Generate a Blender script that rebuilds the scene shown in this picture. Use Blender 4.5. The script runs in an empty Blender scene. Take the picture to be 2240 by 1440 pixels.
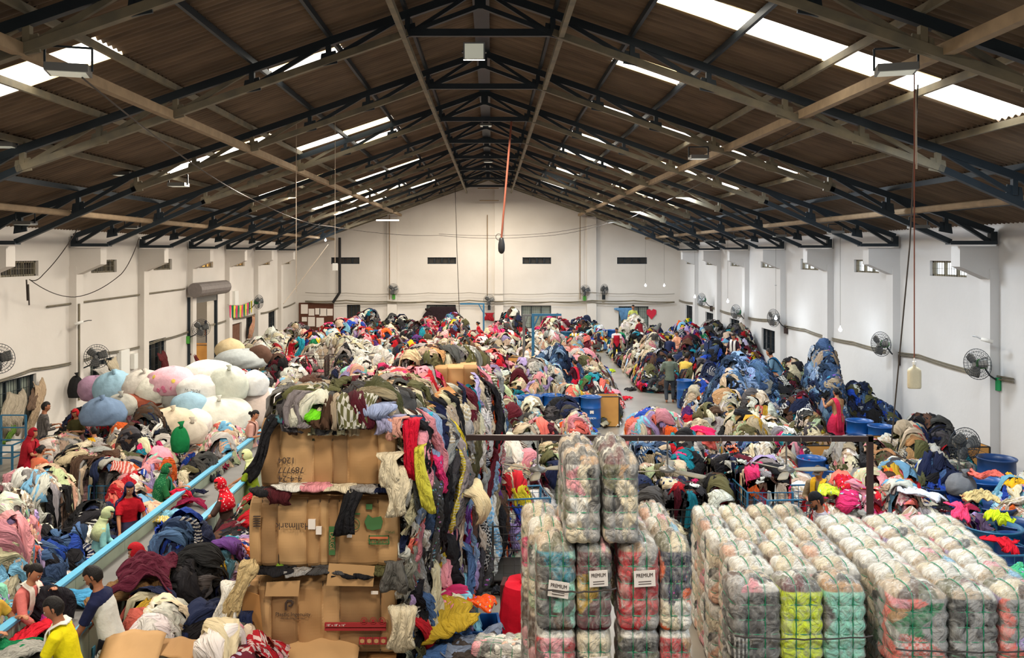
import bpy, math, random
import numpy as np
from mathutils import Vector, Matrix
R = random.Random(7)
NR = np.random.RandomState(11)
sc = bpy.context.scene
COL = sc.collection
# ---------------------------------------------------------------- camera
F = 1911.0; CX = 1075.0; CY = 557.0; CH = 5.1        # focal length in px of a 2240 wide frame, eye point, camera height
cam = bpy.data.cameras.new('camera'); camo = bpy.data.objects.new('camera', cam); COL.objects.link(camo)
camo.location = (0, 0, CH); camo.rotation_euler = (math.pi/2, 0, 0)
cam.sensor_width = 36; cam.lens = F/2240*36
cam.shift_x = (1120-CX)/2240; cam.shift_y = (CY-720)/2240
cam.clip_end = 300; cam.clip_start = .1
sc.camera = camo
sc.cycles.max_bounces = 5; sc.cycles.diffuse_bounces = 3; sc.cycles.glossy_bounces = 2; sc.cycles.transmission_bounces = 3; sc.cycles.transparent_max_bounces = 10
# ---------------------------------------------------------------- world
w = bpy.data.worlds.new('world'); sc.world = w; w.use_nodes = True
bg = w.node_tree.nodes['Background']; bg.inputs[0].default_value = (.93, .97, 1, 1); bg.inputs[1].default_value = .5
sc.view_settings.view_transform = 'Standard'; sc.view_settings.look = 'None'
sc.view_settings.gamma = 1; sc.view_settings.use_curve_mapping = False
sc.view_settings.exposure = 0.0
WC = -0.2; HW = 12.2; YB = 55.6; RIDGE = CH+5.0; SL = .35     # hall: centre line, half width, gable wall, ridge, roof slope
# ---------------------------------------------------------------- lamps' light (hall floodlights)
def area(x, y, z, sx, sy, p, col, rot=(0, 0, 0)):
    l = bpy.data.lights.new('lamp_light', 'AREA'); l.shape = 'RECTANGLE'; l.size = sx; l.size_y = sy; l.energy = p; l.color = col
    o = bpy.data.objects.new('lamp_light', l); o.location = (x, y, z); o.rotation_euler = rot; COL.objects.link(o); return o
WARM = (1, .91, .78); NEU = (1, .89, .73); COOL = (.80, .90, 1)
for y in (4, 13, 22, 31, 40, 49):
    area(-6.3, y, CH+2.0, 1.6, 1.6, 475, WARM)
    area(0, y+2, CH+3.4, 1.6, 1.6, 570 if y < 35 else 690, NEU)
    area(6.3, y, CH+2.0, 1.6, 1.6, 490, COOL)

def s2l(c):
    c = c/255.0
    return c/12.92 if c <= .04045 else ((c+.055)/1.055)**2.4
def rgb(r, g, b): return (s2l(r), s2l(g), s2l(b), 1)
def lin(c): return (s2l(c[0]), s2l(c[1]), s2l(c[2]))
def G(px, py, z=0):
    "ground point seen at a photo pixel, on height z"
    Y = F*(CH-z)/(py-CY); return ((px-CX)*Y/F, Y, z)
def P(px, py, Y): return ((px-CX)*Y/F, Y, CH-(py-CY)*Y/F)
# ---------------------------------------------------------------- materials
def mat(name, col, rough=.7, metal=0, noise=0, nscale=6, col2=None, bump=0, bscale=30, spec=.5, emit=0, stretch=None):
    m = bpy.data.materials.new(name); m.use_nodes = True; nt = m.node_tree; b = nt.nodes['Principled BSDF']
    b.inputs['Base Color'].default_value = col; b.inputs['Roughness'].default_value = rough; b.inputs['Metallic'].default_value = metal
    b.inputs['Specular IOR Level'].default_value = spec
    if emit: b.inputs['Emission Color'].default_value = col; b.inputs['Emission Strength'].default_value = emit
    tc = nt.nodes.new('ShaderNodeTexCoord')
    src = tc.outputs['Object']
    if stretch:
        mp = nt.nodes.new('ShaderNodeMapping'); mp.inputs['Scale'].default_value = stretch
        nt.links.new(src, mp.inputs[0]); src = mp.outputs[0]
    if noise:
        n = nt.nodes.new('ShaderNodeTexNoise'); n.inputs['Scale'].default_value = nscale; n.inputs['Detail'].default_value = 5
        nt.links.new(src, n.inputs['Vector'])
        rp = nt.nodes.new('ShaderNodeValToRGB'); rp.color_ramp.elements[0].position = .35; rp.color_ramp.elements[1].position = .68
        nt.links.new(n.outputs[0], rp.inputs[0])
        mx = nt.nodes.new('ShaderNodeMix'); mx.data_type = 'RGBA'
        c2 = col2 or tuple(c*.5 for c in col[:3])+(1,)
        mx.inputs[6].default_value = tuple(col[i]*(1-noise)+c2[i]*noise for i in range(3))+(1,); mx.inputs[7].default_value = col
        nt.links.new(rp.outputs[0], mx.inputs[0]); nt.links.new(mx.outputs[2], b.inputs['Base Color'])
    if bump:
        n2 = nt.nodes.new('ShaderNodeTexNoise'); n2.inputs['Scale'].default_value = bscale; n2.inputs['Detail'].default_value = 3
        nt.links.new(src, n2.inputs['Vector'])
        bp = nt.nodes.new('ShaderNodeBump'); bp.inputs['Strength'].default_value = bump; bp.inputs['Distance'].default_value = .02
        nt.links.new(n2.outputs[0], bp.inputs['Height']); nt.links.new(bp.outputs[0], b.inputs['Normal'])
    return m
def cloth_mat(name, extra_rough=.9):
    "cloth: base colour and pattern number come with each garment as attributes"
    m = bpy.data.materials.new(name); m.use_nodes = True; nt = m.node_tree; b = nt.nodes['Principled BSDF']; L = nt.links.new; N = nt.nodes.new
    b.inputs['Roughness'].default_value = extra_rough; b.inputs['Specular IOR Level'].default_value = .2
    a = N('ShaderNodeAttribute'); a.attribute_name = 'Col'
    p = N('ShaderNodeAttribute'); p.attribute_name = 'pat'
    uv = N('ShaderNodeAttribute'); uv.attribute_name = 'guv'
    def math_(op, x, y):
        n = N('ShaderNodeMath'); n.operation = op
        for i, v in enumerate((x, y)):
            if isinstance(v, (int, float)): n.inputs[i].default_value = v
            else: L(v, n.inputs[i])
        return n.outputs[0]
    wv = N('ShaderNodeTexWave'); wv.inputs['Scale'].default_value = 8; L(uv.outputs['Vector'], wv.inputs['Vector'])
    vo = N('ShaderNodeTexVoronoi'); vo.inputs['Scale'].default_value = 24; L(uv.outputs['Vector'], vo.inputs['Vector'])
    ck = N('ShaderNodeTexChecker'); ck.inputs['Scale'].default_value = 32; L(uv.outputs['Vector'], ck.inputs['Vector'])
    isS = math_('COMPARE', p.outputs['Fac'], 1.0); isS.node.inputs[2].default_value = .3
    isF = math_('COMPARE', p.outputs['Fac'], 2.0); isF.node.inputs[2].default_value = .3
    isC = math_('COMPARE', p.outputs['Fac'], 3.0); isC.node.inputs[2].default_value = .3
    f = math_('ADD', math_('MULTIPLY', isS, math_('GREATER_THAN', wv.outputs['Fac'], .6)),
        math_('ADD', math_('MULTIPLY', isF, math_('LESS_THAN', vo.outputs['Distance'], .27)), math_('MULTIPLY', isC, ck.outputs['Fac'])))
    mx = N('ShaderNodeMix'); mx.data_type = 'RGBA'
    inv = N('ShaderNodeMix'); inv.data_type = 'RGBA'; inv.inputs[0].default_value = .55; L(a.outputs['Color'], inv.inputs[6])
    # second colour of a pattern: the flower's own colour for flowers, pale for stripes and checks
    pc = N('ShaderNodeMix'); pc.data_type = 'RGBA'; L(isF, pc.inputs[0]); pc.inputs[6].default_value = (.75, .73, .68, 1); L(vo.outputs['Color'], pc.inputs[7])
    L(pc.outputs[2], inv.inputs[7])
    L(f, mx.inputs[0]); L(a.outputs['Color'], mx.inputs[6]); L(inv.outputs[2], mx.inputs[7])
    L(mx.outputs[2], b.inputs['Base Color'])
    mp = N('ShaderNodeMapping'); mp.inputs['Scale'].default_value = (1, 3.2, 1); L(uv.outputs['Vector'], mp.inputs[0])
    n2 = N('ShaderNodeTexNoise'); n2.inputs['Scale'].default_value = 5.5; n2.inputs['Detail'].default_value = 3; n2.inputs['Distortion'].default_value = 1.2
    L(mp.outputs[0], n2.inputs['Vector'])
    bp = N('ShaderNodeBump'); bp.inputs['Strength'].default_value = .9; bp.inputs['Distance'].default_value = .10
    L(n2.outputs[0], bp.inputs['Height']); L(bp.outputs[0], b.inputs['Normal'])
    return m
M = {}
M['steel'] = mat('painted_steel', rgb(40, 50, 58), .5, .3, noise=.5, nscale=2)
M['steel_dusty'] = mat('dusty_steel', rgb(128, 118, 96), .7, .1, noise=.6, nscale=3, col2=rgb(80, 80, 74))
M['frame_metal'] = mat('dark_brown_steel', rgb(58, 42, 40), .5, .3, noise=.4)
M['blue_metal'] = mat('blue_painted_steel', rgb(38, 110, 150), .45, .1, noise=.4, nscale=9, col2=rgb(60, 90, 100))
M['cage_dark'] = mat('dark_cage_steel', rgb(58, 56, 52), .5, .4)
M['grey_metal'] = mat('grey_metal', rgb(120, 120, 118), .4, .5)
M['black'] = mat('black_plastic', rgb(26, 26, 28), .45)
M['white'] = mat('white_plastic', rgb(225, 224, 218), .5)
M['green_pl'] = mat('green_plastic', rgb(70, 150, 50), .4)
M['teal_green'] = mat('teal_green_plastic', rgb(20, 140, 80), .4)
M['roof'] = mat('fibre_cement_sheet', rgb(112, 93, 73), .9, noise=.7, nscale=.9, col2=rgb(70, 57, 46), stretch=(1, 4, 1))
M['wall'] = mat('whitewashed_plaster', rgb(214, 208, 200), .9, noise=.22, nscale=.45, col2=rgb(170, 160, 148), bump=.25, bscale=5)
M['wall_r'] = mat('whitewashed_plaster_cool_light_tint', rgb(210, 209, 208), .9, noise=.2, nscale=.45, col2=rgb(165, 162, 158), bump=.25, bscale=5)  # same plaster, with the cool LED light on this wall put into its colour
M['pipe'] = mat('dusty_pipe', rgb(150, 128, 100), .8, noise=.5, nscale=4)
M['floor'] = mat('polished_concrete', rgb(140, 134, 124), .28, noise=.45, nscale=1.1, col2=rgb(92, 88, 82), bump=.05, bscale=3)
M['belt'] = mat('conveyor_rubber', rgb(104, 102, 100), .6, noise=.35, nscale=2.5)
M['belt_side'] = mat('conveyor_side_panel', rgb(156, 168, 150), .5, .1, noise=.4, nscale=4)
M['belt_rail'] = mat('light_blue_rail', rgb(80, 168, 208), .45, noise=.35, nscale=7, col2=rgb(110, 150, 160))
M['cardboard'] = mat('cardboard', rgb(170, 130, 84), .85, noise=.3, nscale=2.2, col2=rgb(150, 112, 70))
M['card_light'] = mat('pale_cardboard', rgb(188, 148, 100), .85, noise=.22, nscale=3)
M['card_dark'] = mat('brown_cardboard', rgb(170, 120, 66), .85, noise=.3, nscale=2)
M['ply'] = mat('orange_board', rgb(196, 142, 70), .6, noise=.35, nscale=2.5, col2=rgb(150, 96, 44))
M['drum'] = mat('blue_drum_plastic', rgb(22, 82, 150), .35, noise=.3, nscale=5, col2=rgb(14, 60, 120))
M['drum_dark'] = mat('dark_blue_drum_plastic', rgb(18, 58, 110), .4, noise=.3, nscale=5)
M['drum_teal'] = mat('teal_drum_plastic', rgb(16, 88, 124), .4, noise=.3, nscale=5)
M['strap'] = mat('green_strap', rgb(18, 124, 84), .4)
M['strap_dark'] = mat('dark_strap', rgb(50, 40, 34), .5)
M['ink'] = mat('dark_print', rgb(60, 45, 38), .8)
M['ink_red'] = mat('red_print', rgb(152, 36, 40), .85)
M['ink_green'] = mat('green_print', rgb(60, 104, 56), .8)
M['ink_orange'] = mat('orange_print', rgb(206, 110, 70), .8)
M['paper'] = mat('paper', rgb(226, 216, 206), .8)
M['wire'] = mat('dark_cable', rgb(60, 52, 46), .8)
M['rope'] = mat('pale_rope', rgb(160, 146, 130), .9)
M['rust'] = mat('rusty_rod', rgb(120, 62, 44), .8)
M['dark_glass'] = mat('dark_window_opening', rgb(58, 52, 44), .5)
M['slat'] = mat('louvre_glass', rgb(150, 158, 146), .3)
M['gold_emit'] = mat('amber_daylight_pane', (1, .55, .12, 1), emit=1.2)
M['day_emit'] = mat('daylight_pane', (.86, .95, 1, 1), emit=1.6)
M['skylight'] = mat('translucent_roof_sheet', (1, .97, .88, 1), emit=5.5)
M['skylight2'] = mat('yellowed_translucent_roof_sheet', (1, .80, .42, 1), emit=2.6)
M['led'] = mat('lit_led_bulb', (.88, .95, 1, 1), emit=60)
M['lamp_off'] = mat('lamp_glass', rgb(220, 222, 205), .3, emit=.25)
M['tube'] = mat('lit_tube', (1, .95, .85, 1), emit=3)
M['skin'] = mat('brown_skin', rgb(150, 98, 70), .55, spec=.3)
M['skin2'] = mat('mid_brown_skin', rgb(172, 116, 84), .55, spec=.3)
M['hair'] = mat('black_hair', rgb(20, 16, 15), .6, bump=.4, bscale=60, spec=.25)
M['eye'] = mat('eye_white', rgb(215, 210, 205), .3)
M['pupil'] = mat('eye_dark', rgb(25, 18, 15), .3)
M['lip'] = mat('lips', rgb(130, 66, 58), .5)
M['cloth'] = cloth_mat('assorted_cloth')
def plain(name, r, g, b, rough=.9, bump=.45, bscale=18, noise=.15, spec=.2):
    k = 'c_%s' % name
    if k not in M: M[k] = mat(name, rgb(r, g, b), rough, noise=noise, nscale=7, bump=bump, bscale=bscale, spec=spec)
    return M[k]
# ---------------------------------------------------------------- mesh builder
class MB:
    def __init__(s): s.v = []; s.f = []; s.n = 0; s.mi = []
    def add(s, v, f, mi=0):
        v = np.asarray(v, float); s.v.append(v)
        for q in f: s.f.append(tuple(int(i)+s.n for i in q)); s.mi.append(mi)
        s.n += len(v); return s
    def box(s, x0, x1, y0, y1, z0, z1, mi=0):
        v = [(x, y, z) for x in (x0, x1) for y in (y0, y1) for z in (z0, z1)]
        return s.add(v, [(0, 1, 3, 2), (4, 6, 7, 5), (0, 4, 5, 1), (2, 3, 7, 6), (0, 2, 6, 4), (1, 5, 7, 3)], mi)
    def bar(s, a, b, wd, hg=None, up=(0, 0, 1), mi=0):
        hg = hg or wd; a = Vector(a); b = Vector(b); d = (b-a).normalized(); u = Vector(up)
        if abs(d.dot(u)) > .98: u = Vector((0, 1, 0))
        x = d.cross(u).normalized(); y = x.cross(d).normalized(); v = []
        for p in (a, b):
            for sx, sy in ((-1, -1), (1, -1), (1, 1), (-1, 1)): v.append(p+x*(sx*wd/2)+y*(sy*hg/2))
        return s.add([tuple(q) for q in v], [(0, 3, 2, 1), (4, 5, 6, 7), (0, 1, 5, 4), (1, 2, 6, 5), (2, 3, 7, 6), (3, 0, 4, 7)], mi)
    def tube(s, pts, r, n=6, closed=False, mi=0, flat=1.0, cap=True):
        pts = [Vector(p) for p in pts]; k = len(pts); rr = r if isinstance(r, (list, tuple)) else [r]*k
        v = []; prev = None
        for i, p in enumerate(pts):
            if closed: d = pts[(i+1) % k]-pts[i-1]
            else: d = pts[min(i+1, k-1)]-pts[max(i-1, 0)]
            if d.length < 1e-9: d = Vector((0, 0, 1))
            d.normalize()
            if prev is None:
                x = d.cross(Vector((0, 0, 1)))
                if x.length < .05: x = d.cross(Vector((0, 1, 0)))
            else: x = prev-d*prev.dot(d)
            x.normalize(); prev = x; y = d.cross(x)
            ra = rr[i] if isinstance(rr[i], (list, tuple)) else (rr[i], rr[i]*flat)
            for j in range(n):
                t = 2*math.pi*j/n; v.append(tuple(p+x*(math.cos(t)*ra[0])+y*(math.sin(t)*ra[1])))
        f = []
        for i in range(k if closed else k-1):
            for j in range(n):
                a = i*n+j; b = i*n+(j+1) % n; c = ((i+1) % k)*n+(j+1) % n; d = ((i+1) % k)*n+j
                f.append((a, b, c, d))
        if not closed and cap:
            f.append(tuple(range(n-1, -1, -1))); f.append(tuple((k-1)*n+j for j in range(n)))
        return s.add(v, f, mi)
    def lathe(s, prof, n=16, c=(0, 0, 0), mi=0, sx=1, sy=1):
        v = []; f = []; k = len(prof)
        for r, z in prof:
            for j in range(n):
                t = 2*math.pi*j/n; v.append((c[0]+math.cos(t)*r*sx, c[1]+math.sin(t)*r*sy, c[2]+z))
        for i in range(k-1):
            for j in range(n): f.append((i*n+j, i*n+(j+1) % n, (i+1)*n+(j+1) % n, (i+1)*n+j))
        if prof[0][0] > 1e-6: f.append(tuple(range(n-1, -1, -1)))
        if prof[-1][0] > 1e-6: f.append(tuple((k-1)*n+j for j in range(n)))
        return s.add(v, f, mi)
    def grid(s, A, mi=0, closed_u=False):
        "A: nu x nv x 3"
        nu, nv = A.shape[:2]; f = []
        for i in range(nu if closed_u else nu-1):
            for j in range(nv-1):
                i2 = (i+1) % nu; f.append((i*nv+j, i2*nv+j, i2*nv+j+1, i*nv+j+1))
        return s.add(A.reshape(-1, 3), f, mi)
    def prism(s, poly, a, b, axis=1, mi=0):
        n = len(poly); v = []
        for t in (a, b):
            for p, q in poly: v.append((p, t, q) if axis == 1 else ((t, p, q) if axis == 0 else (p, q, t)))
        f = [tuple(range(n)), tuple(range(2*n-1, n-1, -1))]+[(i, i+n, (i+1) % n+n, (i+1) % n) for i in range(n)]
        return s.add(v, f, mi)
    def xf(s, mx):
        for i, a in enumerate(s.v):
            h = np.c_[a, np.ones(len(a))] @ np.array(mx).T; s.v[i] = h[:, :3]
        return s
    def mesh(s, name, smooth=False):
        me = bpy.data.meshes.new(name); V = np.concatenate(s.v) if s.v else np.zeros((0, 3))
        me.from_pydata(V.tolist(), [], s.f)
        me.polygons.foreach_set('material_index', s.mi)
        if smooth: me.polygons.foreach_set('use_smooth', [True]*len(s.f))
        me.update(); return me
    def build(s, name, m, parent=None, smooth=False, loc=None):
        me = s.mesh(name, smooth)
        for q in (m if isinstance(m, (list, tuple)) else [m]): me.materials.append(q)
        return link(name, me, parent, loc)
def link(name, data, parent=None, loc=None):
    o = bpy.data.objects.new(name, data); COL.objects.link(o)
    if parent: o.parent = parent
    if loc: o.location = loc
    return o
USED = {}
def tag(o, label, cat, group=None, kind=None):
    o['label'] = label; o['category'] = cat
    if group: o['group'] = group
    if kind: o['kind'] = kind
    return o
def thing(name, label, cat, loc=(0, 0, 0), rz=0, group=None, kind=None):
    o = bpy.data.objects.new(name, None); COL.objects.link(o); o.location = loc; o.rotation_euler = (0, 0, rz); o.empty_display_size = .2
    return tag(o, label, cat, group, kind)
def dup(root, loc=None, rz=None, label=None, group=None):
    r = root.copy(); COL.objects.link(r)
    if loc is not None: r.location = loc
    if rz is not None: r.rotation_euler = (0, 0, rz)
    if label: r['label'] = label
    if group: r['group'] = group
    for ch in list(root.children):
        c = ch.copy(); COL.objects.link(c); c.parent = r
        for g in list(ch.children):
            d = g.copy(); COL.objects.link(d); d.parent = c
    return r
def text(s, size, m, parent, loc, rot=(math.pi/2, 0, 0), name='lettering', ext=.001):
    c = bpy.data.curves.new(name, 'FONT'); c.body = s; c.size = size; c.align_x = 'CENTER'; c.align_y = 'CENTER'; c.extrude = ext
    c.materials.append(m); o = link(name, c, parent); o.location = loc; o.rotation_euler = rot; return o
# ================================================================ hall shell
XL = WC-HW; XR = WC+HW; Y0 = -6.0
def struct(o, label=None, cat=None):
    o['kind'] = 'structure'
    if label: o['label'] = label; o['category'] = cat
    return o
def roofz(x): return RIDGE-SL*abs(x-WC)
EAVE = roofz(XR)
TY = [5.66+5*i for i in range(10)]           # truss positions
struct(MB().box(XL-8, XR+6, Y0-30, YB+1, -.2, 0).build('floor', M['floor']), 'polished grey concrete floor of the hall', 'floor')
# walls with openings: cells of a grid, each opening left out
def wall_grid(us, zs, holes):
    cells = []
    for i in range(len(us)-1):
        for j in range(len(zs)-1):
            uc = (us[i]+us[i+1])/2; zc = (zs[j]+zs[j+1])/2
            if not any(h[0] < uc < h[1] and h[2] < zc < h[3] for h in holes): cells.append((us[i], us[i+1], zs[j], zs[j+1]))
    return cells
HI = [(15.66+5*k+1.4, 15.66+5*k+3.25, CH-.58, CH-.17) for k in range(-1, 8)]      # high slit windows, y range and z range, one per bay
LOWL = [(21.8, 23.8, .55, 1.87), (27.0, 28.7, .5, 1.75), (31.4, 33.3, .35, 1.95), (44.2, 45.6, .6, 1.9), (48.6, 50.2, .5, 1.9)]
LOWR = [(37.0, 38.8, .9, 1.85), (42.3, 44.0, .5, 1.9), (47.3, 49.0, .9, 1.9), (52.2, 54, .5, 2.0)]
DOORL = (35.7, 39.0, 0, 3.35)
TAPD = (40.8, 43.4, 0, 1.75)
def side_wall(name, x0, x1, holes, m, lab):
    b = MB(); us = sorted({Y0, YB}|{h[0] for h in holes}|{h[1] for h in holes}); zs = sorted({0, EAVE+.1}|{h[2] for h in holes}|{h[3] for h in holes})
    for u0, u1, z0, z1 in wall_grid(us, zs, holes): b.box(x0, x1, u0, u1, z0, z1)
    return struct(b.build(name, m), lab, 'wall')
side_wall('wall_left', XL-.3, XL, HI+LOWL+[DOORL, TAPD], M['wall'], 'white plastered side wall with the roller shutter doorway')
side_wall('wall_right', XR, XR+.3, HI+LOWR, M['wall_r'], 'white plastered side wall with the row of hanging lamps and daylit slits')
BH = [(-10.2, -8.4, 4.5, 4.92), (-4.07, -2.24, 4.5, 4.92), (1.98, 3.8, 4.5, 4.92), (8.0, 9.9, 4.5, 4.92),
      (-9.2, -8.35, 0, 1.9), (-4.13, -2.27, .4, 1.9), (1.9, 3.8, .4, 1.85), (8.1, 10.0, .4, 1.8)]
b = MB(); us = sorted({XL, WC, XR}|{h[0] for h in BH}|{h[1] for h in BH}); zs = sorted({0, EAVE}|{h[2] for h in BH}|{h[3] for h in BH})
for u0, u1, z0, z1 in wall_grid(us, zs, BH): b.box(u0, u1, YB, YB+.3, z0, z1)
b.prism([(XL, EAVE), (XR, EAVE), (WC, RIDGE)], YB, YB+.3)
struct(b.build('wall_back', M['wall']), 'white gable end wall under the roof ridge', 'wall')
# wall pilasters and corbels under every truss
for k, ty in enumerate(TY):
    for sgn, xw, m in ((-1, XL, M['wall']), (1, XR, M['wall_r'])):
        d = -sgn
        b = MB(); b.box(min(xw, xw+d*.22), max(xw, xw+d*.22), ty-.02, ty+.42, 0, CH-.35)
        poly = [(xw, CH+.2), (xw+d*.92, CH+.2), (xw+d*.92, CH-.29), (xw+d*.2, CH-.6), (xw, CH-.6)]
        b.prism(poly, ty, ty+.4)
        o = struct(b.build('wall_pilaster', m)); o['label'] = 'white wall pilaster with a slanted corbel under a truss'; o['category'] = 'pilaster'; o['group'] = 'pilasters along the side walls'
for x in (-6.3, .45, 8.25-1.9):
    b = MB().box(x-.3 if x != .45 else x-.25, x+.3, YB-.2, YB, 0, roofz(x)-.3)
    o = struct(b.build('wall_pilaster', M['wall'])); o['label'] = 'flat white pilaster on the gable wall'; o['category'] = 'pilaster'; o['group'] = 'gable pilasters'
# windows
wn = [0]
def window(cells, mframe, parts, lab, axis, pos, pane, louvre=False, inward=1):
    "cells=(u0,u1,z0,z1) in the wall plane; axis 0: side wall at x=pos, axis 1: gable wall at y=pos"
    wn[0] += 1; u0, u1, z0, z1 = cells; b = MB(); g = MB()
    def bx(mb, a, c, d, e, t0, t1):
        if axis == 0: mb.box(min(pos+t0, pos+t1), max(pos+t0, pos+t1), a, c, d, e)
        else: mb.box(a, c, min(pos+t0, pos+t1), max(pos+t0, pos+t1), d, e)
    t = .05
    o1, o2 = (.08*inward, .16*inward)
    bx(b, u0, u1, z0, z0+t, o1, o2); bx(b, u0, u1, z1-t, z1, o1, o2); bx(b, u0, u0+t, z0, z1, o1, o2); bx(b, u1-t, u1, z0, z1, o1, o2)
    for i in range(1, parts): u = u0+(u1-u0)*i/parts; bx(b, u-.025, u+.025, z0, z1, o1, o2)
    nb = int((u1-u0)/.12)
    for i in range(1, nb): u = u0+(u1-u0)*i/nb; bx(b, u-.006, u+.006, z0, z1, .07*inward, .08*inward)
    nz = max(2, int((z1-z0)/(.14 if z1-z0 < .6 else .28)))
    for i in range(1, nz): z = z0+(z1-z0)*i/nz; bx(b, u0, u1, z-.006, z+.006, .07*inward, .08*inward)
    if louvre:
        for i in range(nz*2): z = z0+(z1-z0)*(i+.2)/(nz*2); bx(g, u0, u1, z, z+(z1-z0)/(nz*2)*.85, .2*inward, .21*inward)
    bx(g, u0, u1, z0, z1, .24*inward, .25*inward)
    r = b.build('window_%d' % wn[0], mframe); struct(r, lab, 'window'); g.build('pane', pane, r); return r
for k, h in enumerate(HI):
    u = 'high barred slit window %s, with daylight behind its bars' % ['nearest the camera', 'second from the near end', 'third from the near end', 'fourth from the near end', 'fifth along', 'sixth along', 'seventh along', 'eighth along', 'closest to the gable'][k]
    window(h, M['steel_dusty'], 3, u, 0, XR, M['day_emit'], inward=1)
    window(h, M['steel_dusty'], 3, u.replace('daylight', 'a dim space' if k in (2, 3, 4) else 'amber light'), 0, XL, M['dark_glass'] if k in (2, 3, 4) else M['gold_emit'] if k > 4 else M['dark_glass'], inward=-1)
for k, h in enumerate(LOWL): window(h, M['steel'], 3, 'low grilled window number %d along the shutter side wall' % (k+1), 0, XL, M['slat'] if k < 2 else M['dark_glass'], inward=-1)
for k, h in enumerate(LOWR): window(h, M['steel'], 3, 'low grilled window number %d along the lamp side wall' % (k+1), 0, XR, M['dark_glass'], inward=1)
for k, h in enumerate(BH):
    nm = ['high dark slit window %s on the gable wall' % q for q in ('above the notice board', 'between the two middle fans', 'beside the ridge pipe', 'above the twin lamps')]+['dark doorway behind heaps on the gable wall', 'low window with a dark cloth on the gable wall', 'low grilled window on the gable wall', 'low window with a blue shirt hung before it']
    window(h, M['steel'], 4 if k < 4 else 3, nm[k], 1, YB, M['dark_glass'] if k in (0, 3, 4) else M['slat'] if k > 4 else M['dark_glass'])
# roof of corrugated sheets, left open where translucent sheets lie
XS = [0, 1.35, 2.72, 4.09, 5.46, 6.83, 8.2, 9.57, 10.94, 12.4]
SKY = {1: [(12.9, 13.9, 2.72, 5.46), (12.9, 13.9, 5.46, 8.2), (17.4, 18.4, 2.72, 4.09), (22.7, 23.7, 2.72, 5.46), (22.7, 23.7, 5.46, 8.2), (28.1, 29.1, 2.72, 4.09), (28.1, 29.1, 5.46, 8.2),
           (32.3, 33.3, 2.72, 5.46), (37.3, 38.3, 5.46, 8.2), (38.9, 39.9, 2.72, 4.09), (42.1, 43.1, 2.72, 5.46), (46.9, 47.9, 2.72, 4.09), (46.9, 47.9, 5.46, 6.83), (51, 52, 2.72, 4.09)],
       -1: [(12.4, 13.4, 5.46, 8.2), (16.8, 17.8, 2.72, 4.09), (22.3, 23.3, 5.46, 8.2), (25.3, 26.1, 2.72, 5.46), (27.6, 28.5, 2.72, 4.09), (31.5, 32.5, 5.46, 8.2),
            (36.3, 37.3, 2.72, 5.46), (40.6, 41.6, 5.46, 8.2), (43.1, 44.1, 4.09, 6.83), (46.4, 47.4, 2.72, 4.09), (46.4, 47.4, 5.46, 8.2), (51.0, 52, 2.72, 5.46)]}
PER = .175
def corr(sgn, y0, y1, x0, x1, lift=0, step=6):
    "corrugated strip between two heights of the slope"
    n = max(2, int(round((y1-y0)/PER*step))); ys = np.linspace(y0, y1, n+1)
    A = np.zeros((n+1, 2, 3))
    for j, x in enumerate((x0, x1)):
        A[:, j, 0] = WC+sgn*x; A[:, j, 1] = ys
        A[:, j, 2] = RIDGE-SL*x+lift+.026*np.sin(ys*2*np.pi/PER)+(.012 if j == 1 else -.01)
    return A
for sgn in (1, -1):
    b = MB()
    for i in range(len(XS)-1):
        xa, xb = XS[i], XS[i+1]+.12
        hs = sorted([(h[0], h[1]) for h in SKY[sgn] if h[2] <= XS[i]+.01 and h[3] >= XS[i+1]-.01])
        y = Y0
        for h0, h1 in hs+[(YB+.3, None)]:
            b.grid(corr(sgn, y, h0, xa, xb, step=4 if y > 30 else 6)); y = h1
            if y is None: break
    struct(b.build('ceiling_%s' % ('right' if sgn > 0 else 'left'), M['roof'], smooth=True), 'dark brown corrugated roof slope on the %s side' % ('lamp wall' if sgn > 0 else 'shutter wall'), 'roof')
    for k, (y0, y1, x0, x1) in enumerate(SKY[sgn]):
        b = MB()
        i0 = XS.index(x0); i1 = XS.index(x1)
        for i in range(i0, i1): b.grid(corr(sgn, y0, y1, XS[i], XS[i+1]+.1, .012))
        b.grid(corr(sgn, y0-.01, y0+.10, x0, x1, .008), 1); b.grid(corr(sgn, y1-.10, y1+.01, x0, x1, .008), 1)
        o = b.build('skylight', [M['skylight'], M['skylight2']], smooth=True)
        tag(o, 'bright translucent corrugated roof light, %s in the %s slope' % (('first', 'second', 'third', 'fourth', 'fifth', 'sixth', 'seventh', 'eighth', 'ninth', 'tenth', 'eleventh', 'twelfth', 'thirteenth', 'fourteenth')[k]+' by distance', 'lamp wall' if sgn > 0 else 'shutter wall'), 'skylight', 'translucent sheets in the roof', 'structure')
    # purlins
    for i, x in enumerate(XS[1:-1]):
        o = MB().bar((WC+sgn*x, Y0, RIDGE-SL*x-.10), (WC+sgn*x, YB, RIDGE-SL*x-.10), .06, .11).build('purlin', M['steel_dusty'] if i in (3, 4, 5) else M['steel'])
        tag(o, 'long steel purlin %s from the ridge on the %s side' % (('first', 'second', 'third', 'fourth', 'fifth', 'sixth', 'seventh', 'eighth')[i], 'lamp wall' if sgn > 0 else 'shutter wall'), 'purlin', 'roof purlins', 'structure')
    # wall above eave plate
o = MB().box(WC-.16, WC+.16, Y0, YB, RIDGE-.22, RIDGE-.05).build('ridge_beam', M['steel']); tag(o, 'dark steel ridge beam along the roof peak', 'beam', kind='structure')
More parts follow.
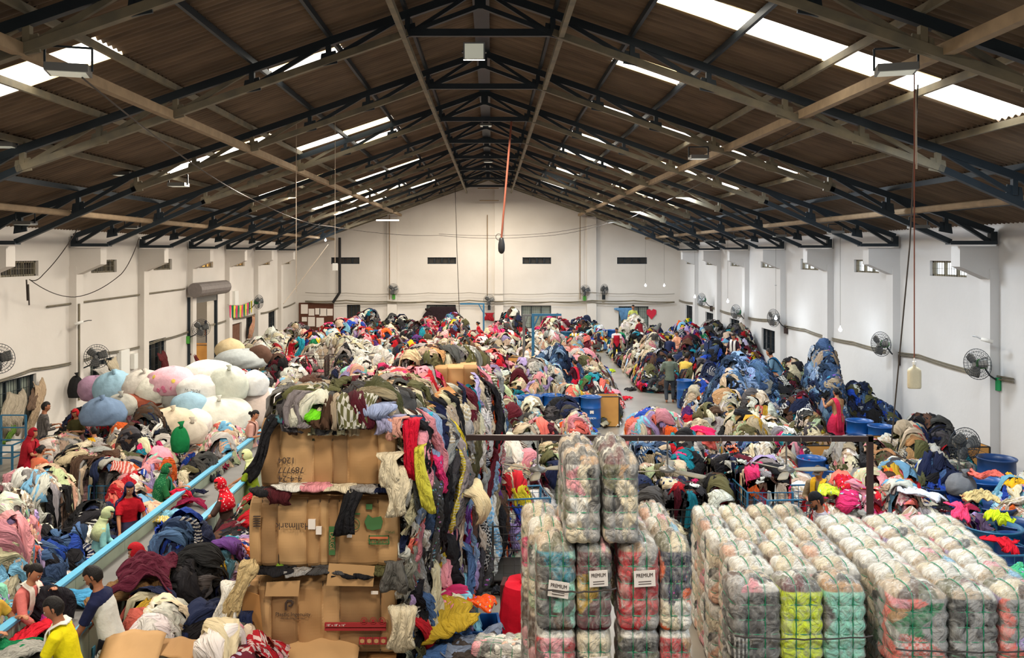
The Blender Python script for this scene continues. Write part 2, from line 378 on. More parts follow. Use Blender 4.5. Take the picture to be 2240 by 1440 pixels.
# trusses
NODE = [1.3, 2.72, 4.09, 5.46, 6.83, 8.2, 9.57, 10.94]
def top(x): return RIDGE-SL*x-.24
def bot(x): return CH+4.45-SL*x-.02
tr = thing('roof_truss', 'dark steel roof truss spanning the hall', 'truss', (WC, TY[1], 0), kind='structure')
b = MB(); [b.bar((s*0, 0, top(0)), (s*12.05, 0, top(12.05)), .11, .14) for s in (1, -1)]; b.build('top_chord', M['steel'], tr)
b = MB()
for s in (1, -1): b.bar((s*1.3, 0, bot(1.3)), (s*8.3, 0, bot(8.3)-.0), .12, .12)
b.build('bottom_chord', M['steel_dusty'], tr); b = MB()
for s in (1, -1): b.bar((s*8.2, 0, bot(8.2)), (s*11.05, 0, CH+.30), .12, .12); b.bar((s*11.0, 0, CH+.28), (s*12.1, 0, CH+.28), .26, .09)
b.build('end_chord', M['steel'], tr)
MB().bar((-1.35, 0, bot(1.3)), (1.35, 0, bot(1.3)), .09, .13).build('collar_tie', M['steel'], tr)
b = MB(); [b.bar((s*1.2, 0, bot(1.3)+.03), (0, 0, bot(1.3)+.48), .1, .08) for s in (1, -1)]; b.build('inner_rafter', M['steel'], tr)
MB().bar((0, 0, bot(1.3)+.42), (0, 0, top(0)), .2, .12).build('king_post', M['steel'], tr)
for s in (1, -1):
    for i, x in enumerate(NODE):
        b = MB().bar((s*x, 0, bot(x)-.02), (s*x, 0, top(x)), .09, .09); b.prism([(s*(x-.16), bot(x)-.05), (s*(x+.16), bot(x)-.11), (s*(x+.13), bot(x)+.12), (s*(x-.13), bot(x)+.18)], -.02, .02)
        b.build('post', M['steel_dusty'] if 2 < i < 6 else M['steel'], tr)
        if i < len(NODE)-1:
            xn = NODE[i+1]; MB().bar((s*xn-(.08*s), 0, bot(xn)+.05), (s*x+(.1*s), 0, top(x)-.06), .06, .08).build('diagonal_brace', M['steel_dusty'] if 1 < i < 5 else M['steel'], tr)
    MB().bar((s*1.25, 0, bot(1.3)), (s*.1, 0, top(0)-.05), .06, .07).build('diagonal_brace', M['steel'], tr)
    MB().bar((s*12.0, 0, CH+.3), (s*11.0, 0, top(11)), .09, .09).build('end_brace', M['steel'], tr)
    MB().bar((s*12.05, 0, CH+.25), (s*12.05, 0, top(12.05)), .16, .14).build('end_post', M['steel'], tr)
names = 'overhead in the top corner|second|third|fourth|fifth|sixth|seventh|eighth|ninth|tenth'.split('|')
for k, ty in enumerate(TY):
    if ty == TY[1]: tr['label'] = 'steel roof truss, second in the row from the camera end'; tr['group'] = 'roof trusses'; continue
    dup(tr, (WC, ty, 0), label='steel roof truss, %s in the row from the camera end' % names[k], group='roof trusses')
b = MB()
for s in (1, -1): b.bar((WC, YB-.1, top(0)), (WC+s*12, YB-.1, top(12)), .1, .12)
tag(b.build('gable_rafter', M['steel_dusty']), 'dusty rafter against the gable wall', 'rafter', kind='structure')
# longitudinal ties
for x, z, r, nm, m in ((1.25, CH+3.93, .055, 'tie beam just right of the ridge', 'steel_dusty'), (-1.57, CH+3.93, .055, 'tie beam just left of the ridge', 'steel_dusty'),
                    (5.55, CH+2.5, .08, 'long dusty beam under the lamp wall slope', 'pipe'), (-5.75, CH+2.5, .08, 'long dusty beam under the shutter wall slope', 'pipe'),
                    (9.8, CH+1.02, .075, 'long dusty pipe close to the lamp wall', 'pipe'), (-10.0, CH+.98, .075, 'long dusty pipe close to the shutter wall', 'pipe')):
    o = (MB().tube([(x, Y0, z), (x, YB-.2, z)], r, 8) if 'pipe' in nm else MB().bar((x, Y0, z), (x, YB-.2, z), r*1.7, r*1.9)).build('tie_beam' if 'beam' in nm else 'overhead_pipe', M[m])
    tag(o, nm.replace('right of', 'beside').replace('left of', 'on the shutter side of'), 'beam', kind='structure')
# ================================================================ cloth
CC = {'white': (226, 221, 210), 'cream': (216, 202, 172), 'grey': (152, 148, 144), 'dark grey': (74, 72, 72), 'black': (30, 29, 32), 'navy': (30, 38, 68),
      'denim blue': (70, 98, 136), 'pale denim': (128, 154, 184), 'dark denim': (44, 62, 90), 'red': (186, 28, 40), 'maroon': (92, 24, 38), 'pink': (226, 148, 156), 'hot pink': (222, 50, 110), 'orange': (228, 98, 40),
      'coral': (228, 112, 98), 'yellow': (230, 202, 50), 'mustard': (186, 148, 44), 'lime': (150, 216, 44), 'green': (30, 124, 76), 'olive': (92, 90, 58), 'teal': (28, 128, 146),
      'sky blue': (124, 184, 216), 'royal blue': (36, 70, 166), 'purple': (96, 54, 128), 'lilac': (172, 152, 200), 'beige': (192, 170, 142), 'tan': (180, 138, 92), 'brown': (90, 64, 50),
      'mint': (144, 212, 188), 'peach': (230, 180, 152), 'pale green': (178, 190, 150)}
PAL = {
 'mix': 'white4 cream4 grey4 darkgrey3 black4 navy3 denimblue2 red2 maroon2 pink2 hotpink1 orange1 coral1 yellow1 mustard1 green1 olive2 teal1 skyblue1 royalblue1 purple1 beige3 brown2 lilac1 palegreen1',
 'dark': 'black7 darkgrey4 navy5 brown2 maroon2 olive2 grey1 red1 teal1 cream1 white1',
 'light': 'white6 cream5 beige4 grey3 pink2 peach2 palegreen1 lilac1 black1 darkgrey1 skyblue1',
 'white': 'white9 cream4 beige1 grey1',
 'denim': 'denimblue7 paledenim5 darkdenim5 navy2 black1 grey1 beige1',
 'blue': 'navy4 darkdenim4 denimblue3 royalblue2 black3 white1 olive1',
 'red': 'red5 maroon3 pink3 hotpink2 white2 black2 coral2 cream2 grey1 beige1',
 'pastel': 'pink4 peach3 white4 cream4 mint1 skyblue2 lilac2 coral2 grey2 beige2 royalblue1 orange1',
 'bright': 'white4 red3 orange2 royalblue2 skyblue2 purple1 lilac2 yellow1 navy2 black2 green1 pink2 cream2 hotpink1',
 'drab': 'grey5 beige5 cream3 olive3 brown3 darkgrey3 black3 tan2 pink1 maroon1 white1',
 'khaki': 'olive4 beige4 cream4 black3 darkgrey3 tan3 navy2 mustard1 coral1 white2 palegreen2',
 'bw': 'black5 white4 darkgrey3 grey3 hotpink1 red1 teal1 cream2',
 'navyq': 'navy9 darkdenim1',
 'black': 'black9 darkgrey3 navy3'}
def parse(p):
    names = {k.replace(' ', ''): k for k in CC}; out = []
    for t in PAL[p].split():
        k = t.rstrip('0123456789'); out += [names[k]]*int(t[len(k):])
    return out
PALN = {k: parse(k) for k in PAL}
def batch(n, nu, nv, Lm, Wm, kind, rng, bend=1.0):
    "n garments: local length, width and fold height arrays n x nu x nv"
    u = np.linspace(-.5, .5, nu)[None, :, None]*np.ones((n, 1, nv)); v = np.linspace(-.5, .5, nv)[None, None, :]*np.ones((n, nu, 1))
    r = lambda a=0, b=1: rng.uniform(a, b, (n, 1, 1))
    k = kind[:, None, None]; sleeve = np.clip((u-.16)/.08, 0, 1)*np.clip((.5-u)/.06+.35, 0, 1)
    Wp = np.where(k == 0, 1+.9*sleeve, np.where(k == 1, .9+.25*np.clip((u-.2)/.2, 0, 1), 1.25))
    Wp = Wp*(1+.22*np.sin(2*np.pi*u*r(.6, 1.6)+r(0, 6.28)))
    L = Lm[:, None, None]; W = Wm[:, None, None]
    X = u*L*(1+.12*np.sin(v*r(2, 7)+r(0, 6))); Y = v*W*Wp+bend*L*r(.05, .24)*np.sin(np.pi*u*r(.8, 2.3)+r(0, 6.28))
    split = np.where(k == 1, np.exp(-(v/.09)**2)*np.clip((.22-u)*4, 0, 1), 0)     # gap between trouser legs
    Y = Y+np.sign(v)*W*.10*np.where(k == 1, np.clip((.2-u)*2, 0, 1), 0)
    w = r(0, 6.28); ph = v*r(9, 19)+u*r(-5, 5)+1.6*np.sin(u*r(3, 8)+w)
    Z = r(.010, .028)*np.sin(ph)+r(.010, .028)*np.abs(np.sin(u*r(6, 13)+v*r(3, 9)+w))+.008*np.sin(v*31+u*17+w)
    e2 = np.clip(1-(2*u)**4, 0, 1)*np.clip(1-(2*v)**4, 0, 1)
    Z = Z+r(.015, .06)*(e2-.55)-.05*split
    return X, Y, Z, u*L, v*W*1.3
def cloth_mesh(name, P3, col, pat, guv, extra=None, m='cloth'):
    "P3 n x nu x nv x 3"
    n, nu, nv = P3.shape[:3]; V = P3.reshape(-1, 3); nvt = nu*nv
    i, j = np.meshgrid(np.arange(nu-1), np.arange(nv-1), indexing='ij'); a = (i*nv+j).ravel(); q = np.stack([a, a+nv, a+nv+1, a+1], 1)
    Q = (q[None]+(np.arange(n)*nvt)[:, None, None]).reshape(-1, 4)
    C = np.repeat(col, nvt, 0); Pt = np.repeat(pat, nvt); U = guv.reshape(-1, 3)
    if extra is not None:
        eV, eQ, eC = extra; Q = np.concatenate([Q, eQ+len(V)]); V = np.concatenate([V, eV]); C = np.concatenate([C, eC]); Pt = np.r_[Pt, np.zeros(len(eV))]; U = np.concatenate([U, eV])
    me = bpy.data.meshes.new(name); me.vertices.add(len(V)); me.vertices.foreach_set('co', V.ravel().astype('f'))
    me.loops.add(len(Q)*4); me.loops.foreach_set('vertex_index', Q.ravel().astype('i')); me.polygons.add(len(Q))
    me.polygons.foreach_set('loop_start', (np.arange(len(Q))*4).astype('i')); me.polygons.foreach_set('use_smooth', np.ones(len(Q), bool))
    me.update(calc_edges=True)
    at = me.attributes.new('Col', 'FLOAT_COLOR', 'POINT'); at.data.foreach_set('color', np.c_[C, np.ones(len(C))].ravel().astype('f'))
    at = me.attributes.new('pat', 'FLOAT', 'POINT'); at.data.foreach_set('value', Pt.astype('f'))
    at = me.attributes.new('guv', 'FLOAT_VECTOR', 'POINT'); at.data.foreach_set('vector', U.ravel().astype('f'))
    me.materials.append(M[m]); return me
def pick(names, rng, n):
    nm = [names[i] for i in rng.randint(0, len(names), n)]; c = np.array([lin(CC[k]) for k in nm])
    return nm, np.clip(c*rng.uniform(.55, 1.02, (n, 1))*rng.uniform(.93, 1.07, (n, 3)), .004, .9)
KN = ['shirt', 'trousers', 'cloth']
INDIV = [0]
CLEAR = []
AISLE = [(2.9, 24.3, 5.0, 26.0, .75), (5.0, 23.5, 5.0, 31, .75), (5.0, 31, 5.4, 44, .55), (-6.0, 29.5, -7.3, 37.5, .50), (.45, 10.5, .55, 13.9, .62), (5.6, 27, 5.9, 31, .6)]
def clear(px, py, htop, vis, Y=None, run=1.3):
    Y = Y or F*(CH-htop)/(py-CY); CLEAR.append(((px-CX)*Y/F, Y-.1, max(.05, htop-vis), run))
def place(H, cx, cy, th, L, W, kind, off, rng, nu, nv):
    X, Y, Z, ul, vl = batch(len(cx), nu, nv, L, W, kind, rng)
    c, s = np.cos(th)[:, None, None], np.sin(th)[:, None, None]; dx = X*c-Y*s; dy = X*s+Y*c; e = .06
    gx = (H(cx+e, cy)-H(cx-e, cy))/(2*e); gy = (H(cx, cy+e)-H(cx, cy-e))/(2*e); g = np.hypot(gx, gy)+1e-6
    k = (1-1/np.sqrt(1+np.minimum(g, 4)**2))[:, None, None]; ux, uy = (gx/g)[:, None, None], (gy/g)[:, None, None]; d = dx*ux+dy*uy
    dx -= ux*d*k; dy -= uy*d*k; px = cx[:, None, None]+dx; py = cy[:, None, None]+dy
    hx = (H(px+e, py)-H(px-e, py))/(2*e); hy = (H(px, py+e)-H(px, py-e))/(2*e); q = np.maximum(np.hypot(hx, hy), 1e-6); lim = np.minimum(q, 3)/q
    hx *= lim; hy *= lim; nn = np.sqrt(1+hx*hx+hy*hy); D = off[:, None, None]+np.maximum(Z, -.06)
    pz = np.maximum(H(px, py), .012)+D/nn; px = np.clip(px-D*hx/nn, WC-HW+.24, WC+HW-.24); py = np.minimum(py-D*hy/nn, YB-.25)
    gu = np.stack([ul, vl, np.zeros_like(ul)], -1)+rng.uniform(0, 9, (len(cx), 1, 1, 3))
    return np.stack([px, py, pz], -1), gu
def fieldH(cx, cy, rx, ry, h, base, rng, mode, rot=0, floor=0.0):
    a = rng.uniform(0, 6.28, 6); f = rng.uniform(1.6, 3.6, 6); am = (.05 if h-base < .5 else .10)
    cr, sr = math.cos(rot), math.sin(rot); kd = rng.uniform(0, 6.28, 7); kw = rng.uniform(4.5, 13, 7); kp = rng.uniform(0, 6.28, 7); ka = .15/kw**.55*(1 if h-base > .35 else .5)
    near_ = [q for q in CLEAR if abs(q[0]-cx) < rx+1.2 and abs(q[1]-cy) < ry+2.2]
    def H(x, y):
        X = (x-cx)*cr+(y-cy)*sr; Y = -(x-cx)*sr+(y-cy)*cr
        if mode == 'cart':
            q = np.maximum(np.abs(X)/rx, np.abs(Y)/ry); r = np.hypot(X/rx, Y/ry)
            z = base+(h-base)*np.sqrt(np.clip(1-.62*r*r, 0, 1))
            out = np.maximum(np.abs(X)-rx, np.abs(Y)-ry); z = np.where(out > 0, np.maximum(z-out*5.5, floor), z)
            z += am*.6*np.sin(X*f[0]*2+a[0])*np.sin(Y*f[1]*2+a[1])*np.clip(1-q, 0, 1)
        else:
            t = np.arctan2(Y/ry, X/rx); r = np.hypot(X/rx, Y/ry)*(1+.10*np.sin(3*t+a[2])+.06*np.sin(5*t+a[3]))
            z = base+(h-base)*(.45*np.clip(1-r**2.3, 0, 1)**.6+.55*np.exp(-(r/.55)**2))*np.clip((1.02-r)*8, 0, 1)**.5
            z += am*(np.sin(X*f[0]*1.6+a[0])*np.sin(Y*f[1]*1.6+a[1])+.6*np.sin(X*f[4]*3+a[4]+Y*f[5]*2))*np.clip((1.05-r)*3, 0, 1)
        edge_ = np.clip((1-np.maximum(np.abs(X)/rx, np.abs(Y)/ry))*4, 0, 1)
        for i in range(7): z = z+ka[i]*np.sin(kw[i]*(X*math.cos(kd[i])+Y*math.sin(kd[i]))+kp[i]+1.5*np.sin(X*1.7+Y*2.3+kp[i]))*edge_
        for qx, qy, ql, qr in near_:                                      # people stand clear of the heaps
            fr = np.clip((qy-y)/(qy-(qy-qr)), 0, 1); sx_ = qx*(1-fr*qr/qy); dd = np.hypot(x-sx_, y-(qy-fr*qr))
            z = np.minimum(z, ql+np.maximum(0, dd-.42)*3.2)
        for x0, y0, x1, y1, hw_ in AISLE:                                      # walkways between the heaps
            if abs((x0+x1)/2-cx) < rx+3.5 and y0-ry-2 < cy < y1+ry+2:
                u = np.clip(((x-x0)*(x1-x0)+(y-y0)*(y1-y0))/((x1-x0)**2+(y1-y0)**2), 0, 1); dd = np.hypot(x-x0-u*(x1-x0), y-y0-u*(y1-y0)); z = np.minimum(z, np.maximum(0, dd-hw_)*3.0)
        return z
    return H
def heap(desc, cx, cy, rx, ry, h, pal, base=0.0, mode='mound', rot=0, indiv=0, dens=1.0, seed=None, size=1.0, floor=0.0, name='clothes_heap', patn=.08, front_only=True, where=None):
    rng = np.random.RandomState(seed if seed is not None else (hash_(desc))); names = PALN[pal]; inside = mode == 'bin'; mode = 'cart' if inside else mode
    size *= .76 if cy > 13 else .86
    H = fieldH(cx, cy, rx, ry, h, base, rng, mode, rot, floor)
    dist = cy; nu, nv = (13, 10) if dist < 14 else (10, 8) if dist < 20 else (8, 7) if dist < 30 else (6, 5)
    ar = math.pi*rx*ry*(1+1.1*(h-base)/max(.4, min(rx, ry)))*(1.25 if mode == 'cart' else 1)
    n = max(10, int(ar*(26 if dist < 34 else 20)*dens/size**2))
    r = np.sqrt(rng.uniform(0, 1, n))**(.8 if mode != 'cart' else 1)*(1.0 if mode != 'cart' else 1.0); t = rng.uniform(0, 2*np.pi, n)
    if mode == 'cart': lx = rng.uniform(-1.02, 1.02, n)*rx; ly = rng.uniform(-1.02, 1.02, n)*ry
    else: lx = r*rx*np.cos(t)*.98; ly = r*ry*np.sin(t)*.98
    cr, sr = math.cos(rot), math.sin(rot); x = cx+lx*cr-ly*sr; y = cy+lx*sr+ly*cr
    okz = H(x, y) > .10; x, y = x[okz], y[okz]; n = len(x)
    if n < 6: return H
    kind = rng.randint(0, 3, n); L = rng.uniform(.30, .62, n)*size; W = rng.uniform(.13, .27, n)*size; off = rng.uniform(.02, .17, n)
    th = rng.uniform(0, 6.28, n)
    e = .08; gx = (H(x+e, y)-H(x-e, y)); gy = (H(x, y+e)-H(x, y-e)); st = np.hypot(gx, gy)/(2*e) > 1.2      # on steep flanks they hang down the slope
    th = np.where(st, np.arctan2(gy, gx)+rng.normal(0, .35, n), th)
    P3, gu = place(H, x, y, th, L, W, kind, off, rng, nu, nv)
    if inside: P3[..., 0] = np.clip(P3[..., 0], cx-rx*.96, cx+rx*.96); P3[..., 1] = np.clip(P3[..., 1], cy-ry*.96, cy+ry*.96); P3[..., 2] = np.maximum(P3[..., 2], .22)
    nm, col = pick(names, rng, n); pat = np.where(rng.uniform(0, 1, n) < patn, rng.randint(1, 4, n), 0).astype(float)
    # body of the heap under the top garments
    m_, q_ = 26, 9; tt = np.linspace(0, 2*np.pi, m_, endpoint=False); A = np.zeros((m_, q_, 3))
    for jj, rr in enumerate(np.linspace(0, 1.0, q_)):
        if mode == 'cart':
            k = 1/np.maximum(np.abs(np.cos(tt)), np.abs(np.sin(tt))); ax = rx*rr*k*np.cos(tt)*.97; ay = ry*rr*k*np.sin(tt)*.97
        else: ax = rx*rr*np.cos(tt); ay = ry*rr*np.sin(tt)
        A[:, jj, 0] = cx+ax*cr-ay*sr; A[:, jj, 1] = cy+ax*sr+ay*cr; A[:, jj, 2] = np.maximum(H(A[:, jj, 0], A[:, jj, 1])-.02, 0.005)
    A[..., 0] = np.clip(A[..., 0], WC-HW+.25, WC+HW-.25); A[..., 1] = np.minimum(A[..., 1], YB-.3); A[..., 2] = np.where(A[..., 2] < .05, -.06, A[..., 2])
    if mode == 'cart': A[:, -1, 2] = .19 if base > .4 and base < 1.2 else base-.25
    bq = [(i*q_+j, ((i+1) % m_)*q_+j, ((i+1) % m_)*q_+j+1, i*q_+j+1) for i in range(m_) for j in range(q_-1)]
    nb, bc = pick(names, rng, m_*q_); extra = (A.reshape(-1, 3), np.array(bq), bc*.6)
    keep = np.ones(n, bool)
    if indiv and n > indiv:
        sc_ = (-(y-cy)/ry if front_only else 0)+.7*off/.15+rng.uniform(0, .6, n)+(P3[:, nu//2, nv//2, 2]-base)/max(h-base, .3); idx = np.argsort(-sc_)[:indiv]
        for q in idx:
            keep[q] = False; INDIV[0] += 1
            P1 = P3[q:q+1].copy(); P1[..., 2] += .03+.02*rng.uniform(); o3 = P1.reshape(-1, 3).mean(0); o3[2] = P1[..., 2].min()
            kn = ['crumpled_shirt', 'crumpled_trousers', 'cloth_length'][kind[q]]
            o = link(kn, cloth_mesh(kn, P1-o3, col[q:q+1], pat[q:q+1], gu[q:q+1]), None, tuple(o3)); sol = o.modifiers.new('thick', 'SOLIDIFY'); sol.thickness = .012
            lab = '%s %s%s among the %s' % (nm[q], ['', 'striped ', 'flowered ', 'checked '][int(pat[q])] if pat[q] else '', KN[kind[q]], desc)
            tag(o, lab, ['shirt', 'trousers', 'cloth'][kind[q]], 'garments on the heap of %s' % desc)
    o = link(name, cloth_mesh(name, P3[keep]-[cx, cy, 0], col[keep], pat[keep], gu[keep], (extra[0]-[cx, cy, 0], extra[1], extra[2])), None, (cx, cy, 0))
    tag(o, 'heap of %s' % desc, 'clothes', kind='stuff')
    return H
def hash_(s):
    v = 5381
    for ch in s: v = (v*33+ord(ch)) & 0x7fffffff
    return v % 999983
def peak(px, py, h):
    Y = F*(CH-h)/(py-CY); return ((px-CX)*Y/F, Y)
def HP(desc, px, py, h, hw, pal, dep=None, **k):
    "heap whose top shows at a photo pixel, with height h and half width hw (px)"
    x, y = peak(px, py, h); rx = hw*y/F*1.5; return heap(desc, x, y, rx, dep or max(1.1, rx*1.0), h, pal, **k)
def garment(desc, cat, name, colr, P3f, L, W, kind, pat=0, seed=1, nu=16, nv=12, th=.014, amp=1.0, bend=1.0):
    "one named garment: P3f maps local (x, y, z) arrays to world"
    rng = np.random.RandomState(seed); X, Y, Z, ul, vl = batch(1, nu, nv, np.array([L]), np.array([W]), np.array([kind]), rng, bend)
    P3 = P3f(X, Y, Z*amp); o3 = P3.reshape(-1, 3).mean(0); o3[2] = P3[..., 2].min()
    gu = np.stack([ul, vl, np.zeros_like(ul)], -1)
    o = link(name, cloth_mesh(name, P3-o3, np.array([lin(colr)]), np.array([float(pat)]), gu), None, tuple(o3)); s = o.modifiers.new('thick', 'SOLIDIFY'); s.thickness = th
    return tag(o, desc, cat)
def lay(desc, cat, name, colr, px, py, z, L, W, ang, kind=2, pat=0, H=None, seed=1, slope=0, **k):
    "a garment lying at the place seen at px,py on height z; slope tips it towards the camera"
    x0, y0, _ = G(px, py, z); c, s = math.cos(ang), math.sin(ang)
    def f(X, Y, Z):
        dx = X*c-Y*s; dy = X*s+Y*c
        zz = z+slope*dy-1.1*(dx**2+dy**2)*(.25 if not slope else .1)+Z*1.3+.03
        return np.stack([x0+dx, y0+dy, zz], -1)
    return garment(desc, cat, name, colr, f, L, W, kind, pat, seed, **k)
def hang(desc, cat, name, colr, px, py, Y, L, W, kind=2, pat=0, seed=1, face=0, roll=0, bulge=.05, curl=.12, **k):
    "a garment hanging down from the point seen at px,py, depth Y"
    k.setdefault('bend', .3); x0, y0, z0 = P(px, py, Y); c, s = math.cos(face), math.sin(face); cr, sr = math.cos(roll), math.sin(roll)
    def f(X, Yl, Z):
        t = L/2-X                                           # distance down from the top
        over = np.clip(curl-t, 0, None)                     # the top end lies back over the rim
        dn = np.minimum(0, -(t-curl)); a = Yl*cr-dn*sr*0; dz = dn*cr-Yl*sr
        a = Yl+dn*sr
        Z = Z*.55; out = -bulge*np.sin(np.clip((t-curl)/max(L-curl, .1), 0, 1)*np.pi*.8)-Z*1.4+over
        return np.stack([x0+a*c-out*s, y0+a*s+out*c, z0+dz+.02], -1)
    return garment(desc, cat, name, colr, f, L, W, kind, pat, seed, **k)
# ================================================================ heaps of clothes (top seen at px,py; height; half width px)
for a in [(557, 895, 1.62, .62), (365, 1013, 1.5, .75), (283, 1053, 1.52, .8), (235, 1107, 1.42, .7), (75, 1228, 1.55, .8), (100, 877, 1.72, .75), (72, 935, 1.52, .9), (90, 972, 1.45, .45), (165, 893, 1.5, .6), (205, 932, 1.42, .65),
          (482, 1043, 1.56, .8), (540, 982, 1.56, .75), (298, 1184, 1.50, .45), (205, 1232, 1.73, 1.0), (118, 1300, 1.7, .8), (638, 737, 1.56, .95), (834, 800, 1.68, .6), (934, 717, 1.65, .7), (1031, 737, 1.5, .7), (833, 709, 1.55, .8), (1045, 703, 1.55, .7),
          (1257, 785, 1.58, 1.0), (1256, 717, 1.62, .85), (1152, 767, 1.55, 1.0), (1193, 735, 1.5, .6), (1349, 716, 1.66, 1.35), (1465, 771, 1.72, 1.6), (1829, 848, 1.6, 1.3), (1786, 1077, 1.7, .7), (1790, 1016, 1.58, .7)]: clear(*a)
for a in [(831, 696, 1.6, .5, 46), (990, 686, 1.7, .7, 49), (1385, 669, 2.25, .7, 50), (1397, 685, 1.9, .9, 44), (1443, 696, 1.75, .7, 43), (1467, 729, 1.7, .8, 37), (1480, 722, 1.75, .6, 38.5), (1604, 731, 2.35, 1.1, 30.5), (1504, 769, 1.62, .7, None), (1683, 761, 2.28, .85, 26.5)]: clear(*a)
for a in [(1292, 868, .92, .85), (1333, 868, .9, .75), (1208, 864, .92, .5), (1165, 866, .92, .5), (1131, 868, .92, .55), (1880, 920, .92, .7), (1927, 932, .92, .55), (2168, 1150, 1.05, .6), (2232, 1180, .98, .5), (1775, 1002, 1.1, .4), (2180, 1002, 1.1, .5), (2045, 1065, .95, .2), (1340, 722, .95, .6), (1238, 726, .95, .4), (1500, 832, .92, .4), (2110, 1000, .9, .3)]: clear(*a, run=1.6)
FARH = [
 ('dark jackets before the dark doorway', 800, 684, 2.0, 42, 'dark'), ('orange and white sheets beside the notice board', 757, 704, 1.5, 48, 'bright'),
 ('dark quilts between doorway and dark-cloth window', 872, 699, 1.6, 62, 'dark'), ('yellow topped clothes at the dark-cloth window', 997, 690, 2.0, 34, 'mix'),
 ('red and dark clothes behind the yellow topped heap', 940, 700, 1.5, 45, 'red'), ('grey and teal clothes beside the gable tap stand', 1116, 682, 2.1, 36, 'dark'),
 ('red scarves at the grilled gable window', 1215, 697, 1.6, 44, 'red'), ('clothes piled peak-high before the gable pilaster', 1312, 672, 2.5, 40, 'mix'),
 ('dark clothes skirting the high gable peak heap', 1275, 700, 1.5, 40, 'dark'), ('white sheets below the blue shirt window', 1384, 694, 1.8, 32, 'white'),
 ('coloured clothes beside the white sheet heap', 1425, 712, 1.6, 40, 'mix'), ('small coloured knits along the far lamp wall', 1500, 712, 1.5, 50, 'bright'),
 ('dark knits at the second lamp wall window', 1560, 706, 1.6, 45, 'dark'), ('dark green and navy knits by the third lamp wall window', 1615, 716, 1.8, 50, 'dark'),
 ('mixed knits behind the plaid shirted man', 1500, 742, 1.6, 60, 'dark'), ('navy covers under the white scarfed woman', 1560, 752, 1.9, 45, 'blue'), ('big navy quilts behind the yellow shirted man', 1533, 772, 1.95, 36, 'navyq'),
 ('pale blue and grey knits by the lamp wall', 1600, 738, 1.8, 50, 'mix'),
 ('cream sheets along the shutter wall bunting', 560, 752, 1.3, 38, 'white'), ('cream and beige sheets under the far low window', 600, 730, 1.4, 60, 'white'),
 ('dark green covers in the shutter wall corner', 655, 715, 1.5, 45, 'drab'), ('lime and grey knits in the shutter wall corner', 680, 728, 1.4, 40, 'light'),
 ('blue and orange prints at the corner', 720, 718, 1.5, 40, 'bright'), ('lilac and white prints piled high', 775, 702, 1.8, 40, 'bright'),
 ('white and coral prints behind the red saree', 690, 735, 1.4, 45, 'bright'), ('white sheets in the middle of the shutter side', 740, 740, 1.4, 60, 'white'),
 ('white spread sheets beside the striped bundle', 785, 752, 1.2, 55, 'white'), ('white sheet mound behind the flowered trolley', 775, 764, 1.3, 50, 'white'), ('white patterned bedding mid row', 815, 782, 1.3, 45, 'white'), ('red striped bundle of sheets in front of the red saree', 615, 756, 1.3, 32, 'red'), ('orange and cream blankets by the roller shutter', 525, 768, 1.35, 38, 'pastel'), ('prints spilling behind the grey wire trolley', 800, 722, 1.6, 40, 'bright'),
 ('dark and red knits behind the pink standing woman', 845, 718, 1.5, 40, 'mix'), ('orange hung clothes around the small drum', 868, 738, 1.4, 35, 'mix'),
 ('brown and maroon knits in the middle row', 915, 718, 1.5, 45, 'dark'), ('white and cream knits in the middle row', 960, 732, 1.4, 50, 'light'),
 ('orange and blue prints before the khaki shirted man', 915, 745, 1.4, 45, 'bright'), ('grey knits under the middle row', 880, 768, 1.2, 40, 'dark'),
 ('grey and maroon knits on the far baled row', 945, 762, 1.7, 65, 'drab'), ('red and blue prints on the far baled row', 900, 775, 1.5, 50, 'red'),
 ('beige rags by the brown dressed woman', 1020, 745, 1.3, 40, 'khaki'), ('red and black rags at the tap stand foot', 1045, 725, 1.3, 35, 'red'),
 ('pink and red rags beneath the blue stand', 1090, 715, 1.4, 45, 'red'), ('cream rags with a hot pink hood', 1100, 735, 1.5, 50, 'light'),
 ('leopard print rags left of the white scarfed figure', 1080, 752, 1.4, 45, 'drab'), ('maroon knits on the middle floor', 1075, 778, 1.2, 50, 'red'),
 ('pink and purple knits on the middle floor', 1060, 795, 1.1, 40, 'red'),
 ('white knits right of the blue stand', 1195, 722, 1.7, 50, 'light'), ('grey knits around the seated grey woman', 1165, 745, 1.5, 40, 'light'),
 ('white rags under the yellow jacket woman', 1245, 752, 1.4, 45, 'pastel'), ('red striped rags behind the yellow jacket woman', 1285, 732, 1.5, 40, 'red'),
 ('jeans and cream coats on the middle heap', 1212, 765, 1.8, 60, 'denim'), ('pink and white lace with a red edging', 1280, 770, 1.4, 45, 'pastel'),
 ('grey and black rags at the aisle corner', 1290, 795, 1.2, 40, 'drab'), ('cream and black rags below the middle jeans', 1170, 790, 1.5, 55, 'light'),
 ('pale blue knits behind the two tone shirted man', 1330, 708, 1.4, 40, 'mix'), ('dark rags beside the two tone shirted man', 1385, 728, 1.5, 40, 'dark'),
 ('white topped rags between aisle and heaped knits', 1430, 742, 1.5, 50, 'light'), ('brown and white rags along the open aisle', 1400, 765, 1.4, 48, 'khaki'),
 ('red and white rags sloping into the aisle', 1385, 790, 1.0, 55, 'red'), ('dark rags sloping into the aisle', 1440, 770, 1.4, 45, 'dark'),
 ('lime and red rags spilled on the aisle floor', 1345, 815, .3, 25, 'bright'), ('black rags at the foot of the plaid shirted man', 1400, 820, .9, 45, 'bw'),
]
for d in FARH: HP(*d)
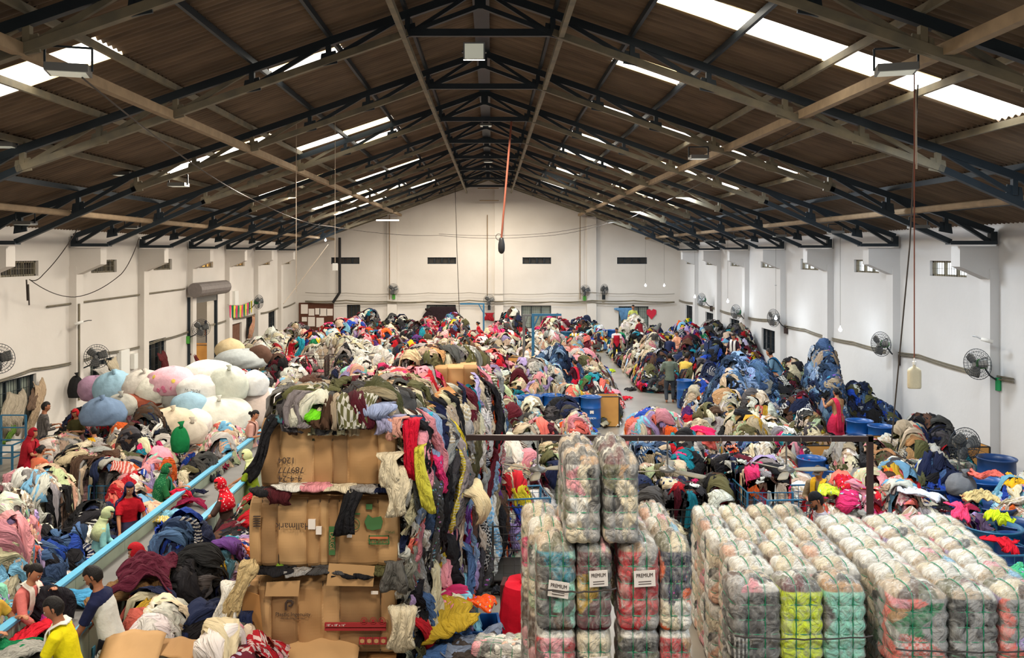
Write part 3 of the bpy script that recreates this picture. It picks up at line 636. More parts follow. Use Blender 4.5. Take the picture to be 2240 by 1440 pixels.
MIDH = [
 ('flowered bedding in a wire trolley', 775, 815, 1.3, 40, 'pastel'), ('maroon and lilac knits beside the grey seated man', 830, 815, 1.4, 35, 'red'),
 ('grey shawls around the seated grey man', 875, 812, 1.5, 45, 'drab'), ('white and dark shawls before the cardboard bale', 920, 825, 1.35, 35, 'bw'),
 ('dark rags and a red toy by the thick sacks', 600, 792, 1.6, 38, 'dark'), ('pale green sheets hung over a trolley', 642, 808, 1.4, 30, 'white'),
 ('black and white rags on low boards', 540, 800, .9, 50, 'mix'), ('pastel rags over the red toy trolley', 612, 842, 1.5, 40, 'light'),
 ('blue and navy rags at the narrow aisle', 680, 775, 1.2, 40, 'mix'), ('maroon rags along the narrow aisle', 700, 768, 1.0, 45, 'red'),
 ('brown jacket pile crowning a dark trolley', 742, 752, 1.7, 32, 'dark'), ('cream sheets behind the flowered bedding', 820, 775, 1.2, 50, 'white'),
 ('black net rags in front of the white sheets', 765, 785, 1.0, 50, 'bw'),
 ('red knits left of the white scarfed figure', 1085, 790, 1.2, 50, 'red'), ('beige knits behind the cardboard bale row', 1080, 812, 1.3, 50, 'light'),
 ('grey knits on the brown boxes', 1130, 825, 1.3, 45, 'drab'), ('green and orange rags behind the drums', 1105, 858, 1.4, 36, 'mix'),
 ('black and navy rags over the first drums', 1125, 838, 1.3, 40, 'dark'), ('dark rags and a yellow shirt over the first drums', 1115, 855, 1.15, 30, 'dark'),
 ('cream and navy rags before the dark red dressed woman', 1205, 812, 1.6, 55, 'light'), ('grey and white rags over the blue drums', 1190, 838, 1.35, 60, 'drab'),
 ('khaki rags with a round black cap', 1262, 838, 1.3, 42, 'khaki'), ('white rags at the end of the drums', 1300, 830, 1.2, 38, 'mix'),
 ('jeans spilling over the board box', 1325, 862, 1.15, 38, 'denim'), ('black and red rags on the floor by the board box', 1350, 850, .6, 30, 'red'),
 ('white cloth and a brown bag before the drums', 1170, 888, 1.1, 34, 'light'), ('black coats before the drums', 1238, 882, 1.2, 42, 'black'),
 ('pink and purple rags in front of the lettered drum', 1258, 915, .95, 38, 'pastel'), ('orange print and dark knits beside the baled row', 1110, 912, 1.1, 55, 'drab'),
 ('red folded quilt before the coats', 1185, 925, .9, 34, 'red'), ('white and green quilts behind the steel frame', 1120, 940, .9, 45, 'light'),
 ('big cream sheets beside the baled row', 1105, 968, 1.35, 42, 'white'), ('brown quilt and cream knits behind the hanging fan', 1150, 955, 1.3, 40, 'drab'),
 ('grey and yellow rags behind the tall wrapped bales', 1215, 970, 1.2, 45, 'drab'), ('cream and maroon knits below the big cream sheets', 1160, 1020, 1.0, 36, 'light'),
 # lamp wall side
 ('jeans heaped into the great blue mound', 1605, 782, 2.3, 72, 'denim'), ('pale jeans on the shoulder of the blue mound', 1655, 790, 2.2, 45, 'denim'),
 ('jeans hanging at the front of the blue mound', 1640, 815, 1.7, 60, 'denim'), ('dark denim behind the plaid shirted man', 1510, 768, 1.8, 40, 'dark'),
 ('jeans piled beside the plaid shirted man', 1497, 850, 1.5, 36, 'denim'), ('lilac and cream knits by the yellow shirted man', 1520, 815, 1.5, 40, 'mix'),
 ('jeans stacked tall against the lamp wall', 1803, 757, 2.45, 28, 'denim'), ('dark jeans around the tall stacked jeans', 1790, 800, 1.6, 55, 'denim'),
 ('beige knits behind the blue saree', 1735, 798, 1.6, 32, 'khaki'), ('dark and maroon knits under the blue saree', 1712, 810, 1.8, 45, 'dark'),
 ('blue shirts behind the pink saree', 1870, 852, 1.2, 60, 'blue'), ('olive and black trousers before the blue mound', 1590, 865, 1.5, 60, 'khaki'),
 ('grey and black trousers near the drum group', 1690, 855, 1.4, 60, 'dark'), ('khaki coats with coral sleeves hanging', 1660, 885, 1.35, 55, 'khaki'),
 ('black trousers beside the pink saree', 1745, 868, 1.4, 50, 'dark'), ('cream trousers before the pink saree', 1755, 920, 1.1, 40, 'khaki'),
 ('black coats heaped high by the lamp wall', 1975, 858, 2.0, 42, 'dark'), ('green and blue shirts by the black coats', 1925, 862, 1.7, 40, 'blue'),
 ('olive and white trousers by the lamp wall', 1960, 915, 1.5, 60, 'khaki'), ('black coats tapering to the board bins', 2045, 930, 1.35, 52, 'dark'),
 ('red and grey shirts behind the drums', 1920, 900, 1.3, 45, 'mix'), ('dark trousers over the board bins', 2010, 958, 1.1, 60, 'dark'),
 ('tan rags beside the second drum', 1878, 915, 1.3, 34, 'khaki'),
]
for d in MIDH: HP(*d)
NEARH = [
 # lamp side, beneath the steel frame and beyond
 ('pink lace and dark prints in a grey trolley', 1432, 912, 1.4, 50, 'pastel', dict(mode='cart', base=.9)),
 ('dark jersey rags behind the pink lace trolley', 1545, 915, 1.15, 50, 'drab', {}), ('pink and cream covers in a blue trolley', 1525, 945, 1.15, 55, 'pastel', dict(indiv=3)),
 ('white and black shirts behind the beam end', 1700, 925, 1.2, 42, 'bw', {}), ('hanging coats with coral sleeves on the boxes', 1632, 918, 1.4, 45, 'khaki', {}),
 ('blue jersey rags in the first row of trolleys', 1425, 985, 1.15, 38, 'denim', dict(mode='bin', base=.8, indiv=3)),
 ('black and olive jackets with a pink belt', 1500, 970, 1.3, 46, 'bw', dict(indiv=4)), ('prints in the blue rimmed trolley', 1625, 985, 1.05, 45, 'mix', dict(mode='bin', base=.9, indiv=2)),
 ('big white sheets beneath the beam', 1672, 992, 1.25, 42, 'white', dict(indiv=3)), ('red and pink shirts beneath the beam', 1733, 985, 1.2, 38, 'red', dict(indiv=3)),
 ('black jackets in the long dark trolley', 1600, 1015, 1.1, 50, 'dark', dict(mode='bin', base=.85, indiv=4)), ('navy and mint shirts in the checked trolley', 1665, 1035, 1.15, 48, 'mix', dict(mode='bin', base=.9, indiv=4)),
 ('cream rags behind the mustard draped figure', 1735, 1025, 1.0, 28, 'light', dict(indiv=2)), ('tan and grey shirts beneath the fan blades', 1452, 1035, 1.05, 46, 'khaki', dict(mode='bin', base=.8, indiv=4)),
 ('navy hoodies beside the tall bales', 1402, 1066, .9, 26, 'blue', dict(indiv=3)), ('grey and red tracksuits in a dark trolley', 1487, 1075, 1.05, 48, 'dark', dict(mode='bin', base=.85, indiv=4)),
 ('black and white rags behind the wrapped bale stack', 1430, 1105, .8, 32, 'bw', dict(indiv=3)), ('charcoal jackets before the black jackets', 1560, 1062, .8, 26, 'dark', dict(indiv=3)),
 ('grey coats behind the steel post', 1855, 985, 1.3, 45, 'drab', dict(indiv=2)), ('brown coats and a mint scarf', 1935, 985, 1.3, 50, 'drab', dict(indiv=3)),
 ('lime and red shirts beside the capped man', 1840, 1052, 1.3, 40, 'red', dict(indiv=7, patn=.5)), ('pale blue and purple shirts behind the post', 1950, 1020, 1.25, 48, 'mix', dict(indiv=6)),
 ('red and maroon shirts around the steel post', 1905, 1060, 1.1, 42, 'red', dict(indiv=4)), ('flowered blouses with a blue striped towel', 1995, 1072, 1.15, 46, 'pastel', dict(indiv=8, patn=.5, mode='cart', base=.85)),
 ('navy trousers around the dark drum rim', 2050, 1022, 1.2, 70, 'blue', dict(indiv=6)), ('red jersey and black skirts in the trolley row', 2080, 1072, 1.3, 36, 'dark', dict(indiv=6, mode='bin', base=.8)),
 ('coral and navy shirts by the wall drums', 2170, 1022, 1.25, 50, 'blue', dict(indiv=5)), ('pale grey sheets by the wall', 2212, 992, 1.4, 40, 'white', dict(indiv=2)),
 ('blue flowered dresses in the teal drum', 2150, 1100, 1.35, 45, 'bright', dict(indiv=6, patn=.6)), ('striped and flowered whites near the wall', 2225, 1075, 1.2, 40, 'pastel', dict(indiv=4, patn=.6)),
 ('royal blue and mustard shirts near the wall', 2230, 1040, 1.25, 35, 'blue', dict(indiv=3)),
 # middle aisle trolleys
 ('blue crest shirt and teal trousers in the open trolley', 1122, 1052, 1.25, 34, 'bright', dict(indiv=5)), ('pale green shirts over the dark wire trolley', 1112, 1100, 1.2, 34, 'light', dict(mode='cart', base=.95, indiv=6)),
 ('salmon shirt and lime knits in the grey wire trolley', 1212, 1008, 1.15, 32, 'mix', dict(mode='cart', base=.9, indiv=4)),
 # shutter wall side
 ('white and coral shirts over the first trolley', 85, 1048, 1.5, 48, 'light', dict(mode='cart', base=1.05, indiv=9, floor=.2)), ('pink flowered skirts at the edge', 10, 1125, 1.5, 42, 'pastel', dict(indiv=5, patn=.6)),
 ('navy trousers and faded jeans along the blue rail', 150, 1165, 1.05, 85, 'blue', dict(indiv=14)), ('black trousers behind the aqua dressed woman', 205, 1135, .95, 50, 'black', dict(indiv=3)),
 ('pink and olive shirts over the wire trolley', 195, 1000, 1.3, 58, 'drab', dict(mode='cart', base=1.0, indiv=9, floor=.2)), ('grey and red shirts at the trolley corner', 262, 1010, 1.25, 40, 'mix', dict(mode='cart', base=.9, indiv=4, floor=.2)),
 ('black sweaters heaped over a trolley', 320, 898, 1.8, 36, 'dark', dict(indiv=3)), ('black and white shirts below the black sweaters', 328, 945, 1.4, 42, 'bw', dict(indiv=4)),
 ('cream and pink shirts beside the black sweaters', 248, 935, 1.5, 38, 'pastel', dict(indiv=4)), ('grey scarves where the women sort', 185, 982, 1.15, 40, 'drab', dict(indiv=3)),
 ('patterned shawls between the sorting women', 135, 925, 1.4, 30, 'light', {}), ('dark shirts against the wall window', 195, 893, 1.2, 40, 'dark', {}),
 ('blue and cream rags beneath the tied sacks', 275, 905, 1.0, 50, 'light', {}), ('pastel blouses along the far rail', 440, 955, 1.1, 45, 'pastel', dict(indiv=4)),
 ('cream and blue blouses by the pink seated woman', 505, 935, 1.25, 42, 'pastel', dict(indiv=3)), ('olive and cream shirts along the rail', 480, 985, 1.05, 42, 'light', dict(indiv=4)),
 ('dark rags along the rail middle', 430, 1020, .98, 45, 'dark', dict(indiv=4)), ('blue and pink shirts behind the green veil', 338, 1010, 1.4, 38, 'pastel', dict(indiv=5)),
 ('red sheets beside the green veil', 295, 1050, 1.1, 30, 'red', dict(indiv=2)), ('orange and white scraps inside the rail', 340, 1085, 1.0, 24, 'pastel', {}),
 ('royal blue and white jackets by the belt', 395, 1148, 1.5, 52, 'blue', dict(indiv=7)), ('black trousers below the royal blue jackets', 430, 1235, 1.15, 70, 'black', dict(indiv=8)),
 ('yellow and pink tops between belt and cardboard bale', 487, 1155, 1.2, 45, 'bright', dict(indiv=7)), ('white and navy tops between belt and cardboard bale', 500, 1200, 1.1, 40, 'bright', dict(indiv=5)),
 ('charcoal rags behind the red polka scarf', 530, 1080, 1.35, 32, 'dark', dict(indiv=3)), ('black coats at the cardboard bale foot', 470, 1330, .8, 60, 'black', dict(indiv=5)),
 ('white shirts in front of the black coats', 320, 1380, .95, 58, 'white', dict(indiv=5)), ('flowered rags below the cardboard bale', 550, 1420, .9, 45, 'red', dict(indiv=4, patn=.6)),
 ('beige and cream rags leaning on the cardboard bales', 500, 1390, 1.0, 30, 'light', dict(indiv=3)),
 ('pink garments at the far belt edge', 20, 1180, 1.3, 35, 'pastel', dict(indiv=3)), ('small coloured rags under the pink skirts', 60, 1200, .7, 40, 'mix', dict(indiv=3)),
]
CARTS = []
for d in NEARH:
    k = dict(d[6]); 
    if k.get('mode') in ('cart', 'bin'):
        x, y = peak(d[1], d[2], d[3]); CARTS.append((d[0], x, y, d[4]*y/F, k['base']))
        k['floor'] = max(.2, k['base']-.33)
        heap(d[0], x, y, d[4]*y/F, max(.5, d[4]*y/F*.75), d[3], d[5], **k)
    else: HP(*d[:6], **k)
print('INDIV', INDIV[0])
# ================================================================ conveyor
cv = thing('conveyor_belt', 'long sorting conveyor with a grey belt and light blue rails', 'conveyor', (-4.92, 16, 0))
MB().box(-.40, .40, -9.2, 8.5, .74, .79).build('belt', M['belt'], cv)
for s, x in ((-1, -.43), (1, .43)):
    b = MB()
    for k in range(12): b.box(x-.022, x+.022, -9.3+k*1.5, -9.3+k*1.5+1.49, .60, .985)
    b.build('side_panel', M['belt_side'], cv)
    MB().box(x-.055, x+.055, -9.3, 8.6, .985, 1.02).build('rail', M['belt_rail'], cv)
    for k in range(7): MB().bar((x, -9+k*2.8, 0), (x, -9+k*2.8, .7), .07).build('leg', M['belt_rail'], cv)
MB().tube([(-.4, 8.5, .70), (.4, 8.5, .70)], .09, 10).build('roller', M['grey_metal'], cv)
# ================================================================ cardboard bales
M['card_mid'] = mat('dull_cardboard', rgb(150, 114, 74), .85, noise=.35, nscale=3)
def crease_front(w, d, h, cuts, seed):
    "bale body: cardboard panels bulge between the strap grooves"
    rng = np.random.RandomState(seed); nx, nz = 90, 26; xs = np.linspace(-w/2, w/2, nx); zs = np.linspace(0, h, nz)
    cx = np.array([(-.5+c)*w for c in cuts]); bul = rng.uniform(.03, .075, len(cuts)+1)
    A = np.zeros((nx, nz, 3)); e = [-w/2]+list(cx)+[w/2]
    for i, x in enumerate(xs):
        k = min(len(e)-2, max(0, int(np.searchsorted(e, x, 'right')-1))); a, b_ = e[k], e[k+1]; t = np.clip((x-a)/(b_-a), 0, 1)
        bu = bul[k]*(4*t*(1-t))**.35
        for j, z in enumerate(zs):
            q = z/h; rd = .10*(max(0, .5-min(q, 1-q)*4)*2)**2.2
            A[i, j] = (x*(1+.02*math.sin(q*3.14)), -d/2-bu*(4*q*(1-q))**.3+rd+.006*math.sin(x*23+z*9)+.008*math.sin(z*17+k*3), z)
    b = MB(); b.grid(A); q = [int(min(len(e)-2, max(0, np.searchsorted(e, (xs[i]+xs[i+1])/2, 'right')-1))) for i in range(nx-1)]; b.mi = [(0, 1, 0, 2, 1, 0, 2)[(q[i]+seed) % 7] for i in range(nx-1) for j in range(nz-1)]
    b.box(-w/2+.02, w/2-.02, -d/2+.05, d/2, .02, h-.02)
    return b
def card_bale(lab, w, d, h, loc, rz, cuts, seed, m='cardboard', group=None):
    t = thing('cardboard_bale', lab, 'bale', loc, rz, group)
    o = crease_front(w, d, h, cuts, seed).build('cardboard_panel', [M[m], M['card_light' if m == 'cardboard' else 'cardboard'], M['card_mid']], t, smooth=False)
    b = MB()
    for c in cuts: x = (-.5+c)*w; b.tube([(x, -d/2-.002, .03), (x+.004, -d/2-.006, h*.5), (x, -d/2-.002, h-.03)], .004, 5)
    b.build('strap_wire', M['strap_dark'], t)
    return t
YF = 10.1
B1 = card_bale('topmost cardboard bale of the stack facing the camera, handwritten upside-down numbers', 1.55, 1.1, .82, (-1.88, YF+.55, 2.37), 0, [.15, .39, .53, .645, .87], 3, 'cardboard')
B2 = card_bale('middle cardboard bale of the facing stack, with green printed mover carton', 1.70, 1.1, .84, (-1.92, YF+.50, 1.47), 0, [.08, .19, .385, .47, .53, .60, .86], 5, 'card_light')
B3 = card_bale('lower cardboard bale of the facing stack, with red stripes and a company name', 1.74, 1.15, .88, (-1.97, YF+.50, .50), 0, [.10, .19, .36, .52, .63, .9], 8, 'card_light')
B4 = card_bale('flattened cardboard bale at the very bottom of the facing stack', 1.70, 1.1, .46, (-1.95, YF+.5, .02), 0, [.2, .5, .8], 9, 'card_dark')
RX = (-math.pi/2, math.pi, 0)
def ltext(s, size, m, par, x, z, y, upside=False, name='lettering'):
    o = text(s, size, M[m], par, (x, y, z), (math.pi/2, math.pi if upside else 0, 0), name); return o
y1 = -.55-.080
ltext('4-4-24', .105, 'ink', B1, -.43, .16, y1, True); ltext('789777', .10, 'ink', B1, -.42, .26, y1, True); ltext('1204', .10, 'ink', B1, -.47, .37, y1, True)
y2 = -.55-.079
ltext('Hallmark', .11, 'ink', B2, -.34, .53, y2, True); ltext('LARGE', .07, 'card_light', B2, .10, .36, y2-.012).rotation_euler = (math.pi/2, math.pi/2, 0)
MB().box(.065, .135, y2-.006, y2+.02, .2, .52).build('green_label_strip', M['ink_green'], B2)
b = MB(); [b.box(*q) for q in ((.52, .75, y2-.004, y2+.01, .32, .33), (.52, .75, y2-.004, y2+.01, .41, .42), (.52, .53, y2-.004, y2+.01, .32, .42), (.74, .75, y2-.004, y2+.01, .32, .42))]
b.build('printed_frame', M['ink_green'], B2); MB().box(.53, .74, y2-.003, y2+.01, .385, .41).build('printed_band', M['ink_orange'], B2)
ltext('U-HAUL', .07, 'ink_green', B2, .635, .353, y2-.008, True); ltext('SMALL', .04, 'ink_green', B2, .76, .46, y2, True); ltext('100%', .05, 'ink_green', B2, .35, .54, y2, True)
b = MB(); b.tube([(.35+.065*math.cos(t*.4), y2, .55+.065*math.sin(t*.4)) for t in range(16)], .005, 5, closed=True); b.prism([(.50, .50), (.56, .48), (.66, .50), (.68, .58), (.66, .64), (.56, .62), (.51, .66), (.47, .58)], y2-.003, y2+.01)
b.box(.28, .42, y2-.003, y2+.01, .66, .675); b.box(.49, .56, y2-.004, y2+.01, .72, .78); b.build('green_print', M['ink_green'], B2)
for x, z, r in ((-.13, .55, .05), (-.05, .48, .04), (.30, .44, .035)): MB().box(x-r*.8, x+r*.8, y2-.012, y2+.02, z-r*1.1, z+r*1.1).build('paper_label', M['paper'], B2)
b = MB()
for i in range(5): b.box(-.80, -.72, y2-.002, y2+.02, .52+i*.028, .53+i*.028)
b.build('dark_print', M['ink'], B2)
y3 = -.575-.079
ltext('Plastic Ingenuity', .062, 'ink', B3, -.29, .50, y3); ltext('thermoforming your vision', .026, 'ink', B3, -.29, .455, y3)
MB().tube([(-.37, y3, .55), (-.37, y3, .63), (-.35, y3, .655), (-.31, y3, .655), (-.29, y3, .63), (-.31, y3, .60), (-.34, y3, .60)], .012, 6).build('logo_mark', M['ink'], B3)
MB().box(.07, .77, y3-.001, y3+.03, .355, .40).box(.07, .77, y3-.001, y3+.03, .315, .34).build('red_stripe', M['ink_red'], B3)
ltext('18" x 18" x 16"', .035, 'paper', B3, .2, .378, y3-.004)
b = MB()
for x in (.52, .625, .725): b.tube([(x+.036*math.cos(t*.5236), y3-.004, .43+.036*math.sin(t*.5236)) for t in range(12)], .004, 5, closed=True); b.box(x-.018, x+.016, y3-.005, y3, .415, .445)
b.build('red_symbols', M['ink_red'], B3); b = MB()
for x in (.50, .58, .66, .74): b.box(x-.036, x+.036, y3-.005, y3+.02, .16, .235)
b.build('red_box_symbols', M['ink_red'], B3)
b = MB()
for x in (.50, .58, .66, .74): b.prism([(x-.024, .185), (x+.0, .175), (x+.024, .185), (x+.024, .215), (x, .225), (x-.024, .215)], y3-.008, y3-.004)
b.build('box_symbols', M['card_light'], B3); ltext('HANDLE WITH CARE', .022, 'ink', B3, .62, .26, y3)
MB().box(.60, .68, y3-.002, y3+.01, .73, .765).build('paper_label', M['paper'], B3)
def flap(par, poly, y, th, m='card_light', tilt=.1, name='loose_flap'):
    b = MB().prism(poly, y-th, y); o = b.build(name, M[m], par); o.rotation_euler = (tilt, 0, 0); return o
flap(B2, [(.05, -.12), (.58, -.13), (.60, .10), (.08, .13)], -.70, .012, 'card_light', 0)
flap(B3, [(-.6, .72), (-.22, .72), (-.20, .9), (-.58, .88)], -.68, .01, 'card_light', 0); flap(B3, [(-.86, .5), (-.72, .44), (-.60, .1), (-.66, .74), (-.84, .80)], -.70, .01, 'card_dark', 0)
flap(B1, [(-.6, -.10), (-.52, -.12), (-.46, .08), (-.58, .06)], -.62, .01, 'card_dark', 0)
for k, (x, z) in enumerate(((-.62, .8), (-.3, .84), (-.02, .83), (.35, .82))):
    pass
rows = [(1, .26, 3.0, 1.5), (2, .52, 2.95, 1.45), (3, .78, 2.95, 1.4)]
for j, dx, zt, wd in rows:
    z = 0
    for q in range(4):
        hh = (zt)/4
        card_bale('cardboard bale under clothes, %s layer up in the %s stack back' % (('lowest', 'second', 'third', 'top')[q], ('', 'second', 'third', 'fourth')[j]), wd, 1.1, hh-.03, (-1.88+dx+(.02 if q % 2 else -.02), YF+.55+1.17*j, z+.01), -.05, [.3, .6], 20+j*4+q, 'card_dark', 'hidden bales of the row')
        z += hh
card_bale('short cardboard bale with bare brown front at the far end of the baled row', 1.12, .9, .42, (-.80, 15.0, 2.83), 0, [.18, .36, .56, .8], 41, 'card_light')
MB().box(-1.34, -.22, 14.6, 15.4, 0, 2.83).build('x', M['card_dark']).name = 'cardboard_bale'
tag(bpy.data.objects['cardboard_bale.%03d' % (len([o for o in bpy.data.objects if o.name.startswith('cardboard_bale')])-1)] if False else [o for o in bpy.data.objects if o.type == 'MESH' and o.name.startswith('cardboard_bale') and not o.parent][0], 'tall brown bale carrying the short bare bale', 'bale')
heap('bright clothes on top of the facing cardboard stack', -1.80, YF+.52, .70, .56, 3.36, 'drab', base=3.2, mode='cart', floor=3.02, indiv=16, name='baled_clothes', dens=1.5)
heap('beige clothes on top of the second cardboard stack', -1.60, YF+1.75, .80, .62, 3.12, 'drab', base=3.0, mode='cart', floor=2.6, indiv=4, name='baled_clothes')
heap('brown clothes on top of the third cardboard stack', -1.36, YF+2.95, .80, .62, 3.08, 'drab', base=2.95, mode='cart', floor=2.6, indiv=3, name='baled_clothes')
heap('maroon clothes on top of the fourth cardboard stack', -1.05, YF+4.0, .74, .5, 3.05, 'red', base=2.9, mode='cart', floor=2.6, name='baled_clothes')
heap('grey clothes over the short bare bale', -.75, 15.1, .60, .5, 3.36, 'drab', base=3.26, mode='cart', floor=3.0, name='baled_clothes')
# strips of compressed clothes down the flank of the row
DS = Vector((.2195, .9756, 0)); NS = Vector((.9756, -.2195, 0)); S0 = Vector((-1.06, 10.12, 0))
def strips(n, rng, nu, nv, s0, s1, zt0, zt1, Lr=(.35, 1.0), Wr=(.12, .30), out=(.0, .16)):
    L = rng.uniform(*Lr, n); W = rng.uniform(*Wr, n); kind = rng.randint(0, 3, n); X, Y, Z, ul, vl = batch(n, nu, nv, L, W, kind, rng)
    s = rng.uniform(s0, s1, n)[:, None, None]; z = rng.uniform(zt0, zt1, n)[:, None, None]; o = rng.uniform(*out, n)[:, None, None]
    a = s+Y*.8+.05*np.sin(X*6+s*5); dn = L[:, None, None]/2-X
    o_ = .05+o+Z*1.5+.10*np.clip(z-dn, 0, 3.3)/3.3*0+.05*np.sin((z-dn)*3.4)-np.clip(.06-dn, 0, 1)*1.2
    P = np.stack([S0.x+DS.x*a+NS.x*o_, S0.y+DS.y*a+NS.y*o_, np.maximum(z-dn, .02+.02*rng.uniform(size=(n, 1, 1)))], -1)
    return P, np.stack([ul, vl, 0*ul], -1)+rng.uniform(0, 9, (n, 1, 1, 3)), kind
rng = np.random.RandomState(77); SP = parse('mix')+parse('mix')+parse('bw')+['white']*6+['denim blue']*4+['pale denim']*4+['lilac']*3+['red']*3+['pink']*3
parts = []
n = 620
PQ, gu, kd = strips(n, rng, 14, 7, 0, 4.9, .5, 3.25); nm, col = pick(SP, rng, n); pat = np.where(rng.uniform(0, 1, n) < .25, rng.randint(1, 4, n), 0).astype(float)
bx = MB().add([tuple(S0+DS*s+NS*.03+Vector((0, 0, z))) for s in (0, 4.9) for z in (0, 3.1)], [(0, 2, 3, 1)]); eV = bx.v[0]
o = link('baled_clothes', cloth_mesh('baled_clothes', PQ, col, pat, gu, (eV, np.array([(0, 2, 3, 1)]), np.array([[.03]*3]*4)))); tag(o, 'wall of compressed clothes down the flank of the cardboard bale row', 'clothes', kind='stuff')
n = 84
PQ, gu, kd = strips(n, rng, 18, 9, .0, 4.6, .7, 3.3, (.5, 1.15), (.16, .34), (.14, .24)); nm, col = pick(SP, rng, n); pat = np.where(rng.uniform(0, 1, n) < .25, rng.randint(1, 4, n), 0).astype(float)
for q in range(n):
    P1 = PQ[q:q+1]; o3 = P1.reshape(-1, 3).mean(0); o3[2] = P1[..., 2].min(); kn = ['hanging_shirt', 'hanging_trousers', 'hanging_cloth'][kd[q]]
    o = link(kn, cloth_mesh(kn, P1-o3, col[q:q+1], pat[q:q+1], gu[q:q+1]), None, tuple(o3)); s_ = o.modifiers.new('thick', 'SOLIDIFY'); s_.thickness = .012
    zc = P1[..., 2].mean(); sd = (P1[..., 1].mean()-10.1)/4.8; wh = ('low' if zc < 1 else 'halfway up' if zc < 2.1 else 'high')+' the '+('camera end' if sd < .33 else 'middle' if sd < .66 else 'far end')
    tag(o, '%s %s%s %s of the baled row flank' % (nm[q], ['', 'striped ', 'flowered ', 'checked '][int(pat[q])], KN[kd[q]], wh), ['shirt', 'trousers', 'cloth'][kd[q]], 'garments %s of the baled row flank' % wh)
# named garments on the facing stack
def hg(desc, cat, name, c, px, py, L, W, **k):
    k.setdefault('nu', 18); return hang(desc, cat, name, CC[c] if isinstance(c, str) else c, px, py, k.pop('Y', 9.98), L, W, **k)
hg('lime green shirt hanging over the top cardboard bale', 'shirt', 'hanging_shirt', (120, 224, 40), 693, 905, .26, .22, seed=3, roll=.3)
hg('purple cloth strip hanging over the top cardboard bale', 'cloth', 'hanging_cloth', (120, 10, 100), 645, 915, .26, .10, seed=4, roll=.45)
hg('grey sleeve with a dark cuff hanging over the top bale', 'sleeve', 'hanging_cloth', 'grey', 730, 912, .24, .08, seed=5, roll=.3)
hg('pale blue denim jacket lying over the top bale edge', 'jacket', 'crumpled_shirt', (150, 162, 196), 806, 890, .26, .44, kind=2, seed=6, roll=0, bulge=.08)
hg('lilac shirt hanging at the top bale corner', 'shirt', 'hanging_shirt', (160, 158, 190), 842, 918, .30, .24, kind=0, seed=7)
hg('dusty pink ribbed shirt at the top bale corner', 'shirt', 'hanging_shirt', (206, 150, 134), 862, 920, .34, .16, kind=0, pat=0, seed=8)
hg('teal shirt end hanging over the top bale', 'shirt', 'hanging_shirt', (70, 110, 120), 615, 918, .16, .18, seed=9)
hg('pink grey striped cloth tip over the top bale', 'cloth', 'hanging_cloth', (206, 90, 110), 708, 912, .16, .09, seed=10, pat=1)
hg('yellow flowered cloth tip over the top bale', 'cloth', 'hanging_cloth', (206, 190, 130), 742, 918, .13, .14, seed=11, roll=.5)
hg('long black leggings hanging over the middle cardboard bale', 'leggings', 'hanging_trousers', 'black', 772, 1078, .62, .16, kind=2, seed=12, roll=.22, Y=9.9)
hg('maroon cloth hanging over the middle cardboard bale', 'cloth', 'hanging_cloth', (74, 24, 30), 610, 1078, .26, .22, kind=2, seed=13, Y=9.92)
hg('black trouser leg down the edge of the top cardboard bale', 'trousers', 'hanging_trousers', 'black', 604, 920, .85, .09, kind=2, seed=14, roll=.42, Y=9.95)
hg('long cream leggings hanging at the stack corner', 'leggings', 'hanging_trousers', 'cream', 868, 1030, .62, .18, kind=2, seed=15, Y=9.85)
hg('cream patterned sweater bulging at the stack corner', 'sweater', 'hanging_shirt', 'cream', 855, 1000, .5, .2, kind=0, seed=16, Y=9.85)
hg('yellow dress hanging long on the baled row flank', 'dress', 'hanging_cloth', (196, 188, 66), 918, 985, .82, .10, kind=2, seed=17, Y=9.9, roll=-.12, bend=.12)
hg('black and white striped sleeve high on the flank', 'sleeve', 'hanging_cloth', 'black', 928, 930, .5, .09, kind=2, pat=1, seed=18, Y=10.4)
hg('crimson shirt hanging from the top of the flank', 'shirt', 'hanging_shirt', (200, 20, 50), 903, 925, .75, .16, kind=2, seed=19, Y=10.0)
hg('teal blue sleeve high on the flank', 'sleeve', 'hanging_cloth', (30, 150, 180), 935, 912, .4, .09, kind=2, seed=20, Y=10.6)
hg('beige fleece bulging from the flank of the baled row', 'fleece', 'hanging_cloth', (226, 204, 160), 1030, 1065, .62, .36, kind=0, seed=21, Y=11.9, face=1.2, bulge=.2)
hg('grey trousers hanging at the lower stack corner', 'trousers', 'hanging_trousers', (96, 94, 90), 862, 1240, .42, .24, kind=1, seed=22, Y=9.85)
hg('cream trousers hanging to the floor beside the lower bale', 'trousers', 'hanging_trousers', 'cream', 880, 1340, .55, .26, kind=1, seed=23, Y=9.8)
hg('beige curtain hanging by the lower cardboard bale side', 'curtain', 'hanging_cloth', (190, 166, 120), 545, 1240, .8, .13, kind=2, seed=24, bend=.1, Y=9.8, roll=.35)
hg('white trousers sliding down beside the lower bale side', 'trousers', 'hanging_trousers', 'white', 512, 1290, .7, .22, kind=1, seed=25, Y=9.8, roll=.2)
hg('blue cloth hanging beside the lower bale', 'cloth', 'hanging_cloth', 'navy', 532, 1350, .5, .16, kind=2, seed=26, Y=9.8)
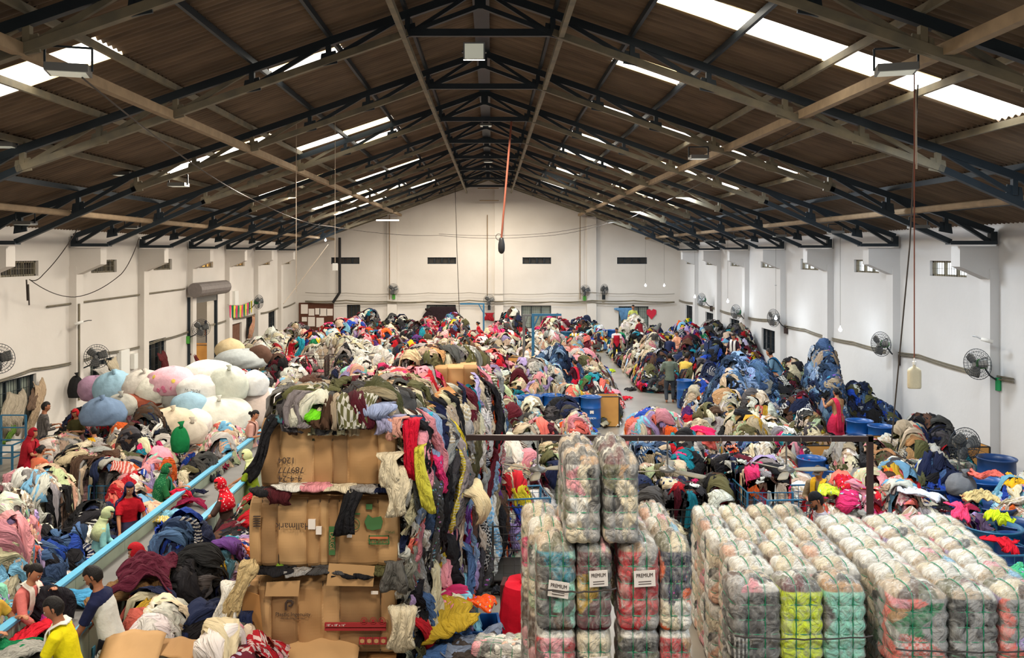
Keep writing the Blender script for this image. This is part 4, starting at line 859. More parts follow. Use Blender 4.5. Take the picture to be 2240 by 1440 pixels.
for k, (px, py, c, w_) in enumerate([(640, 1068, 'white', .32), (740, 1070, 'cream', .26), (800, 1072, 'grey', .30), (690, 1068, 'pink', .26), (840, 1072, 'navy', .2), (575, 1078, 'black', .22), (600, 1252, 'black', .3), (650, 1255, 'grey', .22), (715, 1250, 'dark grey', .3), (775, 1258, 'black', .34), (840, 1252, 'olive', .26)]):
    hg('%s rag squeezed between the %s cardboard bales, %s' % (c, 'top and middle' if py < 1100 else 'middle and lower', ['outer end', 'inner', 'near the corner', 'pink tip', 'corner end', 'outer edge', 'outer end', 'beside the green leaf rag', 'centre', 'by the loose flap', 'corner end'][k]), 'rag', 'hanging_cloth', c, px, py, .16, w_, seed=30+k, Y=9.93, bulge=.06)
lay('bright green leafy rag between the lower bales', 'rag', 'crumpled_cloth', (110, 140, 40), 600, 1245, 1.46, .3, .14, 0, H=None, seed=44)
# ================================================================ wrapped bales
def wm():
    m = bpy.data.materials.new('clear_plastic_wrap'); m.use_nodes = True; nt = m.node_tree; L = nt.links.new; N = nt.nodes.new
    out = nt.nodes['Material Output']; b = nt.nodes['Principled BSDF']; b.inputs['Base Color'].default_value = rgb(226, 222, 212); b.inputs['Roughness'].default_value = .22; b.inputs['Specular IOR Level'].default_value = .8
    tr_ = N('ShaderNodeBsdfTransparent'); mx = N('ShaderNodeMixShader'); tc = N('ShaderNodeTexCoord'); n = N('ShaderNodeTexNoise'); n.inputs['Scale'].default_value = 6; n.inputs['Detail'].default_value = 4; n.inputs['Distortion'].default_value = 2.2
    L(tc.outputs['Object'], n.inputs['Vector']); rp = N('ShaderNodeValToRGB'); rp.color_ramp.elements[0].position = .38; rp.color_ramp.elements[0].color = (.08,)*3+(1,); rp.color_ramp.elements[1].position = .72; rp.color_ramp.elements[1].color = (.42,)*3+(1,)
    L(n.outputs[0], rp.inputs[0])
    L(rp.outputs[0], mx.inputs[0]); L(tr_.outputs[0], mx.inputs[1]); L(b.outputs[0], mx.inputs[2]); L(mx.outputs[0], out.inputs['Surface'])
    bp = N('ShaderNodeBump'); bp.inputs['Strength'].default_value = .9; bp.inputs['Distance'].default_value = .03; L(n.outputs[0], bp.inputs['Height']); L(bp.outputs[0], b.inputs['Normal'])
    return m
M['wrap'] = wm()
BW, BD, BHh = .5, .5, .8; PX = 6.0; HZ = [.14, .29, .44, .60]
def bsurf(t, z, extra=0):
    "side surface of the reference bale; t angle, z height"
    c, s = math.cos(t), math.sin(t); k = (abs(c)**PX+abs(s)**PX)**(-1/PX)
    e = [0]+HZ+[BHh]; i = max(0, min(len(e)-2, int(np.searchsorted(e, z, 'right'))-1)); q = (z-e[i])/(e[i+1]-e[i])
    bu = (max(0, 4*q*(1-q)))**.5; sc_ = 1-.085*(1-bu)
    x, y = c*k*BW/2*sc_, s*k*BD/2*sc_
    if abs(s) > abs(c):
        for v in (-BW/6, BW/6): y -= math.copysign(.020*math.exp(-((x-v)/.022)**2), y)
    r = 1-.15*max(0, (z-(BHh-.13))/.13)**2.2-.08*max(0, (.05-z)/.05)**2
    return x*r*(1+extra), y*r*(1+extra)
def btop(x, y):
    q = 0
    for v in (-BW/6, BW/6): q += math.exp(-((x-v)/.028)**2)
    return BHh+.07*(1-min(1, (2*x/BW)**2*.6))*(1-min(1, (2*y/BD)**4)*.5)-.050*q
def bale_body(pal, seed, top_pal='white', topc=.85):
    rng = np.random.RandomState(seed); nt_, nz = 84, 44; ns = 11
    V = []; names = PALN[pal] if isinstance(pal, str) else pal
    sd = rng.uniform(0, 1, (ns, 2)); sn = [names[i] for i in rng.randint(0, len(names), ns)]; scol = np.array([lin(CC[k]) for k in sn])
    tp = [PALN[top_pal][i] for i in rng.randint(0, len(PALN[top_pal]), 8)]; tcol = np.array([lin(CC[k]) for k in tp]); tsd = rng.uniform(-.5, .5, (8, 2))
    cols = []; pats = []; sp = np.where(rng.uniform(0, 1, ns) < .10, rng.randint(1, 4, ns), 0)
    A = np.zeros((nt_, nz+7, 3))
    for i in range(nt_):
        t = 2*math.pi*i/nt_
        for j in range(nz+7):
            if j < nz:
                z = BHh*j/(nz-1); x, y = bsurf(t, z); x += .006*math.sin(z*40+t*7+seed); y += .006*math.sin(z*31+t*9)
            else:
                r = 1-(j-nz+1)/7; x, y = bsurf(t, BHh); x *= r; y *= r; z = btop(x, y)-.075*r**3+.008*math.sin(x*40+seed)*math.cos(y*37)
            A[i, j] = (x, y, z)
            if j < nz-4:
                a = (t/(2*math.pi)*2.2+.1*math.sin(z*12+seed)) % 1; dd = [min(abs(a-q[0]), 1-abs(a-q[0]))**2*1.6+(z/BHh-q[1])**2 for q in sd]; k = int(np.argmin(dd)); cols.append(scol[k]); pats.append(sp[k])
            else:
                dd = [(x/BW-q[0])**2+(y/BD-q[1])**2 for q in tsd]; k = int(np.argmin(dd)); cols.append(tcol[k]*topc+.1*(1-topc)); pats.append(0)
    b = MB(); b.grid(A, closed_u=True); me = b.mesh('packed_clothes', True); n = len(me.vertices)
    at = me.attributes.new('Col', 'FLOAT_COLOR', 'POINT'); at.data.foreach_set('color', np.c_[np.array(cols), np.ones(n)].ravel().astype('f'))
    at = me.attributes.new('pat', 'FLOAT', 'POINT'); at.data.foreach_set('value', np.array(pats, 'f'))
    at = me.attributes.new('guv', 'FLOAT_VECTOR', 'POINT'); at.data.foreach_set('vector', A.reshape(-1, 3).ravel().astype('f')); me.materials.append(M['cloth'])
    W = A.copy(); W[..., :2] *= 1.03; W[..., 2] = A[..., 2]+.010
    W += rng.normal(0, .0018, W.shape); b = MB(); b.grid(W, closed_u=True); mw = b.mesh('plastic_wrap', True); mw.materials.append(M['wrap'])
    return me, mw
def strap_meshes():
    h = MB()
    for z in HZ:
        pts = []
        for i in range(48): x, y = bsurf(2*math.pi*i/48, z); pts.append((x*1.035, y*1.035, z))
        h.tube(pts, .0062, 5, closed=True)
    v = MB()
    for x in (-BW/6, BW/6):
        pts = []
        for k in range(21):
            z = BHh*k/20*.99; t = math.atan2(-math.sqrt(1-min(.99, abs(2*x/BW))**2), 2*x/BW); 
            _, y = bsurf(math.atan2(-1, x/(BW/2)), z); pts.append((x, y*1.04, z))
        for k in range(1, 12): y = -BD/2+BD*k/12; pts.append((x, y*.9, btop(x, y)+.016-.06*abs(2*y/BD)**4))
        for k in range(20, -1, -1):
            z = BHh*k/20*.99; _, y = bsurf(math.atan2(1, x/(BW/2)), z); pts.append((x, y*1.04, z))
        v.tube(pts, .0062, 5)
    mh = h.mesh('horizontal_strapping', True); mv = v.mesh('upright_strapping', True); mh.materials.append(M['strap']); mv.materials.append(M['strap']); return mh, mv
SH, SV = strap_meshes(); BV = {}
def wbale(pal, lab, x, y, z, sx=1, sy=1, sz=1, group=None, rz=0, var=0, vert=True, toppal='white', rot=None):
    key = (str(pal), var, toppal)
    if key not in BV: BV[key] = bale_body(pal, 100+len(BV)*7, toppal)
    mb_, mw = BV[key]; t = thing('wrapped_bale', lab, 'bale', (x, y, z), rz, group); t.scale = (sx, sy, sz)
    if rot: t.rotation_euler = rot
    link('packed_clothes', mb_, t); link('plastic_wrap', mw, t); link('horizontal_strapping', SH, t)
    if vert: link('upright_strapping', SV, t)
    return t
def sign(t, s='PREMIUM', x=0, z=.52, w=.26, h=.15, tilt=0):
    p = MB().box(-w/2, w/2, -.004, .0, -h/2, h/2).build('paper_label', M['paper'], t); p.location = (x, -BD/2*1.04-.012, z); p.rotation_euler = (0, tilt, 0)
    o = text(s, .05, M['ink'], p, (0, -.006, .03)); b = MB()
    for k in range(2): b.box(-w*.3, w*.3, -.006, -.004, -.03-k*.022, -.024-k*.022)
    b.build('small_print', M['ink'], p)
ORD = ['front', 'second', 'third', 'fourth', 'fifth', 'sixth', 'seventh']
# group A: narrow stack beside the aisle
AX = [(.606, .74, 'outermost by the aisle'), (.958, .66, 'second from the aisle'), (1.38, .76, 'third from the aisle'), (1.72, .60, 'farthest from the aisle')]
AP = [['teal', 'dark grey', 'brown', 'mint', 'olive'], ['maroon', 'maroon', 'mustard', 'dark grey', 'red'], ['red', 'red', 'red', 'grey', 'pink'], ['cream', 'orange', 'navy', 'white', 'coral']]
AP2 = [['red', 'maroon', 'tan', 'pink'], ['black', 'cream', 'mustard', 'white', 'olive'], ['black', 'olive', 'dark grey', 'black'], ['maroon', 'dark grey', 'tan', 'red']]
for i, (x, sx, nm_) in enumerate(AX):
    for lay_, pal in ((2, AP[i]), (1, AP2[i])):
        t = wbale(pal, 'wrapped bale in the aisle stack, %s, %s layer of its front column' % (nm_, ('lowest', 'middle', 'upper')[lay_]), x, 8.33, .8*lay_, sx, .9, 1, 'wrapped bales in the aisle stack', var=lay_, toppal='drab' if lay_ == 2 else 'white')
        if (i, lay_) in ((0, 2), (1, 2), (2, 2), (0, 1), (1, 1)): sign(t, x=.05 if i else .02, z=.40 if i == 0 else .5, tilt=.12 if i == 0 else -.05)
    t = wbale(AP2[(i+1) % 4], 'wrapped bale in the aisle stack, %s, lowest layer of its front column' % nm_, x, 8.33, 0, sx, .9, 1, 'wrapped bales in the aisle stack', var=5)
    for j in (1, 2):
        wbale('light' if (i+j) % 2 else 'red', 'wrapped bale topping the aisle stack, %s, %s row back' % (nm_, ORD[j]), x-.05*j if i < 2 else x, 8.33+.48*j, 1.6, sx, .9, 1, 'wrapped bales in the aisle stack', var=j % 2, toppal='light')
    if i == 0:
        for j in (1, 2):
            for l_ in (0, 1): wbale('drab', 'wrapped bale on the aisle flank, %s row back, %s layer' % (ORD[j], ('lowest', 'middle')[l_]), x-.05*j, 8.33+.48*j, .8*l_, sx, .9, 1, 'wrapped bales in the aisle stack', var=l_)
for i, x in enumerate((.85, 1.185)):
    for j in (0, 1): wbale('drab', 'tall wrapped bale standing on the aisle stack, %s, %s row' % (('nearer the aisle', 'farther from the aisle')[i], ('front', 'rear')[j]), x+.02*i, 8.30+.52*j, 2.42, .66, .92, 1.0, 'tall bales topping the aisle stack', var=10+i, vert=False, toppal='drab')
# group B: middle block
TP = ['light', 'white', 'pastel', 'drab']
BX0 = [(2.80, 1.06), (3.29, .90), (3.74, .90)]
BF = [['dark grey', 'grey', 'black', 'grey', 'dark grey'], ['lime', 'yellow', 'lime', 'grey'], ['mint', 'mint', 'mint', 'dark grey']]
CC['neon yellow'] = (214, 232, 30); BF[1] = ['neon yellow', 'neon yellow', 'neon yellow', 'neon yellow', 'grey']
for i, (x, sx) in enumerate(BX0):
    for l_ in (0, 1): wbale(BF[i], 'wrapped bale of %s clothes fronting the middle block, %s layer' % (('grey', 'neon yellow', 'mint green')[i], ('lower', 'upper')[l_]), x, 9.45, .8*l_, sx, 1, 1, 'front bales of the middle block', var=l_, toppal='drab')
for j in range(1, 6):
    xl = 2.60 if j > 2 else 2.68; n = 3 if j < 3 else 4; wd = (4.12-xl)/n
    for i in range(n):
        for l_ in ((1, 0) if (i == 0) else (1,)):
            wbale('light' if i == 0 else TP[(i+j) % 4] if (i*j) % 3 else 'red', 'wrapped bale in the middle block, %s row, %s from the aisle, %s layer' % (ORD[j], ('first', 'second', 'third', 'last')[i], ('lower', 'upper')[l_]), xl+wd*(i+.5)+.03*j, 9.45+.50*j+R.uniform(-.02, .02), .8*l_+R.uniform(0, .02), wd/BW*.95, .95, 1, 'wrapped bales of the middle block', var=(i+j) % 2, toppal=('light', 'white')[(i+j) % 2], rz=R.uniform(-.04, .04))
# group C: right block
for i, (x, sx, pal, nm_) in enumerate([(4.45, 1.16, ['coral', 'tan', 'green', 'pink', 'grey', 'coral'], 'coral and tan'), (5.0, 1.02, ['black', 'grey', 'dark grey', 'white', 'black'], 'black and white'), (5.53, 1.02, ['lilac', 'pink', 'lilac', 'grey', 'coral'], 'lilac and pink')]):
    for l_ in (0, 1): wbale(pal, 'wrapped bale of %s clothes fronting the wall side block, %s layer' % (nm_, ('lower', 'upper')[l_]), x, 9.25, .8*l_, sx, .95, 1, 'front bales of the wall side block', var=l_, toppal='drab')
for j in range(1, 6):
    xl = 4.2+.02*j; xr = 5.75+.09*j; n = 3; wd = (xr-xl)/n
    for i in range(n):
        for l_ in ((1, 0) if (i == 0) else (1,)):
            wbale('light' if i == 0 else TP[(i+j+1) % 4] if (i+j) % 3 else 'red', 'wrapped bale in the wall side block, %s row, %s of three across, %s layer' % (ORD[j], ('first', 'second', 'third')[i], ('lower', 'upper')[l_]), xl+wd*(i+.5), 9.25+.455*j, .8*l_+R.uniform(0, .02), wd/BW*.95, .88, 1, 'wrapped bales of the wall side block', var=(i+j) % 2, toppal=('white', 'light')[(i+j) % 2], rz=R.uniform(-.04, .04))
# thin dark ropes across the block fronts
for x0, x1, y, z, lab in ((2.55, 4.0, 9.16, 1.10, 'dark rope tied across the fronts of the middle block bales'), (4.15, 5.85, 8.97, 1.05, 'dark rope tied across the fronts of the wall side block bales'), (.45, 1.15, 8.06, 2.02, 'dark rope tied across the aisle stack bales')):
    tag(MB().tube([(x0+(x1-x0)*k/12, y-.03*math.sin(k*1.3)**2, z-.03*math.sin(k/12*math.pi)) for k in range(13)], .008, 6).build('rope', M['strap_dark']), lab, 'rope')
# grey bundles far by the wall fan and silver ones on the floor
for k in range(2): 
    x, y, z = P(1998+k*75, 1030, 17.6); wbale('drab', 'long clear wrapped bundle lying by the board bins, %s' % ('aisle end', 'under the pedestal fan')[k], x-.35, y, z-.02, .9, .9, 1, rot=(math.pi/2, 0, math.pi/2-.05), var=20+k)
for k in range(2):
    x, y, z = P(1075+k*62, 1432, 10.2); wbale('light', 'silvery wrapped bundle lying at the aisle foot, %s' % ('beside the blue jacket', 'beside the red draped stool')[k], x-.2, y, z, .8, .8, .8, rot=(math.pi/2, 0, math.pi/2-.2), var=30+k)
# ================================================================ steel frame with hanging fans
fr = thing('steel_frame', 'dark brown steel goalpost frame carrying ceiling fans', 'frame', (0, 11.9, 0))
xa, _, zb = P(962, 957, 11.9); xb, _, _ = P(1903, 961, 11.9)
MB().bar((xa, 0, zb), (xb+.03, 0, zb-.02), .07, .07).build('beam', M['frame_metal'], fr)
for x in (xa, xb): MB().bar((x, 0, 0), (x, 0, zb+.03), .07).build('post', M['frame_metal'], fr)
for k, px in enumerate((1176, 1460, 1720)):
    x, y, z = P(px, 962, 11.9); t = thing('ceiling_fan', 'grey three-bladed ceiling fan hung from the steel frame, %s' % ('over the aisle', 'mid beam above the trolleys', 'near the second post')[k], 'fan', (x, 11.9, z), .4+k*.9, 'ceiling fans on the frame')
    MB().tube([(0, 0, -.02), (0, 0, -.36)], .012, 8).build('down_rod', M['grey_metal'], t)
    MB().lathe([(0, -.34), (.03, -.345), (.035, -.37), (.10, -.385), (.115, -.41), (.10, -.435), (.03, -.45), (0, -.452)], 20).build('motor', M['grey_metal'], t, True)
    for q in range(3):
        a = q*2.0944; A = np.zeros((12, 4, 3))
        for i, r in enumerate(np.linspace(.10, .58, 12)):
            w_ = .02+.045*min(1, (r-.08)*6) if r < .56 else .045
            for j, v in enumerate((-1, -.33, .33, 1)): A[i, j] = (r*math.cos(a)-v*w_*math.sin(a), r*math.sin(a)+v*w_*math.cos(a), -.41+v*w_*.18)
        o = MB().grid(A).build('blade', M['steel_dusty'], t, True); o.modifiers.new('th', 'SOLIDIFY').thickness = .006
for k, (px, w_) in enumerate([(1185, 0), (1315, 1), (1395, 0), (1575, 0), (1690, 1), (1750, 0), (1815, 1)]):
    x, y, z = P(px, 961, 11.9)
    tag(MB().tube([(x, 11.9+.045*math.cos(t_*.7), z-.01+.055*math.sin(t_*.7)) for t_ in range(9)], .004, 5, closed=True).build('rope', M['rope']), 'pale twine knotted round the frame beam, %s' % ORD[k].replace('front', 'first')+' knot from the aisle', 'twine')
# ================================================================ trolleys, drums, boxes
def trolley(lab, x, y, rx, ry, top_, m='cage_dark', rz=0, gap=.13, z0=.16):
    t = thing('wire_trolley', lab, 'trolley', (x, y, 0), rz); b = MB()
    for z in (z0, top_): b.tube([(-rx, -ry, z), (rx, -ry, z), (rx, ry, z), (-rx, ry, z)], .016, 6, closed=True)
    for sx in (-1, 1):
        for sy in (-1, 1): b.bar((sx*rx, sy*ry, z0-.04), (sx*rx, sy*ry, top_), .032)
    b.box(-rx, rx, -ry, ry, z0-.01, z0+.008)
    b.build('cage_frame', M[m], t); b = MB()
    for sy in (-1, 1):
        n = int(2*rx/gap)
        for i in range(1, n): xx = -rx+2*rx*i/n; b.bar((xx, sy*ry, z0), (xx, sy*ry, top_), .007)
        n = int((top_-z0)/gap)
        for i in range(1, n+1): z = z0+(top_-z0)*i/(n+1); b.bar((-rx, sy*ry, z), (rx, sy*ry, z), .007)
    for sx in (-1, 1):
        n = int(2*ry/gap)
        for i in range(1, n): yy = -ry+2*ry*i/n; b.bar((sx*rx, yy, z0), (sx*rx, yy, top_), .007)
        n = int((top_-z0)/gap)
        for i in range(1, n+1): z = z0+(top_-z0)*i/(n+1); b.bar((sx*rx, -ry, z), (sx*rx, ry, z), .007)
    b.build('wire_mesh', M[m], t)
    for sx in (-1, 1):
        for sy in (-1, 1):
            w_ = MB().tube([(-.014, 0, 0), (.014, 0, 0)], .055, 14).build('wheel', M['black'], t); w_.location = (sx*(rx-.06), sy*(ry-.06), .058)
    return t
for k, (d, x, y, rx, base) in enumerate(CARTS):
    trolley('%s wire trolley holding the %s' % ('blue' if k in (0, 4, 13) else 'dark', d), x, y, rx, max(.5, rx*.75), base+.03, 'blue_metal' if k in (0, 4, 13) else 'cage_dark')
for lab, px, py, z, rx, ry, m, rz in [
    ('open blue wire trolley beside the capped man', 1722, 1078, .95, .55, .45, 'blue_metal', .1), ('open blue wire trolley behind the wall side bales', 2150, 1190, 1.0, .52, .5, 'blue_metal', .05),
    ('dark wire trolley of bedding at the narrow aisle', 742, 845, .95, .5, .45, 'cage_dark', 0), ('grey green wire trolley by the baled row', 790, 852, .85, .45, .4, 'cage_dark', .1),
    ('light wire trolley in the far middle row', 800, 742, .95, .6, .4, 'grey_metal', 0), ('brown framed trolley under brown jackets', 745, 778, 1.0, .55, .45, 'frame_metal', 0),
    ('brown framed trolley along the narrow aisle', 690, 782, .95, .45, .6, 'frame_metal', .1), ('dark trolley under black rags with a red toy', 620, 845, 1.05, .5, .5, 'cage_dark', 0),
    ('dark wire trolley at the drum end of the aisle', 1290, 778, .9, .4, .4, 'cage_dark', 0), ('teal blue wire trolley holding the blue crest shirt', 1140, 1078, 1.0, .42, .4, 'blue_metal', .15),
    ('grey wire trolley where the crouching helpers sort', 960, 800, .9, .5, .5, 'grey_metal', 0)]:
    x, y, _ = G(px, py, z); trolley(lab, x, y, rx, ry, z, m, rz)
def drum(lab, px, py, top_, r=.29, m='drum', cat='drum', words=None, open_=True, tilt=0):
    x, y, _ = G(px, py, top_); h = top_ if top_ <= 1.05 else .92; t = thing('blue_drum', lab, cat, (x, y, top_-h)); 
    prof = [(r*.94, 0), (r*.97, .03), (r, .06), (r, h*.31), (r*1.03, h*.325), (r*1.03, h*.345), (r, h*.36), (r, h*.64), (r*1.03, h*.655), (r*1.03, h*.675), (r, h*.69), (r*.99, h*.95), (r*1.05, h*.965), (r*1.05, h), (r*.98, h), (r*.96, h*.9), (r*.94, h*.5), (0, h*.49)]
    MB().lathe(prof, 28).build('drum_body', M[m], t, True)
    MB().tube([(r*1.04*math.cos(a*.2244), r*1.04*math.sin(a*.2244), h-.005) for a in range(28)], .016, 6, closed=True).build('rim', M[m], t, True)
    if words:
        n = len(words); z = h*.36; rr = r+.006; da = .30/r/n*1.0
        for i, ch in enumerate(words):
            a = -math.pi/2+(i-(n-1)/2)*da; o = text(ch, .085, M['white'], t, (rr*math.cos(a), rr*math.sin(a), z), (math.pi/2, 0, a+math.pi/2), 'letter')
        if words.startswith('POW'):
            a = -math.pi/2; b = MB(); b.box(-.055, -.01, -.006, .0, -.045, .045).box(.01, .055, -.006, .0, -.045, .045).box(-.012, .012, -.007, .0, -.02, .045); o = b.build('drum_emblem', M['paper'], t); o.location = (0, -rr-.002, h*.56)
    return t
drum('lettered blue drum beside the tan board box', 1292, 868, .92, .30, words='POWEROIL'); drum('blue drum behind the white cloth and brown bag', 1165, 866, .92); drum('blue drum in the middle of the drum row', 1208, 864, .92)
drum('blue drum with a yellow shirt over its rim', 1131, 868, .92); drum('blue drum beside the lettered drum', 1250, 866, .92, m='drum_dark'); drum('blue drum at the edge of the baled row', 1100, 872, .9, m='drum_dark')
drum('low blue tub with rags at the aisle corner', 1316, 814, .5, .36); drum('blue drum by the far gable heap', 1340, 722, .95); drum('second blue drum by the far gable heap', 1315, 722, .95); drum('small blue drum among orange clothes', 815, 723, 1.3)
drum('grey green drum beside the yellow jacket', 1238, 726, .95, m='drum_teal')
drum('blue drum with white script beside the pink saree', 1880, 920, .92, .31, words='Godrej'); drum('second blue drum beside the script lettered one', 1927, 932, .92); drum('blue tub behind the blue saree', 1780, 850, .9, .33)
drum('blue drum among grey trousers', 1500, 832, .92); drum('blue drum rim under the green shirts', 1880, 955, .85, m='drum_dark'); drum('blue drum behind the beam end by the boards', 1775, 1002, 1.1, .26); drum('blue tub rim behind the mustard drape', 1822, 1025, .95, .26)
drum('large dark blue drum against the wall boards', 2180, 1002, 1.1, .34, 'drum_dark'); drum('dark drum rim between the navy trousers', 2045, 1065, .95, .26, 'drum_dark'); drum('large teal drum full of blue flowered dresses', 2168, 1150, 1.05, .40, 'drum_teal')
drum('blue drum behind the teal drum', 2170, 1105, 1.0, .34, 'drum_dark'); drum('blue drum with a red shirt over its rim', 2232, 1180, .98, .36, 'drum_dark'); drum('blue drum at the wall behind the striped whites', 2228, 1145, 1.0, .32, 'drum_dark'); drum('blue drum under the coral shirt', 2150, 1050, 1.05, .34, 'drum')
def boxy(lab, px, py, top_, w_, d_, h_, m='ply', rz=0, name='board_box', open_=True):
    x, y, _ = G(px, py, top_); h_ = top_ if top_-h_ < .3 else h_; t = thing(name, lab, 'box', (x, y+d_/2, top_-h_), rz)
    b = MB(); q = .02; b.box(-w_/2, w_/2, -d_/2, -d_/2+q, 0, h_).box(-w_/2, w_/2, d_/2-q, d_/2, 0, h_).box(-w_/2, -w_/2+q, -d_/2+q, d_/2-q, 0, h_).box(w_/2-q, w_/2, -d_/2+q, d_/2-q, 0, h_).box(-w_/2, w_/2, -d_/2, d_/2, 0, q); b.build('panel', M[m], t)
    b = MB(); e = .012
    for sx in (-1, 1): b.bar((sx*w_/2, -d_/2, 0), (sx*w_/2, -d_/2, h_), .035)
    b.tube([(-w_/2, -d_/2, h_), (w_/2, -d_/2, h_), (w_/2, d_/2, h_), (-w_/2, d_/2, h_)], .016, 6, closed=True); b.build('edge_trim', M['black'], t); return t
boxy('tan board box beside the lettered drum', 1333, 868, .9, .58, .5, .85); boxy('tan board box at the foot of the olive coats', 1570, 893, .95, .5, .5, .9, 'card_dark'); boxy('tan board box under the khaki coats', 1628, 922, 1.0, .7, .6, .95, 'ply')
boxy('brown box among middle floor knits', 1150, 832, .8, .9, .6, .7); boxy('tan box behind the white scarfed figure', 1130, 782, .9, .8, .5, .7)
boxy('small tan box at the drum end', 1318, 835, .85, .5, .5, .8, 'ply'); boxy('long low board bin under the wall coats', 2010, 978, .75, 3.2, 1.2, .6); boxy('low board bin in front of the pedestal fan', 2085, 1000, .75, 1.8, .7, .6); boxy('board bin below the beam end', 1770, 975, .8, 1.6, 1.0, .7)
boxy('torn cardboard box beside the blue tub', 1795, 1022, .75, .9, .6, .6, 'cardboard'); boxy('long low board bin before the roller shutter', 520, 818, .7, 3.0, 1.2, .55); boxy('second low board bin behind the thick sacks', 560, 838, .7, 1.6, .8, .55)
boxy('board box under the tied white sacks', 350, 905, .9, 1.2, .9, .9, 'card_dark')
# cardboard sheets at the camera end
for lab, px, py, z, w_, d_, rz, m, tl in [('large flat cardboard sheet with a hand drawn circle by the belt men', 285, 1418, .95, .62, .5, .12, 'card_light', .35), ('cardboard sheet sliding off the white shirts', 385, 1415, .9, .5, .32, -.2, 'cardboard', .2), ('crumpled pale cardboard at the foot of the lower bale', 700, 1425, .65, .85, .5, .05, 'card_light', .25), ('torn cardboard flap lying by the flowered rags', 560, 1400, .6, .6, .25, -.25, 'card_dark', .3), ('cardboard sheet at the foot of the aisle stack', 1235, 1436, .8, .5, .3, .05, 'card_dark', .1)]:
    x, y, _ = G(px, py, z); A = np.zeros((14, 9, 3))
    for i, u in enumerate(np.linspace(-.5, .5, 14)):
        for j, v in enumerate(np.linspace(-.5, .5, 9)): A[i, j] = (u*w_, v*d_, v*d_*tl-.35*u*u*w_+.01*math.sin(u*14+v*5))
    o = MB().grid(A).build('cardboard_sheet', M[m], None, True, (x, y, z)); o.rotation_euler = (0, 0, rz); o.modifiers.new('th', 'SOLIDIFY').thickness = .008; tag(o, lab, 'cardboard')
# ================================================================ sacks
def sack(lab, px, py, Y, rx, rz_, col, tie=None, pl=9, seed=1, ry=None, squash=1.0, rot=0, knot=None, spots=None):
    x, y, z = P(px, py, Y); rng = np.random.RandomState(seed); nu, nv = 56, 30; A = np.zeros((nu, nv, 3)); ry = ry or rx*.85; ph = rng.uniform(0, 6, 6)
    for i in range(nu):
        t = 2*math.pi*i/nu
        for j in range(nv):
            p = math.pi*j/(nv-1); r = math.sin(p)**.82 if 0 < p < math.pi else 0
            w_ = 1+.07*math.sin(2*t+ph[0]+p)+.05*math.sin(3*t+ph[1])*math.sin(2*p)+.040*abs(math.sin(pl*t/2+4*p+ph[2]+.8*math.sin(3*p)))*math.sin(p)+.014*math.sin(9*p+4*t+ph[3])+.010*math.sin(17*t+7*p)
            pin = 1-(.15*abs(math.sin(pl*t/2+ph[4]+.4*math.sin(p*5)))*max(0, 1-p/1.5) if tie else .03*abs(math.sin(4*t+3*p+ph[4])))
            A[i, j] = (rx*r*math.cos(t)*w_*pin, ry*r*math.sin(t)*w_*pin, rz_*max(-.62, math.cos(p)*(1+.05*math.sin(2*t+ph[5]))))
    ms = plain('sack_'+'_'.join(map(str, col)), *col, bump=1.0, bscale=7, noise=.2)
    t_ = thing('stuffed_sack', lab, 'sack', (x, y, z)); o = MB().grid(A, closed_u=True).build('sack_body', ms, t_, True); o.rotation_euler = (rot, 0, 0)
    if tie:
        b = MB(); b.tube([(0, 0, 0), (.01, 0, .05), (.0, 0, .12)], [.05, .03, .07], 12); k = b.build('knotted_end', ms, t_, True); k.location = (rx*.1, -ry*.45 if knot else 0, rz_*.88 if knot else rz_*.96)
    if spots:
        for q in range(8):
            a = rng.uniform(-2.4, -.7); b_ = rng.uniform(-.5, .9); MB().lathe([(0, .004), (.05, 0), (.05, -.01)], 10).build('printed_spot', plain('spot%d' % (q % 2), *((226, 200, 90), (214, 120, 150))[q % 2]), t_).matrix_local = Matrix.Translation((rx*math.cos(a)*math.cos(b_)*1.02, ry*math.sin(a)*math.cos(b_)*1.02, rz_*math.sin(b_)*1.02)) @ Vector((math.cos(a)*math.cos(b_), math.sin(a)*math.cos(b_), math.sin(b_))).to_track_quat('Z', 'Y').to_matrix().to_4x4()
    return t_
